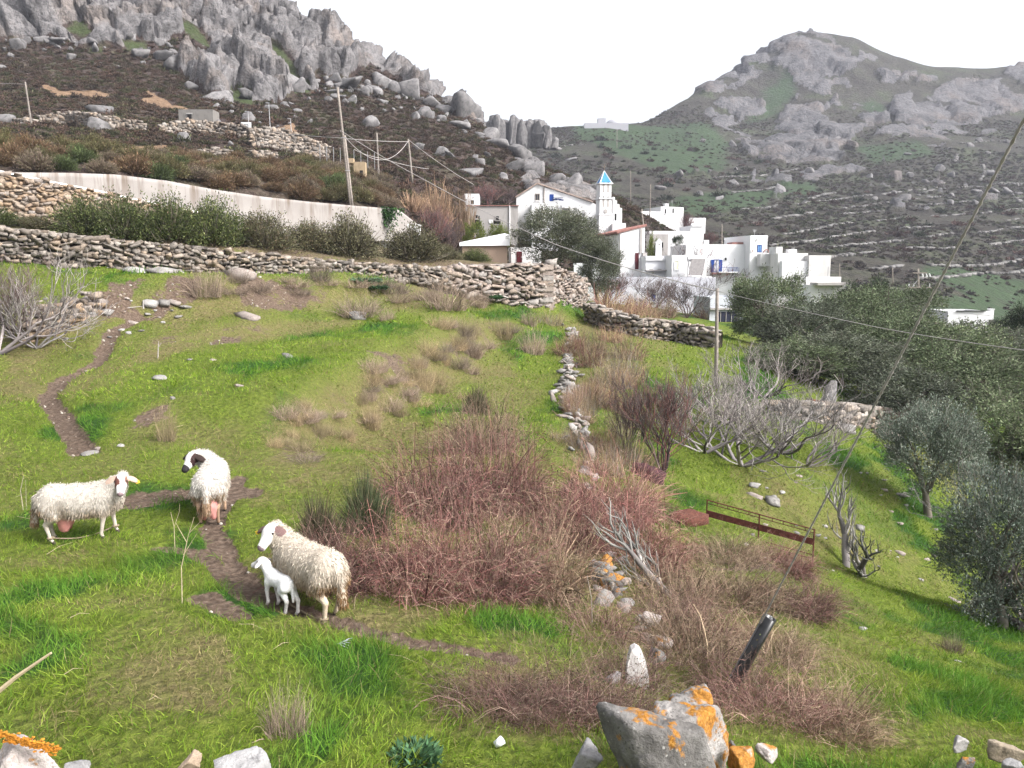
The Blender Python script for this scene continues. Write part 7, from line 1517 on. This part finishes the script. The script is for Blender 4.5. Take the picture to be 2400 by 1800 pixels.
# twigs, thistle stalks and cut branches
def stalk(label, pts, rad, col=(.36, .30, .20), name='dry_stalk', br=()):
    o = thing(name, label, 'stalk', pts[0]); b = np.array(pts[0]); m = MB(); q = np.array(pts) - b; m.tube(q, np.linspace(rad, rad * .4, len(q)), 5); m.build('stem', simple_mat('dry_stalk', col, .9, .2), o)
    for s_ in br: m = MB(); m.tube(np.array(s_) - b, np.linspace(rad * .6, rad * .25, len(s_)), 4); m.build('side_twig', simple_mat('dry_twig', col, .9, .2), o)
def pp(u, v, g): return P(u, v, g[1])
g = Ah(425, 1415); stalk('tall pale dry stalk left of the lamb', [pp(427, 1415, g), pp(425, 1330, g), pp(440, 1260, g), pp(455, 1212, g)], .0055, br=[[pp(437, 1270, g), pp(420, 1240, g), pp(412, 1225, g)], [pp(445, 1248, g), pp(470, 1222, g)], [pp(430, 1300, g), pp(462, 1250, g)]])
g = Ah(410, 1290); stalk('thin forked stalk beside the bare earth', [pp(410, 1290, g), pp(408, 1235, g), pp(400, 1200, g)], .005, br=[[pp(408, 1235, g), pp(420, 1200, g), pp(421, 1180, g)]])
g = Ah(55, 1195); stalk('dry stalk behind the broadside ewe', [pp(55, 1200, g), pp(48, 1150, g), pp(55, 1115, g)], .008, (.26, .23, .16), br=[[pp(50, 1160, g), pp(36, 1165, g)], [pp(62, 1200, g), pp(60, 1125, g)]])
g = Ah(372, 840); stalk('pale bent stick standing below the brown bank', [pp(370, 840, g), pp(371, 810, g), pp(372, 800, g)], .018, (.30, .27, .25), br=[[pp(371, 815, g), pp(378, 803, g)]])
g = Ah(336, 722); stalk('broken pale stick standing at the dirt bank', [pp(336, 724, g), pp(336, 703, g)], .03, (.38, .36, .34)); g = Ah(300, 720); stalk('pale stick lying by the dirt bank', [pp(296, 722, g), pp(315, 720, g), pp(333, 718, g)], .025, (.36, .33, .31))
g = Ah(1320, 1390); stalk('long bare twigs leaning before the brambles', [pp(1325, 1392, g), pp(1285, 1345, g), pp(1262, 1285, g)], .012, (.27, .23, .22), br=[[pp(1310, 1375, g), pp(1268, 1352, g), pp(1222, 1338, g)], [pp(1290, 1350, g), pp(1240, 1300, g)]])
g = Ah(1385, 1460); stalk('thin green-grey stalk by the lichened wall stump', [pp(1388, 1462, g), pp(1386, 1400, g), pp(1376, 1350, g)], .008, (.28, .24, .2), br=[[pp(1388, 1430, g), pp(1402, 1405, g)]])
for i, (u, v, du, dv_) in enumerate([(150, 1590, 45, -18), (165, 1455, 45, -12), (110, 1305, 60, -30), (190, 1200, 0, 0), (640, 1530, 45, -20), (350, 1650, 30, -5), (900, 1540, 80, 20), (430, 1000, -40, 15), (40, 1215, 60, 20), (560, 1470, 60, 10)]):
    if du == 0: continue
    g = Ah(u, v); g2 = Ah(u + du, v + dv_); stalk(['pale straw lying in the near grass', 'pale straw lying across the lower left grass', 'bent straws lying behind the broadside ewe', '', 'dry straw lying beside the dry weeds', 'short straw in the bottom left grass', 'twig lying along the path edge', 'white sticks lying by the tan tuft', 'twig under the broadside ewe', 'dry twig on the small bare patch'][i], [g + [0, 0, .03], (g + g2) / 2 + [0, 0, .05], g2 + [0, 0, .02]], .0035, (.30, .25, .16))
g = Ah(0, 1640); gq = P(120, 1535, 3.4); stalk('blurred tan stalk slanting in from the left edge', [P(-40, 1650, 3.4), P(40, 1585, 3.4), P(120, 1530, 3.4)], .013, (.42, .34, .22))
CAB = Geo(); r = np.random.default_rng(9); n = 420; a = r.uniform(0, 6.28, n); rq = np.sqrt(r.random(n)) * .2; CAB.add(*leaves(np.stack([rq * np.cos(a), rq * np.sin(a), r.uniform(0, .08, n)], -1), np.stack([np.cos(a), np.sin(a), r.uniform(.2, 1.4, n)], -1) + r.normal(scale=.4, size=(n, 3)), r.uniform(.04, .10, n), .032, pick([(.05, .11, .05), (.075, .145, .075), (.035, .08, .035)], n, r), r)); cm_ = CAB.mesh('thistle', M_LEAF)
g = Ah(975, 1785); tag(obj('thistle_rosette', cm_, None, tuple(g), (0, 0, 0), .75), 'blue-green leafy thistle rosette at the bottom edge', 'thistle', None, 'thing'); g = Ah(860, 662); tag(obj('weed_patch', cm_, None, tuple(g), (0, 0, 1), (4, 1.8, 1.8)), 'deep green weed patch at the foot of the long wall', 'weeds', None, 'thing'); g = Ah(885, 678); tag(obj('weed_patch', cm_, None, tuple(g), (0, 0, 2), (4, 1.8, 1.6)), 'deep green weed patch below the first on the bank', 'weeds', None, 'thing')
g = Ah(1150, 700); tag(obj('weed_patch', cm_, None, tuple(g), (0, 0, 2), (6, 1.8, 1.8)), 'deep green weeds along the foot of the corner wall', 'weeds', None, 'thing')
IVY = Geo(); n = 700; p = np.stack([r.normal(0, .55, n), r.normal(0, .1, n), -np.abs(r.normal(0, .8, n))], -1); p[:, 0] *= 1 - .3 * np.clip(-p[:, 2], 0, 2); IVY.add(*leaves(p, r.normal(size=(n, 3)) + [0, -.5, -.6], .22, .14, pick([(.03, .085, .02), (.05, .12, .03), (.02, .05, .015)], n, r), r)); tag(obj('ivy', IVY.mesh('ivy', M_LEAF), None, tuple(P(912, 487, 72.3))), 'green ivy hanging over the end of the concrete wall', 'ivy', None, 'thing')

for i, (u, v, Y_, lb) in enumerate(((1700, 577, 96, 'thin roof aerial on the long blue shuttered house'), (1768, 556, 95, 'thin roof aerial on the tall chimney house'), (1858, 598, 92, 'thin roof aerial on the grey annexe'), (1575, 487, 151, 'thin roof aerial on the cube house'), (1590, 545, 113, 'thin roof aerial on the vaulted house'), (1540, 605, 87, 'thin roof aerial on the low terrace house'))):
    o = thing('roof_aerial', lb, 'aerial', P(u, v + 3, Y_)); hh = 20 * Y_ / F; MB().tube([(0, 0, 0), (0, 0, hh)], .022, 5).build('mast', M_METAL, o)
    for q in range(3): MB().box((0, 0, hh * (.97 - .1 * q)), (.55 - .12 * q, .03, .03), .4).build('element', M_METAL, o)
# ------------------------------------------------------------------ grass blades over the pasture
r = np.random.default_rng(99)
def scatter_band(y0, y1, dens, smax=.80):
    n = int(dens * (y1 ** 2 - y0 ** 2) * smax); y = np.sqrt(r.uniform(y0 ** 2, y1 ** 2, n)); s = r.uniform(-smax, smax, n); return s * y, y
G = Geo()
def grass(y0, y1, dens, ln, wd, K, smax=.74):
    x, y = scatter_band(y0, y1, dens, smax); dirt_, dry_, lush_ = field_masks(x, y)
    wall = np.interp(x / y * F * .985 + U0, [-500, 0, 300, 600, 900, 1100, 1285, 1300, 1600, 1850, 2100, 2400], [30.5, 31, 32.3, 34.8, 38.8, 42.8, 44.5, 60, 60, 48, 46, 46])
    keep = (r.random(len(x)) > dirt_ * 1.25) & (y < wall) & (r.random(len(x)) > dry_ * .30); x, y, dry_, lush_ = x[keep], y[keep], dry_[keep], lush_[keep]; n = len(x)
    b = np.stack([x, y, A.z(x, y) - .008], -1); clump = sstep(-.3, .5, fbm(xy3(x, y, 2.6), 3, 55)) * 1.3; L = ln * r.uniform(.5, 1.25, n) * (.55 + .75 * lush_ + .45 * clump) * (1 - .25 * dry_)
    wind = fbm(xy3(x, y, .8), 2, 66) * 2; d = np.stack([np.cos(wind * 3) * .35, np.sin(wind * 3) * .35, np.ones(n)], -1) + r.normal(scale=.42, size=(n, 3)); d[:, 2] = np.abs(d[:, 2]) + .15
    pts = stems(b, d, L, K, .9, .1, r); V, Fq = ribbons(pts, wd * r.uniform(.6, 1.3, n), r)
    gr = np.array([(.158, .240, .020), (.205, .290, .031), (.108, .186, .016), (.250, .315, .050)])[r.integers(4, size=n)]; lu = np.array([(.058, .150, .014), (.082, .190, .019), (.110, .225, .024)])[r.integers(3, size=n)]; dy = np.array([(.23, .19, .09), (.30, .245, .13), (.17, .15, .06), (.19, .20, .06)])[r.integers(4, size=n)]
    w = np.clip(lush_ * 1.1 + r.normal(0, .18, n), 0, 1)[:, None]; c = gr * (1 - w) + lu * w; isd = (r.random(n) < np.clip(dry_ * .85 + .03, 0, .92))[:, None]; c = np.where(isd, dy, c) * r.uniform(.7, 1.2, (n, 1)) * (.82 + .3 * fbm(xy3(x, y, 1.9), 3, 57))[:, None]
    G.add(V, Fq, np.repeat(c, K * 2, 0)); return n
ng = grass(3.6, 9.5, 1250, .11, .0068, 3) + grass(9.5, 17, 470, .105, .0105, 3) + grass(17, 30, 185, .12, .021, 2) + grass(30, 58, 50, .16, .042, 2)
tag(obj('grass', G.mesh('grass', M_BLADE)), 'short winter grass covering the pasture', 'grass', None, 'stuff')
# pebbles, crumbs of earth and dead stems on the trodden ground
n = 9000; x, y = scatter_band(4.5, 34, 14, .62); k = r.permutation(len(x))[:60000]; x, y = x[k], y[k]; dm = field_masks(x, y)[0]; keep = (dm > .6); x, y = x[keep][:6000], y[keep][:6000]; n = len(x)
Vi, Fi = ICO1; s_ = r.lognormal(-4.45, .45, n) * np.clip(y / 10, .8, 2.5); V = Vi[None] * (s_[:, None] * r.uniform(.6, 1.2, (n, 3)))[:, None, :] + np.stack([x, y, A.z(x, y)], -1)[:, None]; Fq = (Fi[None] + (np.arange(n) * len(Vi))[:, None, None]).reshape(-1, 3)
PB = Geo(); PB.add(V.reshape(-1, 3), Fq, np.repeat(pick([(.17, .13, .11), (.25, .21, .18), (.10, .07, .055), (.32, .29, .26)], n, r), len(Vi), 0)); tag(obj('pebbles', PB.mesh('pebbles', M_BARK)), 'pebbles and crumbs of earth on the trodden ground', 'pebbles', None, 'stuff')
# ------------------------------------------------------------------ heath on the hills: instanced tufts
def heath(name, label, S, n, size, protos, cond, yr, smin_, smax_, zoff=-.05):
    y = np.sqrt(r.uniform(yr[0] ** 2, yr[1] ** 2, n)); s = r.uniform(smin_, smax_, n); x = s * y; a = np.clip((s - S.s[0]) / (S.s[1] - S.s[0]), 0, len(S.s) - 1).astype(int); b = np.clip(np.searchsorted(S.y, y), 0, len(S.y) - 1).astype(int)
    keep = cond(a, b, x, y); x, y = x[keep], y[keep]; n = len(x); pts = np.stack([x, y, S.z(x, y) + zoff], -1)
    me = mesh_np(name, pts, [], False, {'sc': size * r.lognormal(0, .3, n), 'rz': r.uniform(0, 6.28, n), 'pk': r.random(n)}); o = obj(name, me)
    ng_ = bpy.data.node_groups.new(name + '_scatter', 'GeometryNodeTree'); ng_.interface.new_socket('Geometry', in_out='INPUT', socket_type='NodeSocketGeometry'); ng_.interface.new_socket('Geometry', in_out='OUTPUT', socket_type='NodeSocketGeometry')
    N = ng_.nodes; Lk = ng_.links; gi, go = N.new('NodeGroupInput'), N.new('NodeGroupOutput'); iop = N.new('GeometryNodeInstanceOnPoints'); gi_ = N.new('GeometryNodeGeometryToInstance')
    for p in protos:
        oi = N.new('GeometryNodeObjectInfo'); oi.inputs['Object'].default_value = p; oi.inputs['As Instance'].default_value = True; Lk.new(oi.outputs['Geometry'], gi_.inputs[0])
    def na(nm):
        q = N.new('GeometryNodeInputNamedAttribute'); q.data_type = 'FLOAT'; q.inputs['Name'].default_value = nm; return q.outputs[0]
    cx_ = N.new('ShaderNodeCombineXYZ'); Lk.new(na('rz'), cx_.inputs['Z']); Lk.new(gi.outputs[0], iop.inputs['Points']); Lk.new(gi_.outputs[0], iop.inputs['Instance']); iop.inputs['Pick Instance'].default_value = True
    mm = N.new('ShaderNodeMath'); mm.operation = 'MULTIPLY'; Lk.new(na('pk'), mm.inputs[0]); mm.inputs[1].default_value = len(protos); fl = N.new('ShaderNodeMath'); fl.operation = 'FLOOR'; Lk.new(mm.outputs[0], fl.inputs[0]); Lk.new(fl.outputs[0], iop.inputs['Instance Index'])
    e2r = N.new('FunctionNodeEulerToRotation'); Lk.new(cx_.outputs[0], e2r.inputs[0]); Lk.new(e2r.outputs[0], iop.inputs['Rotation']); Lk.new(na('sc'), iop.inputs['Scale']); Lk.new(iop.outputs[0], go.inputs[0])
    md = o.modifiers.new('scatter', 'NODES'); md.node_group = ng_; return tag(o, label, 'heath', None, 'stuff')
def proto(seed, cols, n=110, w=.09):
    return bpy.data.objects.new('heath_tuft', dome(seed, n, 1, .62, cols, w, 3, 60).mesh('heath_tuft', M_HEATH))
M_HEATH = mat_veg('heath_shrub', .1, .9, .35)
PH = [proto(600, [(.055, .032, .026), (.075, .045, .035), (.04, .025, .021)]), proto(601, [(.065, .048, .04), (.085, .062, .052), (.048, .036, .032)]), proto(602, [(.05, .052, .026), (.068, .066, .036), (.04, .038, .022)]), proto(603, [(.048, .030, .028), (.062, .040, .036), (.075, .05, .04)])]
rk = rockm.reshape(B.Z.shape); gr_ = green.reshape(B.Z.shape); oc_ = ochre.reshape(B.Z.shape)
heath('heath', 'dark brown heath covering the left hill', B, 30000, .62, PH, lambda a, b, x, y: (rk[a, b] < .35) & (gr_[a, b] < .4) & (oc_[a, b] < .3) & (y > 78), (76, 205), -.80, .22)
rkc = rockcm.reshape(C.Z.shape); grc = greenc.reshape(C.Z.shape)
PC = [proto(610, [(0.061, 0.049, 0.049), (0.076, 0.061, 0.060), (0.054, 0.044, 0.043)], 60, .16), proto(611, [(0.057, 0.061, 0.041), (0.071, 0.073, 0.049), (0.051, 0.051, 0.037)], 60, .16), proto(612, [(0.068, 0.057, 0.060), (0.061, 0.051, 0.056)], 60, .16)]
heath('mountain_scrub', 'low purple-brown scrub on the far mountain', C, 34000, .62, PC, lambda a, b, x, y: (rkc[a, b] < .4) & (r.random(len(x)) > grc[a, b] * .75) & (fbm(np.stack([x * .02, y * .045, 0 * x], -1), 3, 95) > -.12), (150, 520), -.10, .80)
PS = [proto(620, [(.032, .040, .026), (.045, .052, .034), (.028, .030, .022)], 140, .10), proto(621, [(.06, .036, .036), (.075, .048, .046)], 140, .10)]
heath('mountain_bushes', 'dark bushes dotted between the mountain terraces', C, 520, 1.9, PS, lambda a, b, x, y: (rkc[a, b] < .4) & (fbm(np.stack([x * .012, y * .02, 0 * x], -1), 3, 96) > .02), (150, 430), .0, .80)
# ------------------------------------------------------------------ terrace walls on the mountain
M_TERR = mat_stone('terrace_stone', [(.10, .097, .095), (.15, .145, .143), (.18, .175, .17), (.12, .115, .11)], 1.0)
def terrace(label, pts, h=1.1):
    out = []
    for u, v in pts: g = C.hit(u, v); out.append((g[0], g[1], g[2]))
    Pn, Lh = resample(np.array(out), max(6, int(len(pts) * 16))); Pn[:, 2] = C.z(Pn[:, 0], Pn[:, 1]); n = int(Lh / .8); t = r.random(n); brk = vnoise(np.stack([t * Lh * .06, 0 * t + len(label), 0 * t], -1), 3) > -.35; t = t[brk]; n = len(t)
    i = t * (len(Pn) - 1); i0 = np.minimum(i.astype(int), len(Pn) - 2); f = (i - i0)[:, None]; p = Pn[i0] * (1 - f) + Pn[i0 + 1] * f; Vs, Fs, Ts = [], [], []
    for j in range(n):
        V, Fq = STONE_P[int(r.integers(9))]; s_ = r.uniform(.5, 1.2) * h * .62; Vs.append(V * [s_ * r.uniform(1, 1.8), s_ * .7, s_ * .7] + p[j] + [r.normal(0, .3), r.normal(0, .5), s_ * .3]); Fs.append(Fq + j * len(V)); Ts.append(np.full(len(V), r.random()))
    if n: o = thing('terrace_wall', label, 'terrace wall', group='terrace walls on the mountain'); tag(obj('stone_fill', mesh_np('stone_fill', np.concatenate(Vs), np.concatenate(Fs), False, {'tone': np.concatenate(Ts)}, M_TERR), o), kind='stuff')
TR = [[(1760, 640), (1900, 612), (2100, 585), (2420, 560)], [(1820, 600), (2000, 575), (2200, 552), (2420, 535)], [(1800, 578), (2000, 548), (2200, 528), (2420, 510)], [(1760, 560), (1950, 528), (2150, 508), (2420, 488)], [(1900, 512), (2100, 488), (2300, 470), (2420, 462)], [(1740, 530), (1900, 500), (2050, 480), (2200, 462)], [(2050, 460), (2200, 444), (2420, 428)], [(1860, 480), (2000, 462), (2120, 448)], [(1700, 500), (1850, 474), (1960, 452)], [(2250, 336), (2330, 330), (2420, 338)], [(1650, 420), (1790, 412), (1880, 395)], [(1990, 640), (2180, 622), (2420, 600)], [(2150, 655), (2300, 640), (2420, 632)], [(1620, 470), (1720, 452), (1830, 436)], [(1240, 350), (1310, 345), (1370, 340)], [(2230, 340), (2245, 360), (2235, 385)], [(2300, 380), (2310, 405), (2295, 425)], [(2130, 470), (2180, 448), (2210, 430)]]
TLB = ['lowest long terrace wall at the mountain foot', 'second long terrace wall from the mountain foot', 'third long terrace wall from the mountain foot', 'fourth long terrace wall from the mountain foot', 'terrace wall half way up the right slope', 'terrace wall crossing the slope above the concrete house', 'high terrace wall below the red bushes on the right', 'short terrace wall in the middle of the slope', 'terrace wall above the chimney house', 'highest terrace wall below the right crags', 'terrace wall under the central crag', 'low terrace wall above the dark tree belt', 'lowest right terrace wall above the valley house', 'terrace wall left of the middle of the slope', 'track edge wall crossing the saddle', 'steep wall climbing to the right crags', 'steep wall below the climbing one', 'broken wall running slantwise across the terraces']
for lb, pts in zip(TLB, TR): terrace(lb, pts, .72)
# ------------------------------------------------------------------ thin haze in the valley air
hz = MB(); hz.box((0, 400, 120), (2400, 1700, 310)); M_HAZE = bpy.data.materials.new('haze_air'); M_HAZE.use_nodes = True; nt_ = M_HAZE.node_tree
for q in list(nt_.nodes): nt_.nodes.remove(q)
pv = nt_.nodes.new('ShaderNodeVolumePrincipled'); pv.inputs['Color'].default_value = (.80, .85, 1.0, 1); pv.inputs['Density'].default_value = .0002; pv.inputs['Anisotropy'].default_value = .0; oo = nt_.nodes.new('ShaderNodeOutputMaterial'); nt_.links.new(pv.outputs[0], oo.inputs['Volume'])
tag(hz.build('haze', M_HAZE), 'thin bluish haze in the valley air', 'haze', None, 'stuff')
